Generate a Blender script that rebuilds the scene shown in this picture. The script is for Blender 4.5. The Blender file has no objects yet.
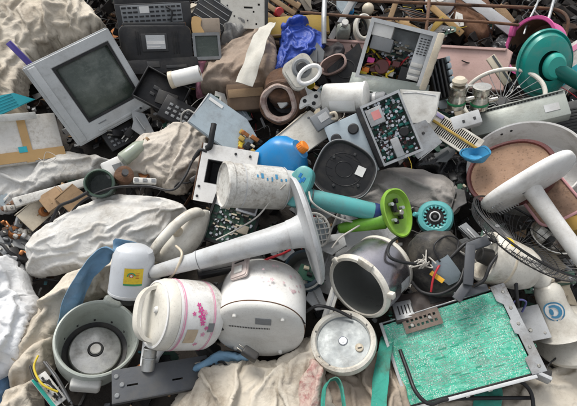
import bpy, bmesh, math, random, zlib
import numpy as np
from mathutils import Vector, Matrix, noise, geometry

# ------------------------------------------------------------------ camera, sky, sun, exposure
FPX, CX, CY = 420.0, 288.5, 203.0            # focal length in photo pixels, photo centre
PITCH, SLOPE = math.radians(42), math.radians(18)
CAM = Vector((0, 0, 1.66))
RT = Vector((1, 0, 0))
UP = Vector((0, math.sin(PITCH), math.cos(PITCH)))
BK = Vector((0, -math.cos(PITCH), math.sin(PITCH)))
sc = bpy.context.scene
col = sc.collection
cd = bpy.data.cameras.new('camera')
cd.sensor_fit = 'HORIZONTAL'; cd.sensor_width = 36.0; cd.lens = 36.0*FPX/577.0
cd.clip_start = 0.05; cd.clip_end = 500
co = bpy.data.objects.new('camera', cd); col.objects.link(co)
co.location = CAM; co.rotation_euler = (math.pi/2-PITCH, 0, 0)
sc.camera = co

SUN_EL, SUN_AZ = math.radians(62), math.radians(-35)   # high, from behind-left of the heap
w = bpy.data.worlds.new('World'); sc.world = w; w.use_nodes = True
nt = w.node_tree; nt.nodes.clear()
sky = nt.nodes.new('ShaderNodeTexSky'); sky.sky_type = 'NISHITA'; sky.sun_disc = False
sky.sun_elevation = SUN_EL; sky.sun_rotation = SUN_AZ
sky.air_density = 1.0; sky.dust_density = 3.0; sky.ozone_density = 1.0
hs = nt.nodes.new('ShaderNodeHueSaturation'); hs.inputs['Saturation'].default_value = 0.25
bg = nt.nodes.new('ShaderNodeBackground'); bg.inputs['Strength'].default_value = 0.13
wo = nt.nodes.new('ShaderNodeOutputWorld')
nt.links.new(sky.outputs[0], hs.inputs['Color']); nt.links.new(hs.outputs[0], bg.inputs[0]); nt.links.new(bg.outputs[0], wo.inputs[0])
sl = bpy.data.lights.new('sun', 'SUN'); sl.energy = 1.5; sl.angle = math.radians(20); sl.color = (1, .97, .92)
so = bpy.data.objects.new('sun', sl); col.objects.link(so)
sd = Vector((math.sin(SUN_AZ)*math.cos(SUN_EL), math.cos(SUN_AZ)*math.cos(SUN_EL), math.sin(SUN_EL)))
so.rotation_euler = sd.to_track_quat('Z', 'Y').to_euler(); so.location = sd*6
sc.view_settings.view_transform = 'Standard'; sc.view_settings.look = 'None'
sc.view_settings.gamma = 1.0; sc.view_settings.exposure = 0.86
sc.view_settings.use_curve_mapping = False

# ------------------------------------------------------------------ geometry of the heap
EX = RT.copy(); EY = Vector((0, math.cos(SLOPE), math.sin(SLOPE))); NN = EX.cross(EY)
C0 = CAM - BK*1.66                                   # heap point under the photo centre
def ray(px, py): return RT*((px-CX)/FPX) + UP*(-(py-CY)/FPX) - BK
def hit(px, py, o, n):
    d = ray(px, py); return CAM + d*((o-CAM).dot(n)/d.dot(n))
def P(px, py, h=0.0): return hit(px, py, C0+NN*h, NN)   # a point of the heap surface raised by h
def depth(p): return -(p-CAM).dot(BK)
def mpp(px, py, h=0.0): return depth(P(px, py, h))/FPX   # metres per photo pixel there
def cv(v): return (RT*v[0] + UP*v[1] + BK*v[2]).normalized()   # right, up, towards viewer -> world direction
def mtx(o, z, x):
    z = z.normalized(); x = (x - z*x.dot(z)).normalized(); y = z.cross(x)
    return Matrix(((x[0], y[0], z[0], o[0]), (x[1], y[1], z[1], o[1]), (x[2], y[2], z[2], o[2]), (0, 0, 0, 1)))
def fr(px, py, h=0.0, z=(0, .5, .866), x=(1, 0, 0)):
    return mtx(P(px, py, h), cv(z), cv(x))
HEAPF = mtx(C0, NN, EX)
def uv_of(p): q = p-C0; return q.dot(EX), q.dot(EY)

# ------------------------------------------------------------------ materials
MATS = {}
def mat(name, c, rough=.55, dirt=.35, dc=(.09, .07, .05), sc_=9.0, metal=0.0, bump=.08, c2=None, bs=60, alpha=1.0, trans=0.0, spec=.4, speck=0.0, fine=True):
    if name in MATS: return MATS[name]
    m = bpy.data.materials.new(name); m.use_nodes = True
    n = m.node_tree.nodes; L = m.node_tree.links; b = n['Principled BSDF']
    def N(t, **k):
        q = n.new(t)
        for a, v in k.items(): setattr(q, a, v)
        return q
    tc = N('ShaderNodeTexCoord'); oi = N('ShaderNodeObjectInfo')
    ad = N('ShaderNodeVectorMath', operation='ADD'); mu = N('ShaderNodeVectorMath', operation='SCALE')
    L.new(oi.outputs['Location'], mu.inputs[0]); mu.inputs['Scale'].default_value = 3.7
    L.new(tc.outputs['Object'], ad.inputs[0]); L.new(mu.outputs[0], ad.inputs[1])
    def noi(s, d, r=.6, off=0):
        q = N('ShaderNodeTexNoise'); q.inputs['Scale'].default_value = s; q.inputs['Detail'].default_value = d; q.inputs['Roughness'].default_value = r
        L.new(ad.outputs[0], q.inputs['Vector']); return q
    def ramp(src, a, bb, ca=(0, 0, 0, 1), cb=(1, 1, 1, 1)):
        r = N('ShaderNodeValToRGB'); r.color_ramp.elements[0].position = a; r.color_ramp.elements[1].position = bb
        r.color_ramp.elements[0].color = ca; r.color_ramp.elements[1].color = cb; L.new(src, r.inputs[0]); return r
    def mix(fac, a, bcol, f=None):
        x = N('ShaderNodeMix', data_type='RGBA')
        if fac is not None: L.new(fac, x.inputs[0])
        if f is not None: x.inputs[0].default_value = f
        for s, v in ((x.inputs[6], a), (x.inputs[7], bcol)):
            if isinstance(v, tuple): s.default_value = (*v[:3], 1)
            else: L.new(v, s)
        return x.outputs[2]
    def mul(a, k):
        q = N('ShaderNodeMath', operation='MULTIPLY'); L.new(a, q.inputs[0])
        if isinstance(k, float): q.inputs[1].default_value = k
        else: L.new(k, q.inputs[1])
        return q.outputs[0]
    base = c
    n1 = noi(sc_*.35, 4)
    if c2 is None: c2 = tuple(v*.82 for v in c)
    r1 = ramp(n1.outputs[0], .35, .68)
    out = mix(r1.outputs[0], c, c2)
    if dirt > 0:
        rv = N('ShaderNodeMapRange'); rv.inputs['To Min'].default_value = .35; rv.inputs['To Max'].default_value = 1.45; L.new(oi.outputs['Random'], rv.inputs['Value'])
        n2 = noi(sc_, 7, .68); r2 = ramp(n2.outputs[0], .47, .72)
        out = mix(mul(mul(r2.outputs[0], float(dirt)), rv.outputs[0]), out, dc)
        if fine:
            n3 = noi(sc_*20, 4, .75); r3 = ramp(n3.outputs[0], .56, .76); out = mix(mul(r3.outputs[0], float(min(1, dirt*.9))), out, tuple(v*.7 for v in dc))
            mp = N('ShaderNodeMapping'); mp.inputs['Rotation'].default_value = (.4, .3, .7); mp.inputs['Scale'].default_value = (1, 7, 3); L.new(ad.outputs[0], mp.inputs[0])
            n4 = N('ShaderNodeTexNoise'); n4.inputs['Scale'].default_value = sc_*2.2; n4.inputs['Detail'].default_value = 5; L.new(mp.outputs[0], n4.inputs['Vector'])
            r4 = ramp(n4.outputs[0], .60, .78); out = mix(mul(r4.outputs[0], float(min(1, dirt*.45))), out, dc)
            # grime: dense specks that come in patches, and thin scratch lines
            pa = noi(sc_*.5, 4, .55); pr = ramp(pa.outputs[0], .50, .63); gr = noi(sc_*7, 8, .8); g2 = ramp(gr.outputs[0], .48, .68)
            out = mix(mul(mul(mul(pr.outputs[0], g2.outputs[0]), float(min(1, dirt*1.35))), rv.outputs[0]), out, tuple(v*.75 for v in dc))
            ns = N('ShaderNodeTexNoise'); ns.normalize = False; ns.inputs['Scale'].default_value = sc_*1.6; ns.inputs['Detail'].default_value = 1.5; ns.inputs['Distortion'].default_value = .2
            m3 = N('ShaderNodeMapping'); m3.inputs['Rotation'].default_value = (.2, .9, 1.3); m3.inputs['Scale'].default_value = (1, 5, 2.5); L.new(ad.outputs[0], m3.inputs[0]); L.new(m3.outputs[0], ns.inputs['Vector'])
            ab = N('ShaderNodeMath', operation='ABSOLUTE'); L.new(ns.outputs[0], ab.inputs[0]); rs = ramp(ab.outputs[0], .0, .012, (1, 1, 1, 1), (0, 0, 0, 1))
            out = mix(mul(mul(rs.outputs[0], g2.outputs[0]), float(min(1, dirt*1.2))), out, dc)
            n5 = noi(sc_*.55, 5, .6); r5 = ramp(n5.outputs[0], .55, .8); out = mix(mul(r5.outputs[0], float(min(1, dirt*1.1))), out, tuple(v*.8 for v in dc))
    if speck > 0:
        v = N('ShaderNodeTexVoronoi'); v.inputs['Scale'].default_value = 90; L.new(ad.outputs[0], v.inputs['Vector'])
        r4 = ramp(v.outputs['Distance'], .18, .3, (1, 1, 1, 1), (0, 0, 0, 1))
        out = mix(mul(r4.outputs[0], float(speck)), out, dc)
    L.new(out, b.inputs['Base Color'])
    b.inputs['Metallic'].default_value = metal
    nr = noi(sc_*1.7, 5); rr = ramp(nr.outputs[0], .3, .75, (max(.05, rough-.13),)*3+(1,), (min(1, rough+.22),)*3+(1,))
    L.new(rr.outputs[0], b.inputs['Roughness'])
    b.inputs['Specular IOR Level'].default_value = spec
    if alpha < 1: b.inputs['Alpha'].default_value = alpha
    if trans > 0: b.inputs['Transmission Weight'].default_value = trans
    if bump > 0:
        bp = N('ShaderNodeBump'); bp.inputs['Strength'].default_value = bump; bp.inputs['Distance'].default_value = .01
        nb = noi(bs, 5, .65); L.new(nb.outputs[0], bp.inputs['Height']); L.new(bp.outputs[0], b.inputs['Normal'])
    MATS[name] = m
    return m

def cloth_mat(name, c, c2, dc, dirt=.5, sc_=6.0, weave=True, rough=.8, spec=.25, sheen=0.1, bump=.07, facet=.02, crease=.28):
    """woven plastic / cotton cloth: stains of two sizes, fine crinkle relief"""
    m = mat(name, c, rough, dirt, dc, sc_, 0, 0, c2, spec=spec, fine=False)
    n = m.node_tree.nodes; L = m.node_tree.links; b = n['Principled BSDF']
    tc = n.new('ShaderNodeTexCoord')
    nb = n.new('ShaderNodeTexNoise'); nb.inputs['Scale'].default_value = 26; nb.inputs['Detail'].default_value = 5; nb.inputs['Roughness'].default_value = .55; nb.noise_type = 'RIDGED_MULTIFRACTAL'; nb.normalize = True; nb.inputs['Distortion'].default_value = .35
    L.new(tc.outputs['Object'], nb.inputs['Vector'])
    bp = n.new('ShaderNodeBump'); bp.inputs['Strength'].default_value = bump; bp.inputs['Distance'].default_value = .012
    L.new(nb.outputs[0], bp.inputs['Height'])
    # crumpled facets: every Voronoi cell is a small tilted plane
    nd = n.new('ShaderNodeTexNoise'); nd.inputs['Scale'].default_value = 8; nd.inputs['Detail'].default_value = 2; L.new(tc.outputs['Object'], nd.inputs['Vector'])
    ds = n.new('ShaderNodeVectorMath'); ds.operation = 'SCALE'; ds.inputs['Scale'].default_value = .05; L.new(nd.outputs['Color'], ds.inputs[0])
    dv = n.new('ShaderNodeVectorMath'); dv.operation = 'ADD'; L.new(tc.outputs['Object'], dv.inputs[0]); L.new(ds.outputs[0], dv.inputs[1])
    hs_ = []
    for sc2, k2 in ((13, facet), (34, facet*.9), (80, facet*.6)):
        vo = n.new('ShaderNodeTexVoronoi'); vo.inputs['Scale'].default_value = sc2; L.new(dv.outputs[0], vo.inputs['Vector'])
        a_ = n.new('ShaderNodeVectorMath'); a_.operation = 'SUBTRACT'; L.new(dv.outputs[0], a_.inputs[0]); L.new(vo.outputs['Position'], a_.inputs[1])
        c_ = n.new('ShaderNodeVectorMath'); c_.operation = 'SUBTRACT'; L.new(vo.outputs['Color'], c_.inputs[0]); c_.inputs[1].default_value = (.5, .5, .5)
        d_ = n.new('ShaderNodeVectorMath'); d_.operation = 'DOT_PRODUCT'; L.new(a_.outputs[0], d_.inputs[0]); L.new(c_.outputs[0], d_.inputs[1])
        m_ = n.new('ShaderNodeMath'); m_.operation = 'MULTIPLY'; L.new(d_.outputs['Value'], m_.inputs[0]); m_.inputs[1].default_value = k2; hs_.append(m_)
    s_ = n.new('ShaderNodeMath'); s_.operation = 'ADD'; L.new(hs_[0].outputs[0], s_.inputs[0]); L.new(hs_[1].outputs[0], s_.inputs[1])
    s2 = n.new('ShaderNodeMath'); s2.operation = 'ADD'; L.new(s_.outputs[0], s2.inputs[0]); L.new(hs_[2].outputs[0], s2.inputs[1])
    # thin sharp crease lines: where a smooth noise crosses zero
    hl = s2.outputs[0]
    for sc3, amp3 in ((7, .0036), (16, .0024), (38, .0013)):
        nz = n.new('ShaderNodeTexNoise'); nz.normalize = False; nz.inputs['Scale'].default_value = sc3; nz.inputs['Detail'].default_value = 1.2; nz.inputs['Distortion'].default_value = .5; L.new(dv.outputs[0], nz.inputs['Vector'])
        ab = n.new('ShaderNodeMath'); ab.operation = 'ABSOLUTE'; L.new(nz.outputs[0], ab.inputs[0])
        rr = n.new('ShaderNodeMapRange'); rr.inputs['From Min'].default_value = 0; rr.inputs['From Max'].default_value = .22; rr.inputs['To Min'].default_value = amp3*crease; rr.inputs['To Max'].default_value = 0; L.new(ab.outputs[0], rr.inputs['Value'])
        ad_ = n.new('ShaderNodeMath'); ad_.operation = 'ADD'; L.new(hl, ad_.inputs[0]); L.new(rr.outputs[0], ad_.inputs[1]); hl = ad_.outputs[0]
    bf = n.new('ShaderNodeBump'); bf.inputs['Strength'].default_value = 1; bf.inputs['Distance'].default_value = 1
    L.new(hl, bf.inputs['Height']); L.new(bp.outputs[0], bf.inputs['Normal']); bp = bf
    if weave:
        wv = n.new('ShaderNodeTexChecker'); wv.inputs['Scale'].default_value = 330; L.new(tc.outputs['Object'], wv.inputs['Vector'])
        b2 = n.new('ShaderNodeBump'); b2.inputs['Strength'].default_value = .2; b2.inputs['Distance'].default_value = .002
        L.new(wv.outputs['Fac'], b2.inputs['Height']); L.new(bp.outputs[0], b2.inputs['Normal']); L.new(b2.outputs[0], b.inputs['Normal'])
    else: L.new(bp.outputs[0], b.inputs['Normal'])
    return m

# ------------------------------------------------------------------ mesh helpers (all add into a bmesh)
def BM(): return bmesh.new()
def _add(dst, src, M=None):
    me = bpy.data.meshes.new('t')
    if M is not None: bmesh.ops.transform(src, matrix=M, verts=src.verts)
    src.to_mesh(me); src.free(); dst.from_mesh(me); bpy.data.meshes.remove(me)
def box(bm, c, s, bev=0.0, M=None, seg=2, taper=None):
    b = BM(); bmesh.ops.create_cube(b, size=1)
    for v in b.verts:
        k = 1.0
        if taper and v.co.z > 0: v.co.x *= taper[0]; v.co.y *= taper[1]
        v.co = Vector((v.co.x*s[0], v.co.y*s[1], v.co.z*s[2]))
    if bev > 0: bmesh.ops.bevel(b, geom=list(b.edges), offset=bev, segments=seg, affect='EDGES', profile=.5)
    T = Matrix.Translation(c)
    _add(bm, b, (M @ T) if M is not None else T); return bm
def lathe(bm, prof, seg=40, M=None, sx=1.0, sy=1.0, cap0=False, cap1=False, a0=0, a1=2*math.pi):
    b = BM(); rings = []; full = abs(a1-a0-2*math.pi) < 1e-6; ns = seg if full else seg+1
    for r, z in prof:
        rings.append([b.verts.new((math.cos(a0+(a1-a0)*i/seg)*r*sx, math.sin(a0+(a1-a0)*i/seg)*r*sy, z)) for i in range(ns)])
    for a, c in zip(rings, rings[1:]):
        for i in range(seg):
            j = (i+1) % ns; b.faces.new((a[i], a[j], c[j], c[i]))
    if cap0: b.faces.new(list(reversed(rings[0])))
    if cap1: b.faces.new(rings[-1])
    bmesh.ops.remove_doubles(b, verts=b.verts, dist=1e-6)
    bmesh.ops.recalc_face_normals(b, faces=b.faces)
    _add(bm, b, M); return bm
def cyl(bm, a, c, r0, r1=None, seg=20, bev=0.0):
    a = Vector(a); c = Vector(c); d = c-a; L = d.length; r1 = r0 if r1 is None else r1
    e = min(bev, L*.4)
    prof = [(0, 0), (r0-e, 0), (r0, e), (r1, L-e), (r1-e, L), (0, L)] if e > 0 else [(0, 0), (r0, 0), (r1, L), (0, L)]
    M = Matrix.Translation(a) @ d.to_track_quat('Z', 'Y').to_matrix().to_4x4()
    return lathe(bm, prof, seg, M)
def crom(pts, n=6, closed=False):
    pts = [Vector(p) for p in pts]; N = len(pts); out = []
    for i in range(N if closed else N-1):
        if closed: p0, p1, p2, p3 = (pts[(i+k-1) % N] for k in range(4))
        else: p0, p1, p2, p3 = pts[max(i-1, 0)], pts[i], pts[i+1], pts[min(i+2, N-1)]
        for k in range(n):
            t = k/n
            out.append(.5*((2*p1)+(p2-p0)*t+(2*p0-5*p1+4*p2-p3)*t*t+(3*p1-p0-3*p2+p3)*t**3))
    if not closed: out.append(pts[-1].copy())
    return out
def tube(bm, pts, r, seg=8, closed=False, r2=None):
    pts = [Vector(p) for p in pts]; N = len(pts); rings = []
    up = Vector((.13, .21, .97)).normalized(); b = BM(); nrm = None
    for i, p in enumerate(pts):
        t = (pts[(i+1) % N]-pts[i-1]) if closed else (pts[min(i+1, N-1)]-pts[max(i-1, 0)])
        if t.length < 1e-9: t = Vector((0, 0, 1))
        t.normalize()
        if nrm is None: nrm = (up-t*up.dot(t)).normalized()
        else:
            nrm = nrm-t*nrm.dot(t)
            nrm = nrm.normalized() if nrm.length > 1e-6 else t.orthogonal().normalized()
        bi = t.cross(nrm); rr = r if r2 is None else r+(r2-r)*i/(N-1)
        rings.append([b.verts.new(p+(nrm*math.cos(2*math.pi*k/seg)+bi*math.sin(2*math.pi*k/seg))*rr) for k in range(seg)])
    for i in range(N if closed else N-1):
        a, c = rings[i], rings[(i+1) % N]
        for k in range(seg): b.faces.new((a[k], a[(k+1) % seg], c[(k+1) % seg], c[k]))
    if not closed: b.faces.new(list(reversed(rings[0]))); b.faces.new(rings[-1])
    bmesh.ops.recalc_face_normals(b, faces=b.faces)
    _add(bm, b); return bm
def prism(bm, pts, z0, z1, bev=0.0, M=None, seg=2):
    b = BM(); vs = [b.verts.new((p[0], p[1], z0)) for p in pts]; f = b.faces.new(vs)
    r = bmesh.ops.extrude_face_region(b, geom=[f]); vv = [g for g in r['geom'] if isinstance(g, bmesh.types.BMVert)]
    bmesh.ops.translate(b, verts=vv, vec=(0, 0, z1-z0)); bmesh.ops.recalc_face_normals(b, faces=b.faces)
    if bev > 0: bmesh.ops.bevel(b, geom=[e for e in b.edges if abs(e.verts[0].co.z-e.verts[1].co.z) < 1e-7], offset=bev, segments=seg, affect='EDGES')
    _add(bm, b, M); return bm
def rrect(wx, wy, r, n=6):
    o = []
    for cx, cy, a in ((wx/2-r, wy/2-r, 0), (-wx/2+r, wy/2-r, 90), (-wx/2+r, -wy/2+r, 180), (wx/2-r, -wy/2+r, 270)):
        for k in range(n+1):
            t = math.radians(a+90*k/n); o.append((cx+r*math.cos(t), cy+r*math.sin(t)))
    return o
def ell(a, b, n=40, p=2.0, egg=0.0):
    o = []
    for k in range(n):
        t = 2*math.pi*k/n; c, s = math.cos(t), math.sin(t)
        x = math.copysign(abs(c)**(2/p), c)*a; y = math.copysign(abs(s)**(2/p), s)*b
        o.append((x, y*(1+egg*x/a)))
    return o
def loft(bm, sections, M=None, cap0=True, cap1=True):
    """sections: list of lists of 3-D points with equal counts"""
    b = BM(); rs = [[b.verts.new(p) for p in s] for s in sections]; n = len(sections[0])
    for a, c in zip(rs, rs[1:]):
        for i in range(n): b.faces.new((a[i], a[(i+1) % n], c[(i+1) % n], c[i]))
    if cap0: b.faces.new(list(reversed(rs[0])))
    if cap1: b.faces.new(rs[-1])
    bmesh.ops.remove_doubles(b, verts=b.verts, dist=1e-6)
    bmesh.ops.recalc_face_normals(b, faces=b.faces); _add(bm, b, M); return bm
def dent(bm, amp, scale, seed=0.0):
    for v in bm.verts:
        q = v.co*scale+Vector((seed, seed*1.7, -seed)); v.co += noise.noise_vector(q)*amp
    return bm
def sub(bm, n=1):
    bmesh.ops.subdivide_edges(bm, edges=list(bm.edges), cuts=n, use_grid_fill=True); return bm

def me_from(bm, m, name, ang=35):
    me = bpy.data.meshes.new(name); bm.to_mesh(me); bm.free()
    me.materials.append(m)
    me.polygons.foreach_set('use_smooth', [True]*len(me.polygons))
    if ang < 180: me.set_sharp_from_angle(angle=math.radians(ang))
    return me
PIECES = dict(screws='screw', bracket_screws='screw', wall_clips='wall_clip', studs='stud', feet='foot', bolts='bolt', rivets='rivet', lid_pins='lid_pin', fixing_tabs='fixing_tab', fittings='fitting', clips='clip', controls='control', sockets='socket', knockouts='knockout', bolt_holes='bolt_hole', rivet_holes='rivet_hole', screw_posts='screw_post', drive_covers='drive_cover', vent_ribs='vent_rib', vent_slots='vent_slot', moulded_ribs='moulded_rib', nail='nail', tape_strip='tape_strip', blue_mark='blue_mark', hole_lining='hole_lining')
def islands(bm):
    bm.verts.ensure_lookup_table(); seen = set(); out = []
    for v in bm.verts:
        if v in seen: continue
        st = [v]; seen.add(v); g = []
        while st:
            q = st.pop(); g.append(q)
            for e in q.link_edges:
                w_ = e.other_vert(q)
                if w_ not in seen: seen.add(w_); st.append(w_)
        out.append(g)
    return out
def obj(name, bm, m, parent=None, M=None, ang=35):
    if name in PIECES and parent is not None:                # every screw, clip or slot is a piece of its own
        last = None
        for g in islands(bm):
            ix = {v: i for i, v in enumerate(g)}; c = sum((v.co for v in g), Vector())/len(g)
            fs = [[ix[v] for v in f.verts] for f in {f for v in g for f in v.link_faces}]
            b2 = BM(); vs = [b2.verts.new(v.co-c) for v in g]
            for f in fs: b2.faces.new([vs[i] for i in f])
            last = bpy.data.objects.new(PIECES[name], me_from(b2, m, PIECES[name], ang)); col.objects.link(last); last.parent = parent
            last.matrix_local = (M or Matrix()) @ Matrix.Translation(c)
        bm.free(); return last
    o = bpy.data.objects.new(name, me_from(bm, m, name, ang)); col.objects.link(o)
    if parent is not None: o.parent = parent
    if M is not None: o.matrix_local = M
    return o
def tag(o, label=None, cat=None, group=None, kind=None):
    if label: o['label'] = label
    if cat: o['category'] = cat
    if group: o['group'] = group
    if kind: o['kind'] = kind
    return o
def thing(name, label, cat, M, group=None):
    o = bpy.data.objects.new(name, None); col.objects.link(o); o.empty_display_size = .05
    o.matrix_world = M; return tag(o, label, cat, group)
def single(name, label, cat, bm, m, M=None, group=None, ang=35):
    return tag(obj(name, bm, m, None, M, ang), label, cat, group)
def cable(name, label, pxs, r, m, group=None, parent=None, cat='cable', n=8):
    """pxs: (px, py, h) along the cable as it lies on the heap"""
    pts = crom([P(*q) for q in pxs], n); c = pts[0].copy(); b = BM(); tube(b, [p-c for p in pts], r, 8)
    return single(name, label, cat, b, m, Matrix.Translation(c), group, 60)
# ------------------------------------------------------------------ sacks and cloths: a small cloth solver lets a sheet that is too wide settle over its filling
def vnoise(Q, f, seed):
    return np.array([noise.noise(Vector((u*f, v*f, seed))) for u, v in Q])
def creases(Q, n, fold, jit, wl, ww, amp, rng, gather=None, warp=.012, seed=0):
    """n tapered creases with sharp crests, most of them running along `fold` (or fanning out of `gather`)"""
    Wx = vnoise(Q, 9, seed+.3)*warp; Wy = vnoise(Q, 9, seed+5.3)*warp
    X = Q[:, 0]+Wx; Y = Q[:, 1]+Wy; h = np.zeros(len(Q)); lo = Q.min(0); hi = Q.max(0)
    for _ in range(n):
        c = lo+(hi-lo)*rng.random(2)
        if gather is not None and rng.random() < .75:
            a = math.atan2(c[1]-gather[1], c[0]-gather[0])+rng.normal(0, jit*.5)
        else: a = fold+rng.normal(0, jit)
        L = wl*(.4+1.2*rng.random()); w = ww*(.5+rng.random()); A = amp*(.35+.9*rng.random())*(1 if rng.random() < .62 else -.8)
        ca, sa = math.cos(a), math.sin(a); al = (X-c[0])*ca+(Y-c[1])*sa; ac = -(X-c[0])*sa+(Y-c[1])*ca
        ac = ac+al*al*rng.normal(0, 1.1)
        side = 1+.9*np.tanh(ac/w*2)*(1 if rng.random() < .5 else -1)       # one flank steeper than the other
        ws = w*np.maximum(side, .45)*2.2; e = w*.16; tn = (1-np.sqrt(ac*ac+e*e)/ws)*np.clip(1.25-np.abs(al/L)**1.6, 0, 1); h += A*np.where(tn > 8e-2, tn, .08*np.exp((tn-.08)/.08))
    return h
def settle(V, z, pin, tris, fold, wide, along, slab, steps, bend, seed, its=3, lat=.006):
    """grow a sheet that lies on its filling until it buckles into folds no higher than the slack"""
    n = len(V); T = np.array(tris)
    E = np.unique(np.sort(np.vstack([T[:, [0, 1]], T[:, [1, 2]], T[:, [2, 0]]]), 1), axis=0)
    half = {}; bl = []
    for t in T:
        for a, b_, c in ((t[0], t[1], t[2]), (t[1], t[2], t[0]), (t[2], t[0], t[1])):
            k = (a, b_) if a < b_ else (b_, a)
            if k in half: bl.append((half[k], c))
            else: half[k] = c
    Bd = np.array(bl); ca, sa = math.cos(fold), math.sin(fold)
    X = np.column_stack([V, z]); X0 = X.copy()
    def lens(ED, g):
        d = X0[ED[:, 1]]-X0[ED[:, 0]]; al = (d[:, 0]*ca+d[:, 1]*sa)*(1+(along-1)*g); ac = (-d[:, 0]*sa+d[:, 1]*ca)*(1+(wide-1)*g)
        return np.sqrt(al*al+ac*ac+(d[:, 2]*(1+((wide+along)/2-1)*g))**2)
    I = np.concatenate([E[:, 0], Bd[:, 0]]); J = np.concatenate([E[:, 1], Bd[:, 1]]); K = np.concatenate([np.ones(len(E)), np.full(len(Bd), bend)])
    rel_ = 1.2/np.maximum(np.bincount(I, K, n)+np.bincount(J, K, n), 1e-6)*2
    rng = np.random.default_rng(seed)
    nz = vnoise(V, 14, seed+.7)*.5+vnoise(V, 40, seed+3.3)*.5
    X[:, 2] += np.where(pin, 0, slab*(.5+.5*nz)*np.minimum(1, z/.02)); fix = X[pin].copy(); Xp = X.copy()
    lo = z-.004; hi = z+slab
    for s in range(steps):
        g = min(1, (s+1)/(steps*.7)); R0 = np.concatenate([lens(E, g), lens(Bd, g)]) if s % 4 == 0 or s == 0 else R0
        v = (X-Xp)*.9; Xp = X.copy(); X = X+v; X[:, 2] -= .00005
        for _ in range(its):
            d = X[J]-X[I]; l = np.linalg.norm(d, axis=1)+1e-12; c = d*(K*(l-R0)/l*.5)[:, None]
            for a in range(3): X[:, a] += (np.bincount(I, c[:, a], n)-np.bincount(J, c[:, a], n))*rel_
            X[pin] = fix
        X[:, 2] = np.clip(X[:, 2], lo, hi); X[:, :2] = np.clip(X[:, :2], V-lat, V+lat); X[pin] = fix
    return X
def sack(name, label, cat, outline, H, m, sp=.008, fold=0.0, jit=.5, base=0.0, R=.09, seed=0, group=None, hf=None, lump=.02, big=14, small=60, amp=.02, wl=.16, ww=.016, gather=None, rag=.01, wide=1.14, along=1.05, slack=.017, steps=110, bend=.3):
    pts = crom([(x, y, 0) for x, y in outline], 8, True)
    uv = [uv_of(P(p.x, p.y, base)) for p in pts]
    poly = []
    for a, b_ in zip(uv, uv[1:]+uv[:1]):                     # even boundary spacing
        n = max(1, int(math.hypot(b_[0]-a[0], b_[1]-a[1])/sp))
        for k in range(n): poly.append((a[0]+(b_[0]-a[0])*k/n, a[1]+(b_[1]-a[1])*k/n))
    A = np.array(poly); c = A.mean(0); A = A-c
    rng = np.random.default_rng(seed*7+len(name))
    x0, y0 = A.min(0); x1, y1 = A.max(0)
    gx, gy = np.meshgrid(np.arange(x0, x1, sp), np.arange(y0, y1, sp*.866)); gx[1::2] += sp/2
    G = np.stack([gx.ravel(), gy.ravel()], 1)+rng.normal(0, sp*.13, (gx.size, 2))
    B2 = np.roll(A, -1, 0)
    def dist(Q):
        dm = np.full(len(Q), 9.0)
        for a, b_ in zip(A, B2):
            d = b_-a; t = np.clip(((Q-a)@d)/max(d@d, 1e-12), 0, 1); dm = np.minimum(dm, np.hypot(*(Q-a-t[:, None]*d).T))
        return dm
    ins = np.zeros(len(G), bool)
    for a, b_ in zip(A, B2):
        cr = ((a[1] > G[:, 1]) != (b_[1] > G[:, 1]))
        with np.errstate(divide='ignore', invalid='ignore'):
            ins ^= cr & (G[:, 0] < (b_[0]-a[0])*(G[:, 1]-a[1])/(b_[1]-a[1])+a[0])
    G = G[ins & (dist(G) > sp*.55)]
    nb = len(A)
    vs, es, fs, *_ = geometry.delaunay_2d_cdt([Vector(q) for q in np.vstack([A, G])], [(i, (i+1) % nb) for i in range(nb)], [], 1, 1e-5)
    V = np.array([tuple(q) for q in vs]); fs = [tuple(f) for f in fs if len(f) == 3]
    used = np.zeros(len(V), bool); used[np.unique(np.array(fs))] = True
    re = np.cumsum(used)-1; V = V[used]; fs = [tuple(int(re[i]) for i in f) for f in fs]
    D = dist(V); pin = D < 1e-5
    q = np.clip(D/R, 0, 1); z = H*np.sqrt(np.clip(1-(1-q)**2, 0, 1))
    if gather is not None: g_ = uv_of(P(*gather, base)); gather = (g_[0]-c[0], g_[1]-c[1])
    k = np.minimum(1, q*1.7)
    z += vnoise(V, 5, seed*3.1)*lump*k + vnoise(V, 11, seed*1.7+4)*lump*.22*k
    if hf: z += np.array([hf(u+c[0], v+c[1]) for u, v in V])*k
    if big: z += creases(V, max(2, big//5), fold, jit, wl, ww, amp, rng, gather, .008, seed)*np.minimum(1, .25+q*2)
    z[pin] = 0
    sl_ = slack*(.25+.75*np.clip(vnoise(V, 6, seed+31)*1.9+.5, 0, 1))*np.minimum(1, q*2)
    X = settle(V, z, pin, fs, fold, wide, along, sl_, steps, bend, seed)
    X[:, 0] += vnoise(V, 18, seed+11)*rag; X[:, 1] += vnoise(V, 18, seed+21)*rag
    n = len(V); low = ~pin; new = np.arange(n); new[low] = n+np.arange(low.sum())
    bot = X[low].copy(); bot[:, 2] = np.minimum(-.3*np.abs(bot[:, 2])-.004, bot[:, 2]-.004)
    F = fs+[tuple(int(new[i]) for i in reversed(f)) for f in fs]
    nm = bpy.data.meshes.new(name); nm.from_pydata(np.vstack([X, bot]).tolist(), [], F); nm.materials.append(m)
    nm.polygons.foreach_set('use_smooth', [True]*len(F))
    o = bpy.data.objects.new(name, nm); col.objects.link(o)
    o.matrix_world = HEAPF @ Matrix.Translation((c[0], c[1], base))
    return tag(o, label, cat, group)
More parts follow.
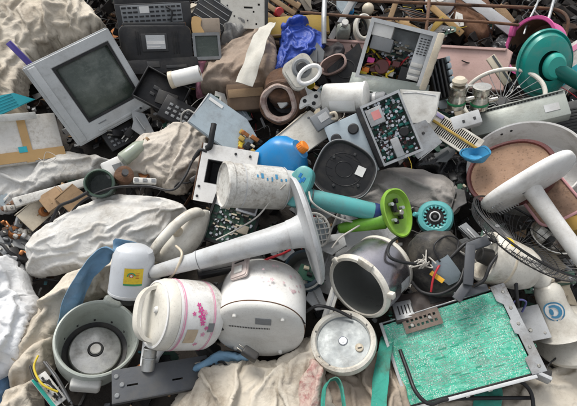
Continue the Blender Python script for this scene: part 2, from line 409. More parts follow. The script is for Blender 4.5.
# ------------------------------------------------------------------ local view frames: (right, up, towards viewer) as seen at a photo pixel
def lv(px, py, v):
    t = -ray(px, py).normalized(); r = (RT-t*RT.dot(t)).normalized(); u = t.cross(r)
    return (r*v[0]+u*v[1]+t*v[2]).normalized()
def F(px, py, h=0.0, z=(0, .4, .9), x=(1, 0, 0)): return mtx(P(px, py, h), lv(px, py, z), lv(px, py, x))
def rel(M, px, py, h, z, x): return M.inverted() @ F(px, py, h, z, x)

M_ = dict(
 white=mat('white_plastic', (.76, .75, .72), .34, .4, (.22, .17, .11), 10, bump=.03),
 dwhite=mat('dirty_white_plastic', (.64, .63, .585), .5, .5, (.17, .13, .09), 12, bump=.06),
 cream=mat('yellowed_plastic', (.58, .51, .39), .42, .45, (.18, .12, .07), 12, bump=.05),
 cream2=mat('ivory_plastic', (.68, .65, .57), .38, .5, (.19, .14, .09), 11, bump=.04),
 tvgrey=mat('silver_grey_plastic', (.52, .535, .53), .42, .35, (.12, .10, .08), 8, bump=.04),
 tvback=mat('olive_grey_plastic', (.17, .165, .14), .6, .5, (.06, .05, .04), 8),
 glass=mat('tube_glass', (.05, .065, .052), .22, .8, (.19, .21, .18), 6, bump=.02, spec=.5),  # pale greenish mottle: smeary dust plus a screen reflection put into the colour
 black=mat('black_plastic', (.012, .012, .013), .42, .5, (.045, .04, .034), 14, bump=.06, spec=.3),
 dgrey=mat('charcoal_plastic', (.034, .035, .037), .5, .5, (.08, .07, .055), 13, bump=.06, spec=.3),
 mgrey=mat('grey_plastic', (.2, .21, .215), .5, .45, (.10, .08, .06), 12),
 lgrey=mat('pale_grey_plastic', (.50, .51, .51), .45, .4, (.16, .13, .09), 11),
 bgrey=mat('blue_grey_paint', (.34, .40, .43), .45, .35, (.13, .11, .09), 10),
 metal=mat('dull_steel', (.42, .43, .43), .42, .5, (.13, .10, .07), 12, metal=.65),
 dmetal=mat('dark_steel', (.11, .115, .12), .45, .5, (.10, .075, .05), 14, metal=.5),
 chrome=mat('tarnished_chrome', (.55, .53, .47), .2, .4, (.18, .12, .06), 16, metal=.95),
 alum=mat('scratched_aluminium', (.5, .5, .48), .4, .6, (.13, .11, .08), 20, metal=.8),
 rust=mat('rusty_iron', (.10, .058, .038), .85, .75, (.03, .018, .012), 16, bump=.4, c2=(.17, .085, .045)),
 rustw=mat('flaking_enamel', (.42, .33, .28), .7, 1.0, (.12, .03, .02), 34, bump=.4),
 dirtm=mat('heap_dirt', (.035, .03, .026), .95, .6, (.014, .012, .01), 6, bump=.5, c2=(.06, .05, .04)),
 teal=mat('teal_plastic', (.006, .25, .205), .3, .4, (.16, .2, .17), 9, bump=.03),
 teal2=mat('light_teal_plastic', (.03, .36, .29), .32, .2, (.09, .11, .08), 8, bump=.03),
 dteal=mat('deep_green_plastic', (.0, .11, .09), .35, .35, (.05, .06, .05), 8),
 turq=mat('turquoise_plastic', (.085, .35, .345), .38, .5, (.14, .17, .15), 10, bump=.03),
 lime=mat('lime_plastic', (.25, .47, .05), .38, .45, (.16, .18, .07), 11, bump=.03),
 dlime=mat('grimy_lime_plastic', (.11, .30, .02), .45, .5, (.05, .06, .02), 10),
 blue=mat('blue_plastic', (.008, .21, .50), .34, .4, (.12, .16, .19), 9, bump=.03),
 blueb=mat('cobalt_sheeting', (.006, .04, .42), .35, .25, (.01, .02, .12), 12, bump=.2),
 navy=mat('navy_plastic', (.012, .03, .13), .4, .4, (.04, .04, .05), 10),
 sky=mat('sky_blue_plastic', (.05, .26, .45), .4, .4, (.08, .12, .15), 12),
 orange=mat('orange_plastic', (.85, .24, .02), .4, .2, (.3, .1, .03), 10),
 yellow=mat('yellow_paper', (.72, .52, .03), .5, .3, (.3, .2, .05), 14),
 red=mat('red_plastic', (.5, .03, .03), .4, .3, (.12, .03, .03), 12),
 maroon=mat('maroon_enamel', (.11, .03, .026), .35, .4, (.05, .02, .02), 10),
 pinkf=mat('pink_foam', (.58, .39, .345), .7, .45, (.26, .16, .12), 5, bump=.1),
 magenta=mat('magenta_plastic', (.62, .10, .30), .4, .3, (.2, .05, .1), 9),
 pink=mat('pink_paint', (.72, .28, .42), .5, .2, (.6, .4, .45), 20, bump=0),
 hotpink=mat('hot_pink_paint', (.66, .06, .28), .5, .15, (.6, .3, .4), 20, bump=0),
 speck=mat('speckled_liner', (.33, .205, .13), .6, .6, (.11, .06, .035), 18, speck=.5, bump=.15, c2=(.25, .15, .095)),
 card=mat('cardboard', (.36, .24, .135), .9, .4, (.15, .09, .05), 7, bump=.1),
 wood=mat('weathered_wood', (.33, .22, .12), .85, .5, (.12, .07, .035), 9, bump=.25),
 tape=mat('packing_tape', (.46, .29, .12), .4, .2, (.3, .18, .08), 12),
 paper=mat('white_paper', (.7, .69, .66), .8, .3, (.4, .36, .3), 14),
 wire_b=mat('black_cable', (.012, .012, .013), .5, .3, (.05, .045, .04), 20, bump=0),
 wire_w=mat('grey_cable', (.45, .43, .39), .5, .4, (.2, .16, .1), 20, bump=0),
 wire_r=mat('red_cable', (.5, .03, .04), .5, .2, (.2, .03, .03), 20, bump=0),
 wire_y=mat('yellow_cable', (.6, .45, .03), .5, .2, (.3, .2, .03), 20, bump=0),
 inner=mat('dark_inner_pot', (.13, .135, .125), .36, .35, (.10, .10, .09), 10, bump=.03),
 celad=mat('celadon_enamel', (.40, .43, .385), .35, .35, (.15, .14, .11), 9, bump=.03),
 silver=mat('silver_lacquer', (.42, .41, .42), .24, .3, (.16, .15, .14), 9, metal=.95, bump=.01, c2=(.36, .34, .37)),
 pcb=mat('pcb_dark', (.025, .09, .06), .5, .5, (.12, .12, .09), 40, bump=.1),
 pcbg=mat('solder_bits', (.52, .56, .53), .35, .5, (.12, .12, .1), 60, metal=.6, bump=0),
 chip=mat('chip_black', (.02, .02, .02), .5, .3, (.07, .07, .06), 30, bump=0),
 mod=mat('module_silver', (.5, .52, .55), .35, .3, (.2, .18, .15), 20, metal=.5),
 copper=mat('copper_coil', (.35, .14, .05), .4, .3, (.1, .05, .03), 30, metal=.7),
 ochre=mat('ochre_board', (.42, .28, .06), .7, .45, (.18, .11, .04), 8),
 gglass=mat('green_glass', (.06, .10, .07), .12, .3, (.05, .06, .05), 10, bump=0, spec=.6),
 cyan=mat('cyan_board', (.02, .34, .40), .45, .35, (.08, .14, .15), 8),
)
CL = dict(
 white=cloth_mat('white_woven_sack', (.62, .61, .58), (.52, .505, .465), (.22, .18, .13), .8, 8),
 clean=cloth_mat('clean_white_sack', (.68, .685, .69), (.60, .605, .60), (.38, .35, .31), .4, 7, spec=.3),
 beige=cloth_mat('beige_sackcloth', (.56, .51, .425), (.45, .395, .315), (.14, .105, .07), .9, 8),
 dirty=cloth_mat('grimy_sackcloth', (.52, .475, .41), (.42, .37, .31), (.06, .05, .038), 1.0, 6),
 brown=cloth_mat('brown_muddy_sack', (.27, .20, .145), (.31, .25, .20), (.09, .06, .04), .75, 9),
 grey=cloth_mat('grey_cloth', (.34, .32, .295), (.27, .25, .23), (.10, .09, .075), .5, 6),
 rag=cloth_mat('dark_beige_rag', (.36, .30, .235), (.25, .195, .15), (.07, .05, .038), .7, 8),
 blueb=cloth_mat('cobalt_plastic_bag', (.025, .07, .38), (.015, .045, .27), (.04, .05, .12), .4, 9, False, .5, .4),
 black=cloth_mat('black_bin_bag', (.01, .01, .011), (.016, .016, .017), (.04, .036, .03), .3, 9, False, .3, .5, bump=.4),
 dark=cloth_mat('dark_shoe_cloth', (.035, .035, .04), (.05, .045, .045), (.09, .06, .04), .5, 12, False),
 pink=cloth_mat('pink_plastic_bag', (.62, .22, .33), (.55, .3, .36), (.3, .12, .15), .3, 12, False, .45),
 blues=cloth_mat('blue_woven_strap', (.16, .28, .39), (.11, .21, .32), (.20, .20, .19), .5, 9),
 teal=cloth_mat('teal_woven_strap', (.05, .33, .25), (.035, .22, .17), (.08, .07, .05), .7, 12),
 gloss=cloth_mat('stripe_rag', (.42, .41, .38), (.12, .12, .12), (.08, .07, .06), .6, 24),
 denim=cloth_mat('blue_cloth', (.11, .20, .31), (.09, .17, .27), (.06, .06, .07), .6, 9),
 jute=cloth_mat('reddish_net', (.50, .42, .35), (.44, .31, .27), (.26, .08, .08), .85, 55),
)
# green printed circuit board seen from its solder side
def pcb_mat():
    m = bpy.data.materials.new('pcb_solder_side'); m.use_nodes = True; n = m.node_tree.nodes; L = m.node_tree.links; b = n['Principled BSDF']
    tc = n.new('ShaderNodeTexCoord')
    def node(t): return n.new(t)
    def ramp(s, a, c, ca, cb):
        r = node('ShaderNodeValToRGB'); e = r.color_ramp.elements; e[0].position = a; e[1].position = c; e[0].color = (*ca, 1); e[1].color = (*cb, 1); L.new(s, r.inputs[0]); return r.outputs[0]
    def mixc(f, a, c):
        x = node('ShaderNodeMix'); x.data_type = 'RGBA'; L.new(f, x.inputs[0])
        for s, v in ((x.inputs[6], a), (x.inputs[7], c)):
            if isinstance(v, tuple): s.default_value = (*v, 1)
            else: L.new(v, s)
        return x.outputs[2]
    n1 = node('ShaderNodeTexNoise'); n1.inputs['Scale'].default_value = 14; n1.inputs['Detail'].default_value = 5; L.new(tc.outputs['Object'], n1.inputs[0])
    base = mixc(ramp(n1.outputs[0], .38, .62, (0, 0, 0), (1, 1, 1)), (.03, .30, .19), (.06, .42, .28))
    mp = node('ShaderNodeMapping'); mp.inputs['Scale'].default_value = (1.0, 3.2, 1); L.new(tc.outputs['Object'], mp.inputs[0])
    v1 = node('ShaderNodeTexVoronoi'); v1.inputs['Scale'].default_value = 75; v1.distance = 'MANHATTAN'; v1.inputs['Randomness'].default_value = .75; L.new(mp.outputs[0], v1.inputs['Vector'])
    o = mixc(ramp(v1.outputs['Color'], .5, .52, (0, 0, 0), (.55, .55, .55)), base, (.17, .50, .37))          # copper fills under the mask
    v2 = node('ShaderNodeTexVoronoi'); v2.inputs['Scale'].default_value = 230; v2.distance = 'CHEBYCHEV'; L.new(tc.outputs['Object'], v2.inputs['Vector'])
    n2 = node('ShaderNodeTexNoise'); n2.inputs['Scale'].default_value = 26; n2.inputs['Detail'].default_value = 3; L.new(tc.outputs['Object'], n2.inputs[0])
    ml = node('ShaderNodeMath'); ml.operation = 'MULTIPLY'; L.new(ramp(v2.outputs['Distance'], .26, .3, (1, 1, 1), (0, 0, 0)), ml.inputs[0]); L.new(ramp(n2.outputs[0], .38, .52, (0, 0, 0), (.85, .85, .85)), ml.inputs[1])
    o = mixc(ml.outputs[0], o, (.50, .60, .53))                                                              # pads
    v3 = node('ShaderNodeTexVoronoi'); v3.inputs['Scale'].default_value = 120; L.new(tc.outputs['Object'], v3.inputs['Vector'])
    o = mixc(ramp(v3.outputs['Distance'], .14, .17, (.8, .8, .8), (0, 0, 0)), o, (.01, .09, .06))
    L.new(o, b.inputs['Base Color']); b.inputs['Roughness'].default_value = .4
    return m
M_['pcbs'] = pcb_mat()

# ------------------------------------------------------------------ ground and the mound under the scrap
def mound_h(u, v):
    e = max(0, abs(u)-2.0)*.5 + max(0, v-2.1)*.35
    return -.085+noise.noise(Vector((u*2.2, v*2.2, 1.3)))*.05+noise.noise(Vector((u*6, v*6, 4.1)))*.025-e
b = BM(); g = 90
bmesh.ops.create_grid(b, x_segments=g, y_segments=g, size=1)
for vtx in b.verts: vtx.co = Vector((vtx.co.x*250, vtx.co.y*250, 0))
tag(obj('ground', b, M_['dirtm']), kind='structure')
b = BM(); bmesh.ops.create_grid(b, x_segments=190, y_segments=190, size=1)
for vtx in b.verts:
    u = vtx.co.x*3.6; v = .55+vtx.co.y*3.0
    p = C0+EX*u+EY*v+NN*mound_h(u, v); p.z = max(p.z, -.05); vtx.co = p
tag(obj('mound', b, M_['dirtm'], ang=180), kind='structure')

# loose scrap nobody could count, filling the gaps: one object for each sort
CLEAR = [(*uv_of(P(x, y, .05)), r) for x, y, r in ((98, 345, .17), (130, 280, .08), (455, 350, .22), (505, 345, .12), (425, 350, .12), (343, 341, .14), (372, 272, .16), (522, 165, .24), (90, 92, .22), (180, 320, .12), (262, 315, .16), (395, 60, .16))]
def loose(name, label, cat, m, n, smin, smax, flat, seed, hlo=-.05, hhi=.02, wire=False, vmin=-1.15):
    rng = random.Random(seed); V = []; Fc = []
    for _ in range(n):
        u = rng.uniform(-1.9, 1.9); v = rng.uniform(vmin, 1.9); h = mound_h(u, v)+.05+rng.uniform(hlo, hhi)
        near = any((u-a)**2+(v-c_)**2 < (r+(.13 if wire else 0))**2 for a, c_, r in CLEAR)
        if near: h = mound_h(u, v)
        c = Vector((u, v, h)); k0 = len(V)
        if wire:
            if near: continue
            pts = [c]; a = rng.uniform(0, 6.28)
            for k in range(rng.randint(5, 11) if hhi > .08 else rng.randint(3, 6)):
                a += rng.gauss(0, .8); pts.append(pts[-1]+Vector((math.cos(a), math.sin(a), rng.gauss(0, .25)))*rng.uniform(.02, .06))
            pts = crom(pts, 3); r = rng.uniform(smin, smax)
            for i, p in enumerate(pts):
                t = (pts[min(i+1, len(pts)-1)]-pts[max(i-1, 0)]).normalized(); nn = (Vector((0, 0, 1))-t*t.z).normalized(); bi = t.cross(nn)
                V += [tuple(p+nn*r*math.cos(q*1.2566)+bi*r*math.sin(q*1.2566)) for q in range(5)]
            for i in range(len(pts)-1):
                for q in range(5): Fc.append((k0+i*5+q, k0+i*5+(q+1) % 5, k0+i*5+5+(q+1) % 5, k0+i*5+5+q))
        else:
            s = Vector((rng.uniform(smin, smax), rng.uniform(smin, smax)*.6, rng.uniform(smin, smax)*flat))
            R = Matrix.Rotation(rng.uniform(0, 6.28), 3, 'Z') @ Matrix.Rotation(rng.gauss(0, .55), 3, 'X') @ Matrix.Rotation(rng.gauss(0, .55), 3, 'Y')
            for z in (-.5, .5):
                for x, y in ((-.5, -.5), (.5, -.5), (.5, .5), (-.5, .5)):
                    V.append(tuple(c+R @ Vector((x*s.x*rng.uniform(.4, 1.1), y*s.y*rng.uniform(.4, 1.1), z*s.z))))
            Fc += [tuple(k0+q for q in f) for f in ((3, 2, 1, 0), (4, 5, 6, 7), (0, 1, 5, 4), (1, 2, 6, 5), (2, 3, 7, 6), (3, 0, 4, 7))]
    me = bpy.data.meshes.new(name); me.from_pydata(V, [], Fc); me.materials.append(m)
    if wire: me.polygons.foreach_set('use_smooth', [True]*len(Fc))
    o = bpy.data.objects.new(name, me); col.objects.link(o); o.matrix_world = HEAPF
    return tag(o, label, cat, None, 'stuff')
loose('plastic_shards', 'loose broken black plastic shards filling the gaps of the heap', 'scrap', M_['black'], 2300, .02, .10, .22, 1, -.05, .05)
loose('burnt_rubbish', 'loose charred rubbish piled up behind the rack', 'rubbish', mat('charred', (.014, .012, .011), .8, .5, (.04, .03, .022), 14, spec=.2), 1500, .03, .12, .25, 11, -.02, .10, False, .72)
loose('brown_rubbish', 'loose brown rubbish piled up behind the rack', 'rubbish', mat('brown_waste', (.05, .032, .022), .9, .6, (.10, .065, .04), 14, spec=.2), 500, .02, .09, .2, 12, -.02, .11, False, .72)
loose('metal_scraps', 'loose dull metal scraps scattered between the appliances', 'scrap', M_['dmetal'], 650, .012, .06, .18, 2, -.04, .05)
loose('plastic_crumbs', 'loose pale plastic crumbs scattered between the appliances', 'scrap', M_['lgrey'], 620, .01, .045, .3, 3, -.03, .05)
loose('rusty_flakes', 'loose rusty brown flakes and chips across the heap', 'scrap', M_['rust'], 620, .012, .07, .2, 4, -.04, .05)
loose('circuit_bits', 'loose broken circuit board bits across the heap', 'scrap', M_['pcb'], 160, .015, .06, .1, 5)
loose('cardboard_scraps', 'loose torn brown cardboard scraps between the appliances', 'scrap', M_['card'], 300, .015, .07, .1, 6, -.03, .05)
loose('coloured_crumbs', 'loose bright plastic crumbs scattered through the heap', 'scrap', mat('mixed_teal', (.05, .2, .24), .5, .4, (.3, .28, .24), 12), 90, .008, .035, .3, 31, -.02, .05)
loose('red_crumbs', 'loose red and orange plastic crumbs scattered through the heap', 'scrap', mat('mixed_red', (.32, .07, .04), .5, .4, (.2, .12, .08), 12), 80, .008, .03, .3, 32, -.02, .05)
loose('paper_scraps', 'loose torn white paper and film scraps across the heap', 'scrap', M_['paper'], 330, .015, .06, .06, 33, -.02, .06)
loose('tan_chips', 'loose tan wood and board chips across the heap', 'scrap', M_['wood'], 200, .012, .08, .12, 34, -.02, .05)
loose('long_cables', 'long loose black cables snaking between the appliances', 'cable', M_['wire_b'], 90, .003, .0055, 0, 35, .03, .09, True)
loose('thin_red_wires', 'thin red wire ends curling out of the gaps', 'wire', M_['wire_r'], 45, .0012, .002, 0, 41, .02, .085, True)
loose('thin_yellow_wires', 'thin yellow wire ends curling out of the gaps', 'wire', M_['wire_y'], 30, .0012, .002, 0, 42, .02, .085, True)
loose('thin_pale_wires', 'thin pale wires tangled across the gaps', 'wire', M_['wire_w'], 130, .0011, .0022, 0, 43, .02, .085, True)
loose('thin_black_wires', 'thin black wires tangled across the gaps', 'wire', M_['wire_b'], 260, .0013, .003, 0, 44, .02, .085, True)
loose('cable_tangle', 'tangle of thin black cables running through the heap', 'cable', M_['wire_b'], 420, .0018, .004, 0, 7, 0, .05, True)
loose('wire_tangle', 'thin grey wire ends sticking out across the heap', 'wire', M_['wire_w'], 110, .001, .0022, 0, 8, 0, .05, True)
# ------------------------------------------------------------------ sacks, sheets and bags
sack('dust_sheet', 'large beige crumpled dust sheet heaped behind the television', 'sheet',
     [(-70, -45), (20, -50), (75, -40), (84, 2), (100, 22), (112, 36), (92, 44), (62, 52), (40, 62), (30, 80), (27, 100), (24, 118), (-10, 122), (-70, 125)], .16, CL['beige'], sp=.0075, fold=1.9, jit=.4, R=.16, seed=2, big=60, small=320, amp=.032, wl=.30, ww=.03, lump=.05, base=.05, wide=1.22, along=1.07, slack=.032, bend=.45)
sack('white_sack', 'slack white woven sack between the cardboard box and the green jar', 'sack',
     [(-45, 180), (-10, 158), (25, 160), (60, 155), (95, 157), (117, 163), (112, 168), (84, 178), (62, 182), (30, 197), (10, 212), (-45, 218)], .07, CL['white'], fold=.35, jit=.5, sp=.0065, R=.11, seed=3, big=34, small=170, amp=.021, wl=.2, ww=.013, lump=.03)
sack('white_sack', 'large bulging white woven sack beside the ivory iron', 'sack',
     [(27, 260), (34, 247), (58, 225), (92, 207), (128, 199), (168, 202), (187, 213), (184, 228), (168, 246), (150, 257), (112, 264), (82, 271), (40, 277), (30, 271)], .10, CL['white'], sp=.0055, fold=.55, jit=.45, R=.12, seed=4, big=30, small=200, amp=.017, wl=.22, ww=.012, lump=.02, gather=(20, 275), base=.02)
sack('grimy_sack', 'black smudged beige sack leaning against the white metal duct', 'sack',
     [(124, 174), (134, 152), (147, 141), (163, 138), (186, 125), (208, 121), (216, 132), (210, 150), (198, 180), (183, 193), (163, 190), (148, 180), (133, 184)], .10, CL['dirty'], sp=.006, fold=1.0, jit=.6, R=.12, seed=5, wide=1.18, along=1.07, slack=.02, big=26, small=120, amp=.022, wl=.2, ww=.012, lump=.015, base=.03, gather=(212, 112))
sack('white_sack', 'clean white sack with a twisted peak beside the beige sheeting', 'sack',
     [(-45, 296), (-5, 280), (14, 264), (24, 258), (28, 270), (31, 284), (41, 306), (39, 334), (26, 362), (-5, 382), (-45, 385)], .11, CL['clean'], sp=.0065, fold=1.0, jit=.6, R=.10, seed=6, wide=1.18, along=1.12, slack=.017, big=30, small=180, amp=.02, wl=.14, ww=.013, lump=.02, gather=(24, 258), base=.04)
sack('sheeting', 'beige twisted sheeting curling round the open empty rice cooker', 'sheet',
     [(5, 440), (14, 385), (22, 350), (40, 318), (62, 290), (88, 272), (118, 264), (136, 272), (132, 290), (104, 298), (82, 306), (66, 322), (56, 345), (56, 368), (44, 388), (42, 440)], .085, CL['beige'], sp=.0065, fold=.95, jit=.3, R=.06, seed=7, wide=1.24, slack=.022, big=46, small=200, amp=.030, wl=.28, ww=.011, lump=.02, base=.02)
sack('sackcloth', 'creased beige sackcloth bunched under the flowered and plain rice cookers', 'sack',
     [(150, 455), (172, 410), (192, 384), (210, 364), (236, 358), (268, 362), (290, 352), (310, 336), (322, 350), (328, 380), (330, 455)], .11, CL['beige'], sp=.0065, fold=1.35, jit=.6, R=.09, seed=8, wide=1.24, along=1.07, slack=.023, big=50, small=260, amp=.026, wl=.2, ww=.011, lump=.02, gather=(232, 360))
sack('rag', 'dark stained rag under the detached rice cooker lid', 'rag',
     [(312, 455), (318, 385), (330, 368), (352, 372), (376, 352), (392, 344), (404, 362), (412, 392), (430, 455)], .07, CL['rag'], sp=.0065, fold=1.7, jit=.35, R=.06, seed=9, wide=1.25, slack=.022, big=30, small=100, amp=.03, wl=.2, ww=.012, lump=.02)
sack('sackcloth', 'pale sackcloth spread below the green circuit board chassis', 'sack',
     [(395, 455), (404, 405), (430, 398), (480, 392), (526, 372), (560, 362), (620, 368), (640, 455)], .05, CL['beige'], sp=.008, fold=.3, jit=.6, R=.08, seed=10, big=30, small=110, amp=.018, wl=.2, ww=.014, lump=.02)
sack('cloth', 'smooth grey cloth slumped below the charcoal oval base plate', 'cloth',
     [(345, 207), (356, 192), (372, 178), (392, 171), (420, 174), (444, 181), (458, 196), (456, 214), (420, 216), (400, 206), (370, 214)], .075, CL['grey'], sp=.0075, fold=-.4, jit=.3, R=.12, seed=11, wide=1.08, along=1.02, slack=.014, bend=1.0, big=12, small=18, amp=.02, wl=.25, ww=.03, lump=.015, base=.02)
sack('muddy_sack', 'brown muddy sack with a teal print beside the white strip', 'sack',
     [(203, 92), (206, 70), (216, 54), (232, 44), (252, 38), (270, 40), (277, 52), (275, 78), (266, 92), (236, 97)], .11, CL['brown'], sp=.009, fold=1.0, jit=.5, R=.13, seed=12, wide=1.12, along=1.05, slack=.018, big=16, small=60, amp=.02, wl=.2, ww=.02, lump=.03, base=.03)
sack('plastic_bag', 'crumpled cobalt blue plastic bag by the ochre board', 'bag',
     [(274, 74), (279, 50), (281, 28), (296, 24), (312, 33), (326, 41), (323, 54), (306, 62), (294, 62), (284, 76)], .05, CL['blueb'], sp=.006, fold=.9, jit=.8, R=.07, seed=13, wide=1.2, along=1.15, slack=.016, big=30, small=80, amp=.03, wl=.13, ww=.014, lump=.03, base=.06)
sack('bin_bag', 'black glossy bin bag between the pink foam and the magenta basin', 'bag',
     [(487, 62), (489, 48), (500, 41), (514, 43), (519, 54), (515, 68), (500, 72)], .07, CL['black'], sp=.007, fold=.9, jit=2, R=.08, seed=14, big=30, small=90, amp=.016, wl=.08, ww=.008, lump=.01)
sack('rag', 'grey striped rag between the slotted panel and the muddy sack', 'rag',
     [(219, 48), (224, 34), (236, 26), (250, 28), (254, 36), (244, 46), (232, 54)], .09, CL['gloss'], sp=.008, fold=-.5, jit=.2, R=.07, seed=15, big=16, small=30, amp=.022, wl=.12, ww=.01, lump=.02, base=.06)
sack('plastic_bag', 'pink plastic bag crumpled behind the white paper roll', 'bag',
     [(194, 84), (196, 66), (204, 54), (214, 54), (213, 72), (207, 94), (198, 98)], .09, CL['pink'], sp=.008, fold=1.2, jit=.8, R=.07, seed=16, big=16, small=40, amp=.024, wl=.1, ww=.012, lump=.02)
sack('old_shoe', 'dark worn shoe above the black speaker panel', 'shoe',
     [(305, 66), (308, 57), (318, 52), (330, 49), (338, 44), (345, 49), (341, 59), (329, 66), (314, 70)], .035, CL['dark'], sp=.008, fold=.4, jit=.5, R=.06, seed=17, big=10, small=24, amp=.012, wl=.1, ww=.016, lump=.02, base=.05)
sack('cloth', 'blue cloth poking out under the beige sheeting', 'cloth',
     [(-30, 455), (-30, 372), (0, 366), (13, 376), (17, 410), (14, 455)], .05, CL['denim'], sp=.008, fold=1.2, jit=.4, R=.05, seed=18, big=18, small=40, amp=.016, wl=.12, ww=.012)
sack('cloth', 'blue rag stuck between the plain rice cooker and the sackcloth', 'cloth',
     [(194, 372), (204, 360), (222, 352), (240, 352), (252, 358), (240, 364), (222, 366), (206, 376)], .06, CL['blues'], sp=.006, fold=.4, jit=.5, R=.04, seed=19, big=14, small=30, amp=.014, wl=.1, ww=.01, base=.04)
sack('net_cloth', 'reddish coarse net cloth beside the detached lid', 'cloth',
     [(292, 455), (298, 396), (306, 366), (316, 360), (324, 376), (322, 410), (318, 455)], .05, CL['jute'], sp=.006, fold=1.45, jit=.2, R=.04, seed=20, big=22, small=60, amp=.012, wl=.2, ww=.008, base=.07)
sack('black_cloth', 'black cloth bundle lying under the white slotted grille', 'cloth',
     [(412, 172), (416, 156), (436, 150), (462, 160), (474, 176), (470, 200), (452, 200), (440, 178)], .05, CL['black'], sp=.009, fold=.4, jit=.8, R=.07, seed=21, big=16, small=40, amp=.02, wl=.12, ww=.016)

def ribbon(name, label, cat, pts, width, m, side, group=None, thick=.003, n=8, curl=.012, seed=1):
    """a strap: pts (px, py, h) down its middle, side = its width direction in the local view"""
    cs = crom([P(*q) for q in pts], n); o0 = cs[0].copy(); b = BM(); secs = []; rng = random.Random(seed)
    mid = pts[len(pts)//2]; sv = lv(mid[0], mid[1], side)
    for i, p in enumerate(cs):
        t = (cs[min(i+1, len(cs)-1)]-cs[max(i-1, 0)]).normalized(); s = (sv-t*sv.dot(t)).normalized(); nn = t.cross(s)
        row = []
        for k in range(9):
            f = k/8-.5; w_ = width*(1+.12*noise.noise(Vector((i*.3, seed, 0))))
            row.append(p-o0+s*f*w_+nn*(curl*(math.sin(f*5+i*.35+seed)*.5+noise.noise(Vector((i*.25, f*4, seed)))*.8)))
        secs.append(row+[q-nn*thick for q in reversed(row)])
    loft(b, secs)
    return single(name, label, cat, b, m, Matrix.Translation(o0), group, 60)
ribbon('strap', 'wide blue woven strap arching over the beige sheeting', 'strap',
       [(66, 326, .06), (73, 302, .13), (88, 272, .19), (106, 253, .21), (124, 247, .20), (142, 256, .12)], .058, CL['blues'], (1, .55, 0))
ribbon('strap', 'teal woven strap hanging beside the circuit board chassis', 'strap',
       [(388, 336, .04), (384, 356, .09), (380, 384, .11), (377, 440, .10)], .046, CL['teal'], (1, .2, .2), seed=3, curl=.005)
ribbon('strap', 'teal trimmed loop of strap under the dark rag', 'strap',
       [(322, 450, .14), (324, 396, .145), (332, 380, .15), (341, 388, .15), (347, 450, .14)], .024, CL['teal'], (.4, .3, 1), seed=4, curl=.003)
ribbon('strap', 'teal striped strap across the pale sackcloth', 'strap',
       [(478, 372, .06), (488, 390, .07), (484, 425, .06)], .075, CL['teal'], (1, .1, .2), seed=6, curl=.006)
ribbon('paper_strip', 'long dirty white paper strip draped over the muddy sack', 'strip',
       [(268, 24, .22), (262, 34, .24), (254, 56, .24), (244, 84, .2)], .075, mat('strip', (.52, .50, .44), .8, .5, (.22, .17, .12), 14), (1, .4, 0), seed=7, curl=.01)
# ------------------------------------------------------------------ helpers for appliances
def ring_arc(R, a0, a1, z, n=12): return [(R*math.cos(a0+(a1-a0)*i/n), R*math.sin(a0+(a1-a0)*i/n), z) for i in range(n+1)]
def cpatch(b, R, a, z, pts, lift=.0008, M=None):
    """flat print on a cylinder side: pts (along the girth, along the axis) in metres about (a, z)"""
    vs = [b.verts.new(((M @ Vector(((R+lift)*math.cos(a+s/R), (R+lift)*math.sin(a+s/R), z+t))) if M else Vector(((R+lift)*math.cos(a+s/R), (R+lift)*math.sin(a+s/R), z+t)))) for s, t in pts]
    b.faces.new(vs)
def crect(b, R, a, z, w, h, nx=8, lift=.0008):
    g = [[b.verts.new(((R+lift)*math.cos(a+(i/nx-.5)*w/R), (R+lift)*math.sin(a+(i/nx-.5)*w/R), z+(j-.5)*h)) for j in (0, 1)] for i in range(nx+1)]
    for i in range(nx): b.faces.new((g[i][0], g[i+1][0], g[i+1][1], g[i][1]))
def cband(b, R, z0, z1, n=48, lift=.0006): lathe(b, [(R+lift, z0), (R+lift, z1)], n)
def petals(b, R, a, z, s, rot=0, n=5, lift=.001):
    for k in range(n):
        t = rot+2*math.pi*k/n; pts = []
        for j in range(10):
            q = 2*math.pi*j/10; x = s*(.55+.42*math.cos(q)); y = s*.26*math.sin(q)
            pts.append((x*math.cos(t)-y*math.sin(t), x*math.sin(t)+y*math.cos(t)))
        cpatch(b, R, a, z, pts, lift)
def screw(b, c, r=.004, M=None):
    lathe(b, [(0, .002), (r*.7, .002), (r, 0), (r, -.002)], 10, (M or Matrix()) @ Matrix.Translation(c))
def plate_holes(b, w, h, t, holes, bev=0.0):
    """flat plate w x h with rectangular holes (x, y, w, h), thickness t below z=0, built from strips"""
    xs = sorted({-w/2, w/2, *[x-ww/2 for x, y, ww, hh in holes], *[x+ww/2 for x, y, ww, hh in holes]})
    ys = sorted({-h/2, h/2, *[y-hh/2 for x, y, ww, hh in holes], *[y+hh/2 for x, y, ww, hh in holes]})
    bb = BM(); V = {}
    def vv(i, j):
        if (i, j) not in V: V[i, j] = bb.verts.new((xs[i], ys[j], 0))
        return V[i, j]
    fs = []
    for i in range(len(xs)-1):
        for j in range(len(ys)-1):
            cx_, cy_ = (xs[i]+xs[i+1])/2, (ys[j]+ys[j+1])/2
            if any(abs(cx_-x) < ww/2 and abs(cy_-y) < hh/2 for x, y, ww, hh in holes): continue
            fs.append(bb.faces.new((vv(i, j), vv(i+1, j), vv(i+1, j+1), vv(i, j+1))))
    r = bmesh.ops.extrude_face_region(bb, geom=fs); mv = [g_ for g_ in r['geom'] if isinstance(g_, bmesh.types.BMVert)]
    bmesh.ops.translate(bb, verts=mv, vec=(0, 0, -t)); bmesh.ops.recalc_face_normals(bb, faces=bb.faces)
    _add(b, bb); return b
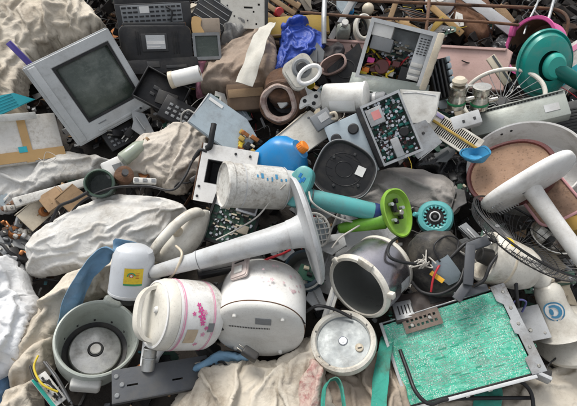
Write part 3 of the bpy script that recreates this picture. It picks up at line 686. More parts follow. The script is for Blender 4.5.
def components(root, w, h, n, seed, z=0.0, smax=.02, hmax=.018):
    """loose populate of a board: chips, capacitors, coils as a few joined parts"""
    rng = random.Random(seed); B = {k: BM() for k in ('chip', 'solder_points', 'capacitors', 'connectors')}
    for _ in range(n):
        x, y = rng.uniform(-.46, .46)*w, rng.uniform(-.46, .46)*h; k = rng.random()
        if k < .35: box(B['chip'], (x, y, z+.002), (rng.uniform(.3, 1)*smax, rng.uniform(.2, .6)*smax, .005))
        elif k < .6: hh = rng.uniform(.3, 1)*hmax; cyl(B['capacitors'], (x, y, z), (x, y, z+hh), rng.uniform(.12, .25)*smax, seg=10)
        elif k < .75: box(B['connectors'], (x, y, z+.004), (rng.uniform(.4, 1.2)*smax, .25*smax, .009), 0, Matrix.Rotation(0, 4, 'Z'))
        else: box(B['solder_points'], (x, y, z+.0015), (rng.uniform(.1, .3)*smax, rng.uniform(.1, .3)*smax, .004))
    for k, m in (('chip', 'chip'), ('solder_points', 'pcbg'), ('capacitors', 'mod'), ('connectors', 'cream')):
        tag(obj(k, B[k], M_[m], root), kind='stuff')

# ------------------------------------------------------------------ television
k = mpp(91, 87, .2); W, H = 87*k, 86*k
M = F(93, 88.5, .2, (.10, -.08, 1), (.89, .455, 0))
t = thing('television', 'silver grey tube television with a dusty dark screen lying tilted', 'television', M)
b = BM(); sx, sy, sw, sh = 7.5*k, 2.5*k, 57*k, 57*k
plate_holes(b, W, H, .045, [(sx, sy, sw, sh)])
bmesh.ops.bevel(b, geom=[e for e in b.edges if e.is_manifold and e.calc_face_angle(0) > .5], offset=.006, segments=3, affect='EDGES')
bez = obj('bezel', b, M_['tvgrey'], t)
b = BM(); n = 18                                            # curved glass, sunk in the frame
g = [[b.verts.new((sx+(i/n-.5)*sw*1.03, sy+(j/n-.5)*sh*1.03, -.010-.022*((2*i/n-1)**2+(2*j/n-1)**2)*.5)) for j in range(n+1)] for i in range(n+1)]
for i in range(n):
    for j in range(n): b.faces.new((g[i][j], g[i+1][j], g[i+1][j+1], g[i][j+1]))
obj('screen', b, M_['glass'], t, ang=180)
b = BM(); plate_holes(b, sw+.006, sh+.006, .010, [(0, 0, sw-.014, sh-.014)])
obj('screen_surround', b, M_['black'], bez, Matrix.Translation((sx, sy, -.004)))
b = BM(); box(b, (-W/2+.028, 0, .003), (.030, H*.93, .010), .004); obj('speaker_strip', b, M_['tvgrey'], bez)
b = BM(); box(b, (sx, -H/2+.020, .002), (sw*.9, .012, .006), .002); obj('control_flap', b, M_['tvgrey'], bez)
b = BM(); cyl(b, (W/2-.055, -H/2+.02, .004), (W/2-.055, -H/2+.02, .0085), .005, seg=14); obj('power_button', b, M_['dgrey'], bez)
b = BM(); box(b, (-W*.12, -H/2+.045, .001), (.035, .0045, .002)); obj('badge', b, M_['mgrey'], bez)
b = BM()
secs = []
for f, s in ((-.046, .985), (-.09, .96), (-.16, .86), (-.24, .62), (-.31, .52), (-.325, .45)):
    secs.append([(x+sx*.2, y, f) for x, y in rrect(W*s, H*s*(.98 if s > .8 else .9), .03*s)])
loft(b, secs); obj('back_shell', b, M_['tvback'], t)

# ------------------------------------------------------------------ open empty rice cooker
k = mpp(98, 338, .1); R = 39*k; D = .150
M = F(98, 337, .12, (.02, .36, .93), (1, 0, 0))
t = thing('rice_cooker', 'open celadon rice cooker shell without its inner pot showing the heating plate', 'rice cooker', M)
b = BM(); lathe(b, [(R*.93, .0), (R*.96, .004), (R, .002), (R*1.01, -.006), (R*1.0, -.03), (R*.97, -.10), (R*.90, -.145), (R*.78, -.16), (0, -.162)], 64)
obj('body', b, M_['celad'], t)
b = BM(); lathe(b, [(R*.935, -.001), (R*.90, -.012), (R*.87, -.06), (R*.84, -.112), (R*.80, -.122), (R*.72, -.124)], 64); obj('inner_wall', b, M_['celad'], t)
b = BM(); lathe(b, [(R*.80, -.118), (R*.74, -.121), (R*.69, -.124), (R*.655, -.120)], 64); obj('rim_gap', b, M_['dgrey'], t)
b = BM(); lathe(b, [(R*.66, -.124), (R*.645, -.113), (R*.62, -.110), (R*.3, -.106), (R*.20, -.106), (R*.185, -.112)], 64); obj('heating_plate', b, M_['alum'], t)
b = BM(); lathe(b, [(0, -.098), (R*.12, -.098), (R*.14, -.101), (R*.14, -.12)], 32); obj('thermostat', b, M_['white'], t)
b = BM(); lathe(b, [(R*.155, -.112), (R*.155, -.1025), (R*.18, -.1025), (R*.18, -.112)], 32); obj('thermostat_ring', b, M_['dgrey'], t)
b = BM()
for a in range(0, 360, 30):
    q = math.radians(a+8); box(b, (math.cos(q)*R*.865, math.sin(q)*R*.865, -.108), (.006, .012, .01), .001, None)
obj('wall_clips', b, M_['dgrey'], t)
for a, nm in ((75, 'hinge'), (263, 'latch')):
    q = math.radians(a); b = BM(); box(b, (0, 0, 0), (.062 if nm == 'hinge' else .085, .030, .035 if nm == 'hinge' else .06), .010, None, 4)
    obj(nm, b, M_['celad' if nm == 'hinge' else 'dwhite'], t, Matrix.Translation((math.cos(q)*R*1.02, math.sin(q)*R*1.02, -.008 if nm == 'hinge' else -.062)) @ Matrix.Rotation(q-math.pi/2, 4, 'Z'))

# ------------------------------------------------------------------ flowered rice cooker lying on its side
k = mpp(178, 317, .14); R = 33.5*k; L = 60*k
M = F(207, 315, .13, (-.86, .02, .50), (.0, 1, 0))
t = thing('rice_cooker', 'white rice cooker with hot pink flowers and pink bands lying on its side', 'rice cooker', M)
b = BM(); lathe(b, [(0, -.012), (R*.72, -.012), (R*.90, -.004), (R*.985, .014), (R, .04), (R*.99, L*.70), (R*.985, L*.74), (R*.95, L*.745), (0, L*.745)], 64); obj('body', b, M_['white'], t)
lid = BM(); lathe(lid, [(R*.95, L*.745), (R*.985, L*.75), (R*.98, L*.82), (R*.93, L*.90), (R*.80, L*.955), (R*.55, L*.985), (R*.5, L*.975), (0, L*.985)], 64)
lo = obj('lid', lid, M_['cream2'], t)
b = BM(); lathe(b, [(R*.90, L*.915), (R*.915, L*.935), (R*.86, L*.945), (R*.84, L*.93)], 64); obj('lid_ring', b, M_['white'], lo)
b = BM(); pts = crom([(-R*.72, 0, L*.93), (-R*.62, 0, L*1.09), (-R*.3, 0, L*1.19), (R*.3, 0, L*1.19), (R*.62, 0, L*1.09), (R*.72, 0, L*.93)], 7)
for p in pts: pass
secs = []
for i, p in enumerate(pts):
    tt = (pts[min(i+1, len(pts)-1)]-pts[max(i-1, 0)]).normalized(); nn = Vector((-tt.z, 0, tt.x)); secs.append([p+nn*a_+Vector((0, c_, 0)) for a_, c_ in ((.005, .016), (.007, 0), (.005, -.016), (-.005, -.016), (-.005, .016))])
loft(b, secs); obj('handle', b, M_['cream2'], lo)
b = BM(); cyl(b, (R*.1, -R*.34, L*.97), (R*.1, -R*.34, L*1.02), R*.1, R*.08, 20, .002); obj('steam_vent', b, M_['dwhite'], lo)
for z0 in (.16, .66):
    b = BM(); cband(b, R*.997, L*z0, L*z0+.0035); cband(b, R*.997, L*z0+.006, L*z0+.0075); obj('pink_band', b, M_['pink'], t)
# local angle that faces the viewer: project the view direction into the frame
def face_ang(M, px, py):
    d = M.to_3x3().transposed() @ lv(px, py, (0, 0, 1)); return math.atan2(d.y, d.x)
fa = face_ang(M, 200, 315)
b = BM(); petals(b, R, fa-.05, L*.40, .014, .3); petals(b, R, fa+.12, L*.43, .011, .9); petals(b, R, fa-.22, L*.38, .009, .1); petals(b, R, fa+.26, L*.46, .008, .5); petals(b, R, fa-.36, L*.30, .007, .5); petals(b, R, fa+.02, L*.54, .007, 1.5); tag(obj('flower_print', b, M_['hotpink'], t), kind='stuff')
b = BM(); petals(b, R, fa-.55, L*.33, .008); petals(b, R, fa+.05, L*.36, .009, .9, lift=.0013); petals(b, R, fa-.9, L*.38, .008, .4); tag(obj('pale_flower_print', b, M_['pink'], t), kind='stuff')
b = BM(); crect(b, R, fa-.62, L*.52, .045, .034); obj('sticker', b, mat('tan_sticker', (.50, .40, .28), .7, .5, (.3, .22, .15), 30), t)
b = BM(); crect(b, R, fa-.35, L*.22, .026, .020); obj('rating_label', b, M_['mgrey'], t)
b = BM(); 
for a in (0, 120, 240): q = math.radians(a); cyl(b, (math.cos(q)*R*.7, math.sin(q)*R*.7, -.022), (math.cos(q)*R*.7, math.sin(q)*R*.7, -.01), .009, seg=12)
obj('feet', b, M_['dgrey'], t)

# ------------------------------------------------------------------ plain white rice cooker showing its base
k = mpp(262, 312, .14); R = 45*k; L = 66*k
M = F(259, 329, .14, (.10, .80, -.585), (1, 0, 0))
t = thing('rice_cooker', 'white rice cooker with faded pink print and a chipped seam showing its base', 'rice cooker', M)
sqr = lambda s, z, p=2.6: [(x, y, z) for x, y in ell(R*s, R*s*.92, 64, 2.25)]
b = BM(); loft(b, [sqr(.97, .002), sqr(1.0, .008), sqr(1.01, .03), sqr(1.0, L*.55), sqr(.985, L*.72), sqr(.94, L*.84), sqr(.82, L*.95), sqr(.6, L*1.01), sqr(.3, L*1.03)]); obj('body', b, M_['white'], t)
b = BM(); loft(b, [sqr(.985, .002), sqr(.99, -.004), sqr(.965, -.010), sqr(.90, -.016), sqr(.7, -.019)]); base_ = obj('base', b, M_['dwhite'], t)
b = BM(); tube(b, [Vector(p)+Vector((0, 0, .0)) for p in sqr(.992, .003)], .0016, 6, True); obj('seam', b, M_['rust'], t)
b = BM(); box(b, (R*.10, -R*.45, -.0205), (.046, .026, .002)); obj('rating_label', b, M_['mgrey'], base_)
b = BM()
for i in range(26): box(b, (-R*.62+i*R*.034, -R*.20-abs(i-13)*.0002, -.019), (.0025, .005, .003))
tag(obj('vent_slots', b, M_['dgrey'], base_), kind='stuff')
for a in (50, 130, 230, 310):
    q = math.radians(a); b = BM(); cyl(b, (math.cos(q)*R*.78, math.sin(q)*R*.74, -.026), (math.cos(q)*R*.78, math.sin(q)*R*.74, -.012), .006, .008, 14, .002); obj('foot', b, M_['dwhite'], base_)
fa = face_ang(M, 262, 290)
hb = Matrix.Rotation(fa-.62, 4, 'Z') @ Matrix.Translation((R*1.0, 0, L*.62)) @ Matrix.Rotation(.12, 4, 'Y')
b = BM(); prism(b, [(y, z) for y, z in rrect(.062, .080, .012)], 0, .014, .004, hb @ Matrix(((0, 0, 1, 0), (1, 0, 0, 0), (0, 1, 0, 0), (0, 0, 0, 1))))
ho = obj('latch_panel', b, mat('ivory_pink', (.62, .53, .49), .4, .3, (.3, .2, .15), 14), t)
b = BM(); box(b, (.016, 0, -.012), (.008, .030, .026), .004, hb); obj('push_button', b, M_['dwhite'], ho)
b = BM(); box(b, (.0135, 0, .018), (.004, .034, .004), 0, hb); obj('slot', b, M_['dgrey'], ho)
b = BM(); rng = random.Random(5)
for _ in range(16): petals(b, R*1.005, fa+rng.uniform(-.1, .95), L*rng.uniform(.30, .68), rng.uniform(.003, .008), rng.random()*3)
obj('faded_print', b, mat('faded_pink', (.66, .45, .48), .5, .2, (.6, .5, .5), 20, bump=0), t)['kind'] = 'stuff'

# ------------------------------------------------------------------ silver rice cooker with its lid thrown open
k = mpp(360, 280, .16); R = 35*k; L = 50*k
M = F(358, 287, .16, (-.58, -.50, .64), (.7, -.7, 0))
t = thing('rice_cooker', 'silver rice cooker tipped towards the detached lid with a dark inside', 'rice cooker', M)
b = BM(); lathe(b, [(R*.97, -.004), (R*.99, -.02), (R*1.0, -L*.35), (R*.985, -L*.7), (R*.95, -L*.86)], 64); obj('body', b, M_['silver'], t)
b = BM(); lathe(b, [(R*.86, .004), (R*.88, .009), (R*.96, .008), (R*1.005, .0), (R*1.01, -.008), (R*.975, -.010)], 64); obj('rim', b, M_['cream2'], t)
b = BM(); lathe(b, [(R*.955, -L*.86), (R*.975, -L*.865), (R*.975, -L*.94), (R*.90, -L*1.02), (R*.5, -L*1.05), (0, -L*1.05)], 64); obj('base', b, M_['cream2'], t)
b = BM(); lathe(b, [(R*.865, .004), (R*.85, -.01), (R*.82, -L*.5), (R*.75, -L*.66), (R*.66, -L*.78), (R*.5, -L*.87), (R*.25, -L*.92), (0, -L*.93)], 64); obj('inner_pot', b, M_['inner'], t, ang=180)
for a, s in ((1.85, (.05, .026, .014)), (3.0, (.022, .02, .012))):
    b = BM(); box(b, (0, 0, 0), s, .004); obj('catch', b, M_['cream2'], t, Matrix.Rotation(a-math.pi/2, 4, 'Z') @ Matrix.Translation((0, R*.97, .006)))
fa = face_ang(M, 370, 270)
b = BM(); crect(b, R*.99, fa-.95, -L*.62, .040, .05); obj('control_label', b, M_['lgrey'], t)
b = BM(); box(b, (0, 0, 0), (.035, .02, .018), .004); obj('hinge', b, M_['cream2'], t, Matrix.Rotation(fa-.75, 4, 'Z') @ Matrix.Translation((R*1.0, 0, -.004)))
ML = rel(M, 343, 341, .12, (-.10, .42, .90), (1, .2, 0)); R2 = 33.5*mpp(343, 341, .12)
b = BM(); lathe(b, [(R2*.80, -.004), (R2*.83, .008), (R2*.90, .013), (R2*.97, .008), (R2*1.0, -.006), (R2*.95, -.025), (R2*.7, -.038), (0, -.044)], 64); lid = obj('lid', b, M_['cream2'], t, ML)
b = BM(); lathe(b, [(R2*.82, -.002), (R2*.79, -.003), (R2*.78, -.006), (R2*.2, -.001), (0, -.001)], 64); obj('steam_plate', b, mat('lid_plate', (.27, .29, .29), .42, .4, (.14, .13, .11), 14, metal=.25), lid)
b = BM(); lathe(b, [(0, .005), (R2*.05, .005), (R2*.055, .002), (R2*.11, .002), (R2*.13, .004), (R2*.145, .0), (R2*.15, -.004)], 32); obj('plate_knob', b, M_['mod'], lid)
b = BM(); lathe(b, [(0, .003), (R2*.09, .003), (R2*.12, .001), (R2*.125, -.004)], 24, Matrix.Translation((R2*.42, -R2*.30, 0))); obj('steam_valve', b, M_['cream'], lid)
b = BM(); box(b, (R2*.43, -R2*.33, .004), (R2*.12, .003, .002)); obj('valve_slot', b, M_['dgrey'], lid)
b = BM()
for a in (150, 205, 232, 60, 20): q = math.radians(a); cyl(b, (math.cos(q)*R2*.86, math.sin(q)*R2*.86, .006), (math.cos(q)*R2*.86, math.sin(q)*R2*.86, .0115), .003, seg=8)
obj('lid_pins', b, M_['dgrey'], lid)

# ------------------------------------------------------------------ circuit board chassis
k = mpp(455, 347, .13); W, H = 124*k, 82*k
M = F(455, 347, .13, (.0, .06, 1), (.962, .272, 0))
t = thing('circuit_board', 'bright green circuit board screwed into an open grey metal chassis', 'circuit board', M)
b = BM(); box(b, (-.006, 0, 0), (W-.01, H-.008, .0026)); brd = obj('board', b, M_['pcbs'], t)
rng = random.Random(3); b = BM(); tr_ = BM(); hl = BM(); cone = BM()
PT = .0026                                                   # pins sit on a 2.6 mm raster, in rows and small blocks
def pad(x, y, s):
    if abs(x) > W*.47 or abs(y) > H*.46: return
    vs = [b.verts.new((x+s*math.cos(a), y+s*math.sin(a), .0014)) for a in (0, 1.05, 2.1, 3.14, 4.19, 5.24)]; tp = b.verts.new((x, y, .0014+s*.9))
    for q in range(6): b.faces.new((vs[q], vs[(q+1) % 6], tp))
for _ in range(210):
    x, y = round(rng.uniform(-.46, .44)*W/PT)*PT, round(rng.uniform(-.45, .45)*H/PT)*PT; n_ = rng.randint(5, 20); rows = rng.choice((1, 1, 2, 2, 3)); v_ = rng.random() < .2
    for i in range(n_):
        for r_ in range(rows):
            px_, py_ = (x+r_*PT*3, y+i*PT) if v_ else (x+i*PT, y+r_*PT*3); pad(px_, py_, rng.uniform(.0008, .0013))
            if r_ == 0 and rng.random() < .45:
                l = PT*rng.randint(2, 6); box(tr_, (px_+(l/2 if v_ else 0), py_+(0 if v_ else l/2), .00135), (l if v_ else .0008, .0008 if v_ else l, .0004))
for _ in range(130): pad(rng.uniform(-.46, .45)*W, rng.uniform(-.45, .45)*H, rng.uniform(.0010, .0020))
for _ in range(24):
    x, y = rng.uniform(-.44, .42)*W, rng.uniform(-.44, .44)*H; l = rng.uniform(.02, .09)
    for q in range(rng.randint(2, 5)): box(tr_, (x, y+q*.0022, .00135), (l, .0009, .0004))
tag(obj('solder_points', b, M_['pcbg'], brd), kind='stuff')
tag(obj('copper_tracks', tr_, mat('masked_track', (.13, .47, .33), .35, .2, (.1, .3, .2), 30, bump=0), brd), kind='stuff')
for x, y in ((-.46, .43), (.44, .43), (-.46, -.43), (.43, -.42), (.0, .05), (-.2, -.3)): box(hl, (x*W, y*H, .0014), (.005, .005, .0004), .001)
tag(obj('fixing_points', hl, M_['mod'], brd), kind='stuff')
b = BM()
for _ in range(16): box(b, (rng.uniform(-.44, .42)*W, rng.uniform(-.44, .44)*H, .0016), (rng.uniform(.01, .04), rng.uniform(.002, .005), .0005))
tag(obj('dark_fields', b, mat('dark_mask', (.02, .24, .15), .4, .3, (.05, .3, .2), 30, bump=0), brd), kind='stuff')
ch = M_['metal']
b = BM(); box(b, (0, 0, -.045), (W+.008, H+.006, .003), .001); obj('chassis_floor', b, ch, t)
b = BM(); box(b, (-W/2-.002, 0, -.016), (.010, H+.012, .056), .002); obj('chassis_wall', b, M_['lgrey'], t)
b = BM(); box(b, (-W*.02, -H/2-.006, -.020), (W*.98, .010, .058), .002); obj('chassis_wall', b, M_['lgrey'], t)
b = BM(); box(b, (-W*.02, H/2+.004, -.020), (W*.98, .004, .052), .001); obj('chassis_wall', b, ch, t)
b = BM(); box(b, (-.01, -H/2+.002, .004), (W*.94, .005, .004), .001); obj('edge_rail', b, M_['black'], t)
b = BM(); box(b, (W/2-.004, H*.02, -.018), (.004, H*1.0, .056)); 
plate = [(-.012, -H/2), (.022, -H/2), (.022, H/2+.01), (-.02, H/2+.01), (-.02, H*.36), (-.006, H*.30), (-.006, H*.12), (-.012, H*.10), (-.012, -H*.04), (-.004, -H*.06), (-.004, -H*.30), (-.018, -H*.32), (-.018, -H/2)]
prism(b, [(W/2-.004+x, y) for x, y in plate], .008, .011, .0008); obj('side_flange', b, ch, t)
b = BM()
for y in (-.43, -.22, .05, .24, .44): screw(b, (W/2+.004, y*H, .0115), .005)
obj('screws', b, M_['chrome'], t)
b = BM()
for x, y in ((-.3, -.54), (.12, -.54), (-.05, -.54)): box(b, (x*W, y*H, .004), (.012, .008, .006), .001)
obj('fixing_tabs', b, M_['chrome'], t)
# perforated bracket over the upper edge of the board
pm = M_['card']; brm = mat('brown_bracket', (.20, .155, .125), .5, .4, (.08, .06, .045), 16, metal=.3)
b = BM(); w2, h2 = 39*k, 17*k
plate_holes(b, w2, h2, .0025, [((i-3)*w2*.12, (j-.5)*h2*.36, w2*.07, h2*.16) for i in range(7) for j in range(2)])
br = obj('perforated_bracket', b, brm, t, Matrix.Translation((-W*.17, H*.40, .012)))
b = BM()
for i, j in ((-.28, -.1), (.22, .05)): screw(b, (w2*i, h2*j, .001), .007)
obj('bracket_screws', b, M_['chrome'], br)
# dark fan box behind the chassis
M2 = F(430, 303, .11, (0, .45, .89), (.962, .272, 0))
t2 = thing('power_unit', 'dark brown power unit with vent slots behind the green circuit board', 'power unit', M2)
b = BM(); box(b, (0, 0, -.03), (80*k, 30*k, .08), .003); obj('case', b, mat('brown_black', (.055, .045, .042), .55, .5, (.10, .07, .05), 14, metal=.3), t2)
b = BM(); box(b, (-29*k, -3*k, .0115), (20*k, 20*k, .003), .001); pl = obj('vent_plate', b, M_['metal'], t2)
b = BM()
for i in range(5): box(b, (-34*k+i*.011, -3*k, .0125), (.004, .030, .003))
obj('vent_slots', b, M_['black'], pl)
b = BM(); box(b, (8*k, 2*k, .0115), (.05, .03, .002)); obj('label', b, M_['chip'], t2)
# plate at the right of the board
M2 = F(528, 324, .12, (.05, .15, 1), (.97, .22, 0)); kk = mpp(528, 324, .12)
t2 = thing('metal_plate', 'small flat light grey metal plate beside the green circuit board', 'plate', M2)
b = BM(); box(b, (0, 0, 0), (31*kk, 33*kk, .006), .002); pl = obj('panel', b, M_['lgrey'], t2)
b = BM(); screw(b, (.0, -.02, .004), .006); screw(b, (-.03, .035, .004), .004); screw(b, (.035, -.035, .004), .004); obj('screws', b, M_['chrome'], pl)
b = BM(); box(b, (-15*kk, 5*kk, .004), (.012, .03, .012), .002); obj('tab', b, M_['lgrey'], t2)
M2 = F(536, 371, .10, (.3, .3, .9), (.9, -.4, 0))
t2 = thing('plug_block', 'small black and grey plug block at the corner of the circuit board', 'plug', M2)
b = BM(); box(b, (0, 0, 0), (.075, .032, .04), .005); obj('block', b, M_['dgrey'], t2)
b = BM(); box(b, (.004, -.012, .003), (.072, .012, .042), .003); obj('face', b, M_['lgrey'], t2)
# ------------------------------------------------------------------ pedestal fans and other middle-sized appliances
def fan_base(b, R, hgt, p=2.0, neck=.3):
    lathe(b, [(0, -.004), (R*.80, -.004), (R*.84, .006), (R*.93, .0), (R*.985, .004), (R, .012), (R*.97, .022), (R*.85, .034), (R*.6, .05), (R*neck*1.3, hgt*.75), (R*neck, hgt)], 72)
# grey fan base and tapering pole across the middle
k = mpp(300, 230, .24); R = 54*k
M = F(307, 230, .27, (-.955, -.26, .10), (-.26, .945, 0))
t = thing('fan_stand', 'pale grey fan stand with a tapering pole and a dish base turned on edge', 'fan stand', M)
b = BM(); lathe(b, [(0, -.022), (R*.5, -.020), (R*.85, -.012), (R*.97, -.004), (R, .004), (R*.985, .009), (R*.93, .007), (R*.75, .006), (R*.42, .009), (R*.31, .018), (R*.275, .04), (R*.26, .06)], 72); obj('dish_base', b, M_['lgrey'], t)
tip = M.inverted() @ P(151, 273, .22); d = tip.normalized(); Lp = tip.length
b = BM(); lathe(b, [(R*.275, 0), (R*.265, Lp*.05), (R*.225, Lp*.25), (R*.17, Lp*.7), (R*.168, Lp*.71), (R*.155, Lp*.72), (R*.12, Lp*.97), (R*.10, Lp)], 36, d.to_track_quat('Z', 'Y').to_matrix().to_4x4(), 1, 1, False, True); po = obj('pole', b, M_['lgrey'], t)
b = BM(); q = d*Lp*.70; tube(b, [q+(d.to_track_quat('Z', 'Y') @ Vector((math.cos(a)*R*.172, math.sin(a)*R*.172, 0))) for a in [i*math.pi/12 for i in range(24)]], .0012, 6, True); obj('joint_line', b, M_['mgrey'], po)
b = BM(); cyl(b, d*(Lp-.012), d*(Lp+.03), .016, .014, 16, .002); obj('socket', b, M_['mgrey'], po)
# motor pot with yellow sticker
k = mpp(130, 272, .16); R = 20*k; L = 48*k
M = F(130, 293, .17, (.03, .90, .42), (1, 0, 0))
t = thing('motor_pot', 'glossy white motor pot with a yellow sticker below the blue strap', 'motor housing', M)
b = BM(); lathe(b, [(R*.88, -.004), (R*.98, .0), (R, .008), (R*.985, L*.55), (R*.95, L*.78), (R*.83, L*.92), (R*.55, L*1.0), (0, L*1.02)], 56, None, 1, .85); sh_ = obj('shell', b, mat('grey_white_plastic', (.54, .56, .58), .32, .2, (.2, .17, .13), 9, bump=.02), t)
b = BM(); lathe(b, [(0, -.035), (R*.35, -.034), (R*.5, -.02), (R*.84, -.010), (R*.9, -.002)], 32, None, 1, .85); obj('underside', b, M_['black'], t)
b = BM(); lathe(b, [(R*.99, .001), (R*1.015, .003), (R*1.01, .009), (R*.985, .010)], 56, None, 1, .85); obj('bottom_rim', b, M_['lgrey'], t)
fa = -math.pi/2+.06; Rs = R*.86
def stick(pts, m, lift, zc, ac=fa):
    b = BM(); vs = []
    for s, z_ in pts: vs.append(b.verts.new(((R+lift)*math.cos(ac+s/R), (R*.85+lift)*math.sin(ac+s/R), zc+z_)))
    b.faces.new(vs); return b
zc = L*.50; sw = 17*k; shh = 15*k
def rectpts(x0, x1, z0, z1, n=8): return [(x0+(x1-x0)*i/n, z0) for i in range(n+1)]+[(x1-(x1-x0)*i/n, z1) for i in range(n+1)]
st = obj('sticker', stick(rectpts(-sw/2, sw/2, -shh/2, shh/2), 0, .0006, zc), M_['yellow'], sh_)
obj('sticker_band', stick(rectpts(-sw/2, sw/2, -shh/2-.006, -shh/2), 0, .0006, zc), mat('sticker_green', (.05, .28, .12), .5, .2, (.1, .2, .1), 20, bump=0), st)
for (r0, r1, mm, dx) in ((.0, .006, 'red', -.006), (.0085, .0125, 'sgreen', -.006), (.0, .0035, 'paper', -.006)):
    mm_ = MATS['sticker_green'] if mm == 'sgreen' else M_[mm]
    if r0 == 0: pts = [(dx+r1*math.cos(a), r1*math.sin(a)+.002) for a in [i*math.pi/9 for i in range(18)]]
    else: pts = [(dx+r1*math.cos(a), r1*math.sin(a)) for a in [.2+i*(math.pi-.1)/10 for i in range(11)]]+[(dx+r0*math.cos(a), r0*math.sin(a)) for a in [math.pi+.1-i*(math.pi-.1)/10 for i in range(11)]]
    obj('sticker_mark', stick(pts, 0, .0010 if mm != 'paper' else .0013, zc), mm_, st)
b = BM()
for i in range(4): cpatch(b, R*.0+R, fa, zc, [(.006, .009-i*.005), (.016, .009-i*.005), (.016, .0105-i*.005), (.006, .0105-i*.005)], .0011, Matrix.Diagonal((1, .855, 1, 1)))
obj('sticker_print', b, M_['red'], st)
b = BM(); cyl(b, (R*.9, 0, L*.42), (R*1.28, -.004, L*.44), .022, .02, 20, .003); obj('side_socket', b, M_['lgrey'], t)

# white fan base with pole at the tub
k = mpp(525, 185, .26); R = 44*k
M = F(526, 182, .28, (.53, -.76, .37), (.82, .57, 0))
t = thing('fan_stand', 'clean white fan stand with an oblong base resting across the enamel tub', 'fan stand', M)
b = BM(); loft(b, [[(x, y, z) for x, y in ell(R*1.06*s, R*.56*s, 64, 3.0)] for s, z in ((.9, -.006), (.985, -.004), (1.0, .0), (1.0, .010), (.97, .018), (.86, .026), (.5, .034), (.1, .036))]); bs = obj('oblong_base', b, M_['white'], t)
tip = M.inverted() @ P(606, 292, .20); o0 = Vector((0, 0, .02)); d = (tip-o0)
b = BM(); lathe(b, [(R*.22, 0), (R*.19, .04), (R*.175, .12), (R*.175, d.length)], 36, Matrix.Translation(o0) @ d.to_track_quat('Z', 'Y').to_matrix().to_4x4(), cap1=True); obj('pole', b, M_['white'], t)
b = BM()
for i in range(9):
    box(b, (-R*.86+i*R*.055, -R*.1, .030), (.003, R*.7, .003))
tag(obj('base_ribs', b, M_['lgrey'], bs), kind='stuff')
b = BM(); box(b, (-R*.10, R*.12, .0355), (.03, .006, .002)); obj('base_badge', b, M_['mgrey'], bs)

# enamel tub and the speckled lid inside it
k = mpp(522, 165, .12); R = 52*k
M = F(523, 163, .17, (-.16, .40, .90), (1, 0, 0))
t = thing('tub', 'round white enamel tub holding the speckled lid and a fan base', 'tub', M)
S_ = .86
b = BM(); lathe(b, [(R*.955, .004), (R*.985, .007), (R*1.0, .002), (R*.99, -.008), (R*.97, -.03), (R*.955, -.13), (R*.90, -.155), (0, -.16)], 72, None, 1, S_); obj('shell', b, M_['white'], t)
b = BM(); lathe(b, [(R*.957, .003), (R*.945, -.005), (R*.93, -.12), (R*.86, -.145), (0, -.147)], 72, None, 1, S_); obj('inner_wall', b, M_['white'], t)
b = BM()
for a in (106, 117): q = math.radians(a); p = Vector((math.cos(q)*R*.937, math.sin(q)*R*.937*S_, -.030)); d = Vector((-math.cos(q), -math.sin(q), 0)); cyl(b, p-d*.002, p+d*.0015, .005, seg=12)
obj('rivet_holes', b, M_['black'], t)
k = mpp(512, 175, .2); 
M = F(510, 173, .20, (-.22, .30, .93), (.97, .25, 0))
t = thing('pan_lid', 'maroon rimmed lid with a speckled brown liner inside the enamel tub', 'lid', M)
a_, c_ = 42*k, 34*k
o2 = lambda s, z: [(x, y, z) for x, y in ell(a_*s, c_*s, 64, 2.15)]
b = BM(); loft(b, [o2(.88, .004), o2(.91, .012), o2(.97, .012), o2(1.0, .004), o2(.99, -.02), o2(.93, -.034), o2(.5, -.036)], cap0=False); obj('rim', b, M_['maroon'], t)
b = BM(); loft(b, [o2(.885, .004), o2(.84, .001), o2(.5, -.003), o2(.1, -.004)], cap0=False); obj('liner', b, M_['speck'], t)
b = BM(); box(b, (-.03, -c_*.45, .004), (.022, .018, .014), .003); obj('knob_clip', b, M_['black'], t)
M2 = F(550, 200, .21, (.1, .3, .94), (.8, .55, 0)); kk = mpp(550, 200, .2)
t2 = thing('tray', 'tan speckled tray with a pink edge under the white fan pole', 'tray', M2)
b = BM(); prism(b, rrect(42*kk, 44*kk, .03), -.006, 0, .002); obj('tray_floor', b, M_['speck'], t2)
b = BM(); tube(b, [(x, y, .002) for x, y in rrect(42*kk, 44*kk, .03)], .005, 8, True); obj('tray_edge', b, mat('pale_pink', (.55, .28, .28), .5, .3, (.3, .2, .2), 12), t2)

# ------------------------------------------------------------------ tipped desk fan with wire guard
k = mpp(528, 240, .22); R = 58*k
fx = (.61, .75, .26)
M = F(529, 233, .28, fx, (.77, -.63, 0))
t = thing('desk_fan', 'cream desk fan tipped over with a dark bent wire guard', 'fan', M)
gd = BM(); lathe(gd, [(R-.0038, 0), (R, .0038), (R+.0038, 0), (R, -.0038), (R-.0038, 0)], 96); guard = obj('guard_rim', gd, M_['black'], t)
def wpts(dz):
    r0 = R*.17; return crom([(R, 0, 0), (R*.96, 0, -dz*.45), (R*.78, 0, -dz*.85), (R*.5, 0, -dz), (r0, 0, -dz*1.02)], 4)
b = BM(); tube(b, wpts(.05), .0010, 5); wm = me_from(b, M_['dmetal'], 'guard_wire', 60)
for i in range(64):
    o = bpy.data.objects.new('guard_wire', wm); col.objects.link(o); o.parent = guard
    o.matrix_local = Matrix.Rotation(2*math.pi*i/64+random.Random(i).uniform(-.02, .02), 4, 'Z')
for rr, zz in ((.93, -.030), (.70, -.0466), (.45, -.0508), (.19, -.0511)):
    b = BM(); tube(b, [(math.cos(a)*R*rr, math.sin(a)*R*rr, zz) for a in [i*math.pi/32 for i in range(64)]], .0016, 6, True); obj('guard_ring', b, M_['black'], guard)
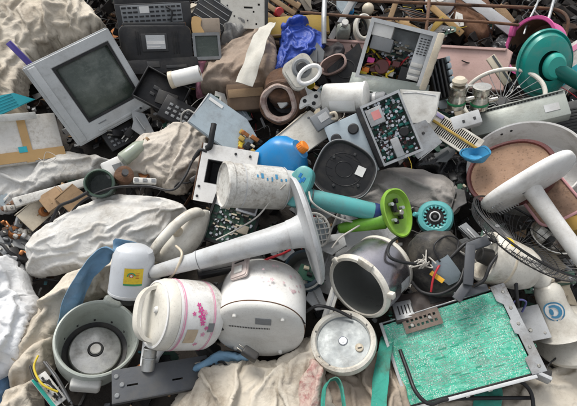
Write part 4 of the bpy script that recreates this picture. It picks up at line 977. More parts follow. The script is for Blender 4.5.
# motor behind the guard
ctr = M.inverted() @ P(508, 264, .20); ax = M.to_3x3().transposed() @ lv(511, 264, (-.78, .30, .52)); ax.normalize()
k2 = mpp(511, 264, .2)
MM = Matrix.Translation(ctr) @ ax.to_track_quat('Z', 'Y').to_matrix().to_4x4()
b = BM(); lathe(b, [(0, -.085), (.035, -.084), (.058, -.072), (.070, -.045), (.076, .0), (.080, .045), (.082, .075), (.078, .082), (.072, .083), (.070, .062), (0, .06)], 48, MM); mo = obj('motor_housing', b, M_['cream2'], t)
b = BM(); lathe(b, [(.0775, .018), (.0785, .020), (.0790, .026), (.0782, .028)], 48, MM); obj('housing_seam', b, M_['cream'], mo)
b = BM(); cyl(b, MM @ Vector((0, 0, .06)), MM @ Vector((0, 0, .10)), .028, .024, 20, .003); obj('motor_core', b, M_['dgrey'], mo)
b = BM(); fa = 0
vd = MM.to_3x3().transposed() @ (M.to_3x3().transposed() @ lv(500, 250, (-.1, .75, .65))); fa = math.atan2(vd.y, vd.x)
for i in range(5): pass
bb = BM(); g_ = [[bb.verts.new((.0800*math.cos(fa+(i/6-.5)*.55), .0800*math.sin(fa+(i/6-.5)*.55), .030+j*.032)) for j in (0, 1)] for i in range(7)]
for i in range(6): bb.faces.new((g_[i][0], g_[i+1][0], g_[i+1][1], g_[i][1]))
_add(b, bb, MM); obj('warning_label', b, M_['yellow'], mo)
# neck, pedestal and base
p0 = M.inverted() @ P(530, 272, .18); p1 = M.inverted() @ P(546, 283, .17); p2 = M.inverted() @ P(552, 306, .14); p3 = M.inverted() @ P(562, 330, .10)
b = BM(); cyl(b, p0, p1, .034, .030, 24, .005); nk = obj('neck', b, M_['cream2'], t)
b = BM(); cyl(b, p0+(p1-p0)*.95+Vector((0, 0, -.02)), p0+(p1-p0)*.95+Vector((0, 0, .028)), .014, seg=14, bev=.003); obj('tilt_knob', b, M_['cream'], nk)
rings = []
for f, r in ((0, .022), (.08, .036), (.2, .041), (.45, .042), (.7, .050), (.9, .066), (1.0, .085)):
    q = (p1*(1-f)**2+p2*2*f*(1-f)+p3*f*f); dq = ((p2-p1)*(1-f)+(p3-p2)*f).normalized(); rot = dq.to_track_quat('Z', 'Y')
    rings.append([q+rot @ Vector((math.cos(a)*r, math.sin(a)*r, 0)) for a in [i*math.pi/14 for i in range(28)]])
b = BM(); loft(b, rings); pd = obj('pedestal', b, M_['cream2'], t)
Mb = rel(M, 572, 334, .07, (-.36, .60, .72), (.6, -.5, 0)); kb = mpp(566, 332, .08)
b = BM(); lathe(b, [(0, -.016), (.105, -.016), (.116, -.008), (.116, .006), (.106, .016), (.085, .028), (.06, .040), (.045, .05)], 64, None, 1.12, 1.0); bo = obj('base', b, M_['cream2'], t, Mb)
b = BM(); box(b, (-.03, -.07, .022), (.06, .012, .010), .004, Matrix.Rotation(.25, 4, 'X')); obj('speed_buttons', b, M_['dwhite'], bo)
# oval blue badge on the pedestal
q = (p1*.25+p2*.5+p3*.25); vd = M.to_3x3().transposed() @ lv(550, 303, (-.05, .1, 1)); dq = (p3-p1).normalized(); vd = (vd-dq*vd.dot(dq)).normalized()
Bx = mtx(q+vd*.0475, vd, dq.cross(vd))
def badge(pts, lift, m, nm, par):
    b = BM(); n = len(pts); vs = []
    for x, y in pts:
        Rr = .0475; vs.append(b.verts.new(Bx @ Vector((Rr*math.sin(x/Rr), y, Rr*math.cos(x/Rr)-Rr+lift))))
    b.faces.new(vs); return obj(nm, b, m, par)
E_ = lambda a, c, ox=0, oy=0, n=28, s0=0, s1=2*math.pi: [(ox+a*math.cos(s0+(s1-s0)*i/n), oy+c*math.sin(s0+(s1-s0)*i/n)) for i in range(n)]
bd = badge(E_(.030, .030), .0012, mat('badge_blue', (.05, .22, .36), .4, .15, (.2, .25, .3), 20, bump=0), 'badge', pd)
badge(E_(.0255, .0255), .0018, M_['paper'], 'badge_field', bd)
sw_ = E_(.021, .021, 0, 0, 16, .9, 5.6)+list(reversed(E_(.013, .014, .002, 0, 16, .9, 5.6)))
badge(sw_, .0024, MATS['badge_blue'], 'badge_mark', bd)
badge(E_(.006, .010, .008, 0), .0024, MATS['badge_blue'], 'badge_mark', bd)

# ------------------------------------------------------------------ green pedestal at the right edge, magenta basin behind it
k = mpp(545, 62, .25); R = 26.5*k
M = F(544, 64, .26, (.50, -.16, .86), (.95, .2, 0))
t = thing('fan_stand', 'glossy dark green fan stand base with a lighter oval boss', 'fan stand', M)
b = BM(); lathe(b, [(0, -.02), (R*.9, -.018), (R*1.0, -.008), (R*1.02, .004), (R*.985, .012), (R*.93, .008), (R*.90, .014), (R*.84, .030), (R*.6, .046), (R*.44, .050)], 72, None, 1.0, 1.24); bs = obj('round_base', b, M_['teal'], t)
b = BM(); lathe(b, [(R*.46, .046), (R*.43, .058), (R*.34, .068), (0, .072)], 48, Matrix.Translation((R*.12, -R*.05, 0)), .9, 1.08); obj('boss', b, M_['teal2'], bs)
tip = M.inverted() @ P(640, 118, .2); o0 = Vector((R*.12, -R*.1, .04)); d = tip-o0
b = BM(); lathe(b, [(R*.30, 0), (R*.26, .05), (R*.24, d.length)], 28, Matrix.Translation(o0) @ d.to_track_quat('Z', 'Y').to_matrix().to_4x4(), cap1=True); obj('pole', b, M_['dteal'], t)
k = mpp(528, 48, .15); R = 27*k
M = F(529, 46, .14, (-.62, .1, .78), (0, 1, 0))
t = thing('basin', 'magenta plastic basin wedged behind the dark green fan base', 'basin', M)
b = BM(); lathe(b, [(R*.93, -.004), (R*.96, .0), (R*1.06, .002), (R*1.07, -.006), (R*1.0, -.010), (R*.9, -.10), (0, -.105)], 48); obj('bowl', b, M_['magenta'], t)
b = BM(); lathe(b, [(R*.935, -.003), (R*.85, -.094), (0, -.098)], 48); obj('brown_inside', b, M_['rust'], t)  # inside of the bowl coloured dark brown, unlike its magenta outside
b = BM(); box(b, (R*.55, R*.85, .004), (.05, .03, .02), .006); obj('grip', b, M_['magenta'], t)
# white and cyan box at the edge
M = F(577, 62, .10, (-.2, .2, .95), (.8, .6, 0)); k = mpp(577, 62, .1)
t = thing('carton', 'white and cyan printed carton behind the dark green fan base', 'carton', M)
b = BM(); box(b, (0, 0, -.06), (50*k, 40*k, .12), .003); bx_ = obj('box', b, M_['dwhite'], t)
b = BM(); box(b, (0, -8*k, .0015), (49*k, 12*k, .002)); obj('cyan_stripe', b, M_['cyan'], bx_)
b = BM(); box(b, (0, 14*k, .0015), (49*k, 5*k, .002)); obj('pink_stripe', b, M_['pink'], bx_)

# ------------------------------------------------------------------ ivory iron
k = mpp(183, 235, .14)
M = F(182, 235, .14, (-.42, .32, .85), (.70, .71, 0))
t = thing('iron', 'ivory electric iron lying on the white woven sack', 'iron', M)
Li, Wi = 72*k, 40*k
def tear(s, z, dx=0):
    o = []
    for i in range(40):
        a = 2*math.pi*i/40; x = math.cos(a)*.5; y = math.sin(a)*.5
        y *= (1-.62*max(0, x*2)**1.6) if x > 0 else 1
        o.append(((x*Li+dx)*s, y*Wi*s, z))
    return o
b = BM(); loft(b, [tear(.97, -.030), tear(1.0, -.028), tear(1.0, -.020)]); obj('sole_plate', b, M_['alum'], t)
b = BM(); loft(b, [tear(.985, -.0195), tear(.99, -.012), tear(.94, .004), tear(.80, .022), tear(.55, .032), tear(.2, .034)]); obj('body', b, M_['cream2'], t)
b = BM(); pts = crom([(-Li*.43, 0, .005), (-Li*.42, 0, .040), (-Li*.30, 0, .064), (0, 0, .072), (Li*.22, 0, .062), (Li*.36, 0, .035), (Li*.38, 0, .0)], 6); tube(b, pts, .017, 14); obj('handle', b, M_['cream2'], t)
b = BM(); cyl(b, (0, 0, .03), (0, 0, .046), .019, .017, 24, .003); obj('dial', b, M_['cream'], t)
b = BM(); cyl(b, (-Li*.47, 0, .01), (-Li*.56, 0, .012), .013, .009, 14, .003); obj('cord_sleeve', b, M_['cream'], t)
b = BM(); box(b, (-Li*.40, Wi*.3, -.004), (.03, .02, .012), .004); obj('heel_stud', b, M_['navy'], t)

# ------------------------------------------------------------------ white duct box, cylinder, tray, bar
k = mpp(225, 180, .16)
M = F(226, 176, .18, (-.16, .12, .98), (.965, -.19, 0)); W, H = 56*k, 58*k
t = thing('duct_box', 'white sheet metal duct box with a square hole and rust brown side', 'duct', M)
b = BM(); plate_holes(b, W, H, .004, [(-W*.20, H*.03, W*.33, H*.40)]); obj('front_panel', b, M_['white'], t)
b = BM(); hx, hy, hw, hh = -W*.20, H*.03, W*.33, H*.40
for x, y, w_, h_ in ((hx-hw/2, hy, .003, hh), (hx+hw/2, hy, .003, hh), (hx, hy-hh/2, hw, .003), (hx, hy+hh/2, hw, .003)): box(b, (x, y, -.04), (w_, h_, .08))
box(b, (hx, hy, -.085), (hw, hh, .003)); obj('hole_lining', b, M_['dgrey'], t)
b = BM(); box(b, (-W/2-.004, 0, -.055), (.004, H, .11), .001); obj('side_panel', b, M_['rust'], t)
for y in (-1, 1): b = BM(); box(b, (0, y*(H/2-.002), -.06), (W-.004, .004, .11), .001); obj('side_panel', b, M_['dwhite'], t)
b = BM(); box(b, (W/2-.002, 0, -.06), (.004, H-.01, .11), .001); obj('side_panel', b, M_['dwhite'], t)
b = BM()
for x, y in ((-.44, .44), (-.44, -.42), (.1, .40), (.36, .4), (-.44, -.25)): screw(b, (x*W, y*H, .002), .005)
obj('screws', b, M_['dgrey'], t)
k = mpp(255, 186, .2); R = 21*k
M = F(260, 187, .25, (-.93, .06, .36), (0, 1, 0)); L = 36*k
t = thing('cylinder_drum', 'grey white plastic drum with smudged blue print on the duct box', 'drum', M)
b = BM(); lathe(b, [(0, -L*1.05), (R*.8, -L*1.05), (R*.86, -L*1.0), (R*.88, -L*.7), (R*.97, -L*.62), (R, -L*.55), (R, L*.82), (R*1.05, L*.86), (R*1.05, L*1.0), (R*.97, L*1.03), (R*.94, L*.98), (0, L*.93)], 56); dr = obj('shell', b, M_['dwhite'], t)
for z_ in (-.62, .55): b = BM(); cband(b, R*1.001, L*z_, L*z_+.004); obj('ridge', b, M_['lgrey'], dr)
fa = face_ang(M, 262, 180); b = BM(); rng = random.Random(4)
for i in range(7): crect(b, R, fa+.45+rng.uniform(-.1, .1), -L*.55+i*L*.13+.006, rng.uniform(.008, .02), rng.uniform(.004, .010), 3)
obj('blue_print', b, M_['sky'], dr)
b = BM(); crect(b, R*.985, fa-.75, -L*.35, .034, .045); obj('dark_label', b, M_['mgrey'], dr)

k = mpp(232, 218, .12); W, H = 50*k, 54*k
M = F(233, 220, .12, (-.05, .18, .97), (.93, -.30, 0))
t = thing('circuit_tray', 'black tray with a populated circuit board and silver module by the iron', 'circuit board', M)
b = BM(); plate_holes(b, W, H, .03, [(0, 0, W*.9, H*.9)]); obj('frame', b, M_['black'], t)
b = BM(); box(b, (0, 0, -.018), (W*.95, H*.95, .003)); bo = obj('board', b, M_['pcb'], t)
components(bo, W*.86, H*.86, 190, 5, -.016, .02, .02)
b = BM(); box(b, (W*.20, H*.30, -.002), (W*.42, H*.24, .022), .002); md = obj('module', b, M_['mod'], t)
b = BM(); box(b, (W*.20, H*.30, .010), (W*.34, H*.15, .002)); obj('module_window', b, M_['dgrey'], md)
b = BM(); box(b, (W*.26, -H*.12, -.004), (.034, .03, .02), .002); obj('relay', b, M_['cream'], t)
k = mpp(230, 264, .13)
M = F(231, 265, .15, (0, .5, .86), (.966, .26, 0))
t = thing('battery_bar', 'long black battery bar under the pale grey fan pole', 'battery', M)
b = BM(); box(b, (0, 0, 0), (66*k, 15*k, .03), .006, None, 3); bb_ = obj('case', b, M_['black'], t)
b = BM(); box(b, (0, 0, .0155), (58*k, 8*k, .003), .001); obj('recess_panel', b, M_['dgrey'], bb_)
b = BM(); box(b, (33*k, 2*k, .0), (.012, .02, .02), .003); obj('end_cap', b, M_['dgrey'], t)

# ------------------------------------------------------------------ jug, turquoise blender, lime dish, teal dryer end
k = mpp(286, 158, .17)*1.06
M = F(284, 161, .17, (.70, .52, .45), (-.52, .78, 0))
t = thing('jug', 'bright blue plastic jug with an orange cap lying behind the drum', 'jug', M)
def js(s, sy, z): return [(x, y, z) for x, y in ell(24*k*s, 17*k*sy, 44, 2.7)]
b = BM(); loft(b, [js(.8, .8, -.105), js(.97, .97, -.10), js(1, 1, -.085), js(1, 1, .01), js(.96, .96, .03), js(.78, .8, .055), js(.45, .55, .075), js(.40, .52, .082)]); obj('body', b, M_['blue'], t)
b = BM(); lathe(b, [(.0, .108), (.017, .108), (.020, .105), (.021, .080), (0, .078)], 28); cp = obj('cap', b, M_['orange'], t)
b = BM()
for i in range(18): a = i*math.pi/9; box(b, (math.cos(a)*.0208, math.sin(a)*.0208, .092), (.0015, .0015, .02))
tag(obj('cap_ridges', b, M_['orange'], cp), kind='stuff')
b = BM(); tube(b, crom([(-20*k, 0, -.06), (-26*k, 0, -.04), (-26*k, 0, .0), (-18*k, 0, .03)], 6), .011, 10); obj('handle', b, M_['blue'], t)

k = mpp(330, 203, .18)
A_ = P(301, 196, .22); B_ = P(384, 214, .17); d = B_-A_
M = mtx(A_, d, lv(330, 203, (0, 1, 0)))
t = thing('hand_blender', 'turquoise hand blender with a long round body and navy end', 'blender', M)
Lb = d.length; R = 9*k
b = BM(); lathe(b, [(0, 0), (R*.8, .0), (R*.95, .008), (R, .03), (R*1.02, Lb*.5), (R*.98, Lb*.86), (0, Lb*.862)], 40); obj('body', b, M_['turq'], t)
b = BM(); lathe(b, [(R*.985, Lb*.862), (R*1.0, Lb*.866), (R*.97, Lb*.96), (R*.8, Lb*1.0), (0, Lb*1.0)], 40); obj('end_band', b, M_['navy'], t)
Mh = rel(M, 298, 186, .25, (-.25, .15, .95), (.5, .86, 0))
b = BM(); kk = k
loft(b, [[(x, y, z) for x, y in ell(21*kk*s, 12*kk*s, 40, 3, -.18)] for s, z in ((.75, -.045), (.98, -.03), (1.0, .0), (.96, .010), (.86, .014), (.5, .015))]); hd = obj('head', b, M_['turq'], t, Mh)
b = BM()
for i, (x, y) in enumerate(((10, 2), (6, -1), (2, 1), (-2, -2), (8, -3))): box(b, (x*kk, y*kk, .0155), (4.5*kk, 2.6*kk, .0015), 0, None)
obj('blue_mark', b, mat('mark_blue', (.01, .16, .42), .4, .2, (.05, .2, .4), 20, bump=0), hd)
b = BM(); tube(b, [(math.cos(a)*(R+.002), math.sin(a)*(R+.002), Lb*.12) for a in [i*math.pi/12 for i in range(24)]], .0022, 6, True); obj('clamp_wire', b, M_['dmetal'], t)

k = mpp(397, 214, .2)
M = F(397, 213, .21, (.55, .08, .83), (-.28, .96, 0))
t = thing('lime_dish', 'lime green oval plastic dish with a lime arm and metal fittings', 'dish', M)
def od(s, z): return [(x, y, z) for x, y in ell(25*k*s, 15.5*k*s, 48, 2.2, .12)]
b = BM(); loft(b, [od(.88, .004), od(.93, .012), od(.99, .010), od(1.0, .0), od(.9, -.018), od(.6, -.03)], cap0=False); obj('dish_rim', b, M_['lime'], t)
b = BM(); loft(b, [od(.885, .004), od(.8, -.006), od(.4, -.012), od(.05, -.012)], cap0=False); obj('dish_floor', b, M_['lime'], t)
b = BM()
for x, y, s in ((6, 2, 8), (-4, -3, 6), (-8, 3, 5), (12, -2, 5)): box(b, (x*k, y*k, 0), (s*k, s*k*.6, .018), .003)
obj('fittings', b, M_['black'], t)
b = BM(); cyl(b, (0, 0, -.01), (0, 0, .03), .011, .009, 16, .002); obj('spindle', b, M_['chrome'], t)
b = BM()
for x, y in ((4, -6), (-6, 6), (10, 5)): cyl(b, (x*k, y*k, -.005), (x*k, y*k, .014), .006, seg=12)
obj('studs', b, M_['pcbg'], t)
b = BM(); q0 = M.inverted() @ P(386, 220, .17); q1 = M.inverted() @ P(338, 229, .13); cyl(b, q0, q1, .030, .017, 20, .006); obj('arm', b, M_['dlime'], t)

k = mpp(435, 217, .17); R = 17.5*k
M = F(435, 217, .17, (-.02, .18, .98), (1, -.1, 0))
t = thing('dryer_end', 'turquoise hair dryer end with a black slotted ring', 'hair dryer', M)
sq = lambda s, z: [(x, y, z) for x, y in ell(R*s, R*s*.97, 48, 2.2)]
b = BM(); loft(b, [sq(.6, .004), sq(.72, .008), sq(.92, .006), sq(1, -.004), sq(1.0, -.04), sq(.85, -.07)], cap0=False); sh_ = obj('shell', b, M_['turq'], t)
b = BM(); lathe(b, [(R*.70, .006), (R*.62, .0), (0, -.004)], 40); gr = obj('grille_plate', b, M_['black'], t)
for i in range(16):
    b = BM() if i == 0 else None
    if i == 0:
        box(b, (R*.56, 0, .006), (R*.16, R*.10, .006), .0012); sm = me_from(b, M_['turq'], 'grille_tooth')
    o = bpy.data.objects.new('grille_tooth', sm); col.objects.link(o); o.parent = gr; o.matrix_local = Matrix.Rotation(2*math.pi*i/16, 4, 'Z')
b = BM(); lathe(b, [(R*.28, .002), (R*.30, .012), (R*.24, .014), (R*.22, .006)], 32); obj('hub_ring', b, M_['lgrey'], gr)
b = BM(); lathe(b, [(0, .010), (R*.10, .009), (R*.14, .002)], 20); obj('hub', b, M_['dgrey'], gr)
b = BM(); q1 = M.inverted() @ P(414, 214, .16); cyl(b, (-R*.8, 0, -.015), q1, .011, .009, 14, .002); obj('pivot', b, M_['turq'], t)

# ------------------------------------------------------------------ charcoal oval base plate
k = mpp(345, 171, .2)
M = F(345, 171, .20, (-.04, .12, .99), (.9, -.42, 0))
t = thing('base_plate', 'charcoal oval appliance base plate with a small white sticker', 'base plate', M)
op = lambda s, z: [(x, y, z) for x, y in ell(31*k*s, 28.5*k*s, 56, 2.7, -.10)]
b = BM(); loft(b, [op(.90, .004), op(.93, .010), op(.98, .010), op(1.0, .002), op(.98, -.03), op(.85, -.05)], cap0=False); obj('rim', b, M_['dgrey'], t)
b = BM(); loft(b, [op(.905, .004), op(.86, .0), op(.4, -.001), op(.05, -.001)], cap0=False); pl = obj('plate', b, M_['black'], t)
b = BM(); tube(b, [(x, y, .0095) for x, y in ell(31*k*.965, 28.5*k*.965, 60, 2.7, -.10)], .0022, 6, True); obj('rim_edge', b, M_['mgrey'], t)
for s in (.30, .62): b = BM(); tube(b, [(x-.006, y+.004, -.0002) for x, y in ell(30*k*s, 26*k*s, 44)], .0012, 6, True); obj('moulded_ring', b, M_['black'], pl)
b = BM()
for i in range(12): a = i*math.pi/6+.2; box(b, (math.cos(a)*17*k, math.sin(a)*15*k, -.0004), (.025, .002, .002), 0, None)
obj('moulded_ribs', b, M_['black'], pl)
b = BM(); box(b, (14*k, 6*k, .0025), (.030, .034, .002), 0, None); obj('sticker', b, M_['paper'], pl)
b = BM()
for x, y in ((-16, 8), (18, -8), (-4, -18), (2, 19)): screw(b, (x*k, y*k, .003), .006)
obj('screws', b, M_['dgrey'], pl)
# ------------------------------------------------------------------ open computer tower
k = mpp(394, 56, .28)
W, H, D = 64*k, 57*k, .16
M = F(395, 56, .28, (-.03, .05, 1), (.97, -.235, 0))
t = thing('computer_tower', 'open computer tower case with cables and a cream front panel', 'computer', M)
b = BM()
wl = .004
for x, y, z, sx_, sy_, sz_ in ((0, H/2, -D/2, W, wl, D), (0, -H/2, -D/2, W, wl, D), (-W/2, 0, -D/2, wl, H-.008, D), (W/2, 0, -D/2, wl, H-.008, D)): box(b, (x, y, z), (sx_, sy_, sz_), .0008)
box(b, (0, 0, -D), (W, H, .004)); obj('case_frame', b, mat('galvanised', (.36, .385, .39), .4, .4, (.13, .11, .08), 10, metal=.35), t)
b = BM(); plate_holes(b, W+.008, H+.008, .004, [(0, 0, W-.022, H-.022)]); obj('edge_lip', b, M_['lgrey'], t, Matrix.Translation((0, 0, .004)))
b = BM(); box(b, (W/2+.016, -.004, -D/2+.004), (.026, H+.02, D+.016), .005); fp = obj('front_panel', b, M_['cream'], t)
b = BM()
for i in range(4): box(b, (W/2+.030, H*.34-i*.05, -D/2), (.003, .036, D*.8), .001)
obj('drive_covers', b, M_['cream2'], fp)
b = BM(); box(b, (-W*.30, H*.36, -.05), (W*.32, H*.22, .09), .003); ps = obj('power_supply', b, M_['paper'], t)
b = BM(); box(b, (-W*.26, H*.14, -.045), (W*.34, H*.22, .08), .003); obj('power_supply_side', b, M_['mgrey'], ps)
b = BM(); box(b, (W*.37, H*.10, -.08), (W*.22, H*.74, .13), .003); cg = obj('drive_cage', b, M_['lgrey'], t)
b = BM()
for j in range(7):
    for i in range(3): box(b, (W*.31+i*W*.055, H*.38-j*H*.042, -.0135), (W*.035, H*.016, .003))
tag(obj('cage_vents', b, M_['dgrey'], cg), kind='stuff')
for j in range(3):
    b = BM(); box(b, (W*.36, -H*.06-j*H*.11, -.012), (W*.18, H*.07, .006), .001); obj('drive', b, M_['dwhite'], cg)
b = BM(); box(b, (W*.24, -H*.30, -.07), (W*.20, H*.34, .10), .003); obj('lower_cage', b, M_['black'], t)
b = BM(); box(b, (-W*.12, -H*.12, -D+.01), (W*.66, H*.66, .003)); mb = obj('motherboard', b, M_['pcb'], t)
components(mb, W*.6, H*.6, 120, 8, -D+.012, .03, .04)
rng = random.Random(7)
for i in range(16):
    b = BM(); x, y = rng.uniform(-.42, .15)*W, rng.uniform(-.42, -.0)*H; pts = [Vector((x, y, -.12))]
    for q in range(5): pts.append(Vector((max(-.45*W, min(.2*W, pts[-1].x+rng.gauss(0, .03))), max(-.45*H, min(.06*H, pts[-1].y+rng.gauss(0, .03))), -.03-rng.random()*.05)))
    tube(b, crom(pts, 5), rng.choice((.003, .004, .0055)), 6); obj('lead', b, M_[rng.choice(('wire_r', 'wire_b', 'cream', 'rust', 'wire_y', 'copper'))], t)
for i, (x, y, m) in enumerate(((-.36, -.16, 'hotpink'), (-.40, -.34, 'orange'), (-.42, -.42, 'yellow'), (-.18, -.26, 'cream'), (-.1, -.14, 'red'), (.0, -.3, 'cream2'), (-.05, -.42, 'cream'), (.05, -.12, 'maroon'), (-.28, -.30, 'maroon'))):
    b = BM(); box(b, (x*W, y*H, -.055), (.03, .022, .03), .003, None); obj('connector', b, M_[m], t)
b = BM(); cyl(b, (-.16*W, -.22*H, -.07), (-.16*W, -.22*H, -.03), .030, seg=20, bev=.003); obj('cooling_fan', b, M_['maroon'], t)
# dark side cover under the tower
M = F(388, 87, .20, (.05, .55, .83), (.97, -.2, 0)); k = mpp(388, 87, .2)
t = thing('case_cover', 'dark grey green case cover lying under the computer tower', 'cover', M)
b = BM(); box(b, (0, 0, 0), (78*k, 20*k, .006), .002); cv_ = obj('panel', b, mat('grey_green', (.12, .14, .13), .45, .4, (.08, .07, .05), 10, metal=.3), t)
b = BM(); box(b, (0, -9.6*k, .006), (76*k, .006, .012), .001); obj('folded_edge', b, MATS['grey_green'], cv_)

# grey box with feet and an exposed board
k = mpp(371, 138, .2); W, H = 82*k, 66*k
M = F(371, 137, .20, (-.02, .10, .99), (.915, .40, 0))
t = thing('video_player', 'upturned grey video player with round feet and an exposed board', 'video player', M)
b = BM(); box(b, (-W*.27, -.01, -.03), (W*.44, H*.94, .06), .004); bx_ = obj('grey_cover', b, M_['bgrey'], t)
for x, y in ((-.40, .18), (-.16, .22), (-.40, -.3)):
    b = BM(); cyl(b, (x*W, y*H, 0), (x*W, y*H, .010), .021, .019, 24, .003); obj('foot', b, M_['dgrey'], bx_)
b = BM(); box(b, (-W*.02, 0, -.012), (.018, H*.96, .05), .002); obj('black_strip', b, M_['black'], t)
b = BM(); plate_holes(b, W*.50, H*.98, .05, [(0, 0, W*.45, H*.90)]); obj('tray_wall', b, M_['metal'], t, Matrix.Translation((W*.26, 0, .004)))
b = BM(); box(b, (W*.26, 0, -.034), (W*.48, H*.96, .003)); bd = obj('board', b, M_['pcb'], t)
bb_ = bpy.data.objects.new('parts_layer', None); bpy.data.objects.remove(bb_)
rng = random.Random(12)
cb = {q: BM() for q in ('chips', 'capacitors', 'solder_points', 'coils', 'green_parts')}
for _ in range(420):
    x, y = W*.26+rng.uniform(-.21, .21)*W, rng.uniform(-.44, .44)*H; kk = rng.random()
    if kk < .3: box(cb['chips'], (x, y, -.028), (rng.uniform(.005, .018), rng.uniform(.004, .012), .008))
    elif kk < .55: cyl(cb['capacitors'], (x, y, -.033), (x, y, -.033+rng.uniform(.01, .03)), rng.uniform(.003, .006), seg=9)
    elif kk < .85: box(cb['solder_points'], (x, y, -.030), (rng.uniform(.003, .012), rng.uniform(.003, .01), rng.uniform(.004, .014)))
    elif kk < .95: box(cb['coils'], (x, y, -.026), (.01, .008, .012), .001)
    else: box(cb['green_parts'], (x, y, -.022), (.018, .010, .016), .001)
for q, m in (('chips', 'chip'), ('capacitors', 'mod'), ('solder_points', 'lgrey'), ('coils', 'maroon'), ('green_parts', 'dteal')): tag(obj(q, cb[q], M_[m], bd), kind='stuff')
b = BM(); box(b, (W*.14, H*.26, -.004), (W*.19, H*.26, .03), .002); tn = obj('tuner_can', b, M_['metal'], t)
b = BM(); box(b, (W*.155, H*.27, .0115), (W*.10, H*.13, .001)); obj('red_label', b, mat('red_label', (.55, .2, .19), .5, .3, (.5, .3, .28), 20, bump=0), tn)
b = BM(); box(b, (W*.24, -H*.30, -.010), (W*.10, H*.30, .04), .003); obj('transformer', b, M_['metal'], t)
b = BM(); cyl(b, (W*.38, -H*.12, -.03), (W*.38, -H*.12, .006), .018, seg=18, bev=.003); obj('drum_head', b, M_['black'], t)
# flat metal plate to its right and the dirty plate in front of the tower
M = F(421, 140, .17, (.1, .1, .98), (.75, .66, 0)); k = mpp(421, 140, .17)
t = thing('metal_cover', 'bent pale steel cover beside the upturned video player', 'cover', M)
b = BM(); prism(b, [(-14*k, -13*k), (14*k, -15*k), (16*k, 13*k), (4*k, 17*k), (-15*k, 11*k)], -.003, 0, .001); mc = obj('sheet', b, M_['metal'], t)
b = BM(); box(b, (0, -14.6*k, -.012), (28*k, .003, .024), .001); obj('folded_flange', b, M_['metal'], mc)
b = BM(); screw(b, (6*k, 4*k, .001), .006); screw(b, (-6*k, -5*k, .001), .006); obj('screws', b, M_['dgrey'], mc)
M = F(419, 104, .24, (.02, .16, .98), (1, -.05, 0)); k = mpp(419, 104, .24)
t = thing('plastic_cover', 'dirty off white plastic cover leaning on the computer tower', 'cover', M)
b = BM(); prism(b, [(-20*k, 14*k), (19*k, 13*k), (18*k, -9*k), (13*k, -19*k), (-8*k, -20*k), (-13*k, -14*k), (-17*k, 2*k)], -.02, 0, .004); pc = obj('shell', b, M_['dwhite'], t)
b = BM(); tube(b, [Vector(p) for p in ((-17*k, 10*k, .0003), (-4*k, 11*k, .0003), (15*k, 9*k, .0003))], .0018, 6); obj('moulded_line', b, M_['lgrey'], pc)

# compressor can and the small motor beside it
k = mpp(345, 98, .2); R = 14.5*k
M = F(345, 98, .21, (.97, .03, .22), (0, 1, 0)); L = 21*k
t = thing('compressor', 'white dented cylindrical compressor with a paper label', 'compressor', M)
b = BM(); lathe(b, [(0, -L*1.06), (R*.7, -L*1.05), (R*.93, -L*.98), (R, -L*.88), (R*1.0, L*.85), (R*1.06, L*.9), (R*1.06, L*.97), (R*.9, L*1.04), (R*.5, L*1.1), (0, L*1.1)], 48); dent(b, .003, 25, 2); obj('can', b, M_['dwhite'], t)
fa = face_ang(M, 345, 98); b = BM(); crect(b, R*1.01, fa+.55, -.0, .045, L*1.2, 8, .003); obj('paper_label', b, M_['paper'], t)
b = BM(); cyl(b, (0, 0, -L*1.06), (0, 0, -L*1.3), R*.3, R*.25, 16, .003); obj('inlet', b, M_['dmetal'], t)
k = mpp(375, 101, .19); R = 8.5*k
M = F(376, 101, .19, (.95, .1, .25), (0, 1, 0)); L = 10*k
t = thing('motor', 'small grey cylindrical motor between the compressor and the video player', 'motor', M)
b = BM(); lathe(b, [(0, -L), (R*.9, -L), (R, -L*.85), (R, L*.8), (R*.85, L), (R*.3, L*1.02), (R*.25, L*1.25), (0, L*1.25)], 36); obj('case', b, M_['mgrey'], t)
b = BM(); cband(b, R, -L*.2, L*.1, 36, .0012); obj('band', b, M_['lgrey'], t)
M = F(311, 101, .2, (0, .2, .97), (.95, .3, 0)); k = mpp(311, 101, .2)
t = thing('cast_bracket', 'pale cast metal bracket with holes left of the compressor', 'bracket', M)
b = BM(); prism(b, crom([(-13*k, -4*k, 0), (-9*k, 5*k, 0), (-2*k, 7*k, 0), (8*k, 8*k, 0), (12*k, 2*k, 0), (9*k, -7*k, 0), (2*k, -8*k, 0), (-4*k, -3*k, 0)], 4, True), -.02, 0, .004); cb_ = obj('casting', b, M_['dwhite'], t)
b = BM()
for x, y in ((-6, 2), (2, -3), (6, 3)): cyl(b, (x*k, y*k, -.002), (x*k, y*k, .0012), .008, seg=14)
obj('bolt_holes', b, M_['black'], cb_)
M = F(322, 120, .19, (.05, .15, .98), (.83, .55, 0)); k = mpp(322, 120, .19)
t = thing('adapter_box', 'small grey adapter box with a cut cable behind the jug cap', 'adapter', M)
b = BM(); box(b, (0, 0, 0), (20*k, 16*k, .05), .004); obj('case', b, M_['mgrey'], t)
b = BM(); box(b, (2*k, 1*k, .0255), (10*k, 7*k, .002)); obj('label', b, M_['lgrey'], t)
b = BM(); tube(b, crom([(8*k, -5*k, .02), (12*k, -7*k, .035), (13*k, -2*k, .04), (9*k, 0, .03)], 6), .006, 8); obj('cable_stub', b, M_['cream'], t)
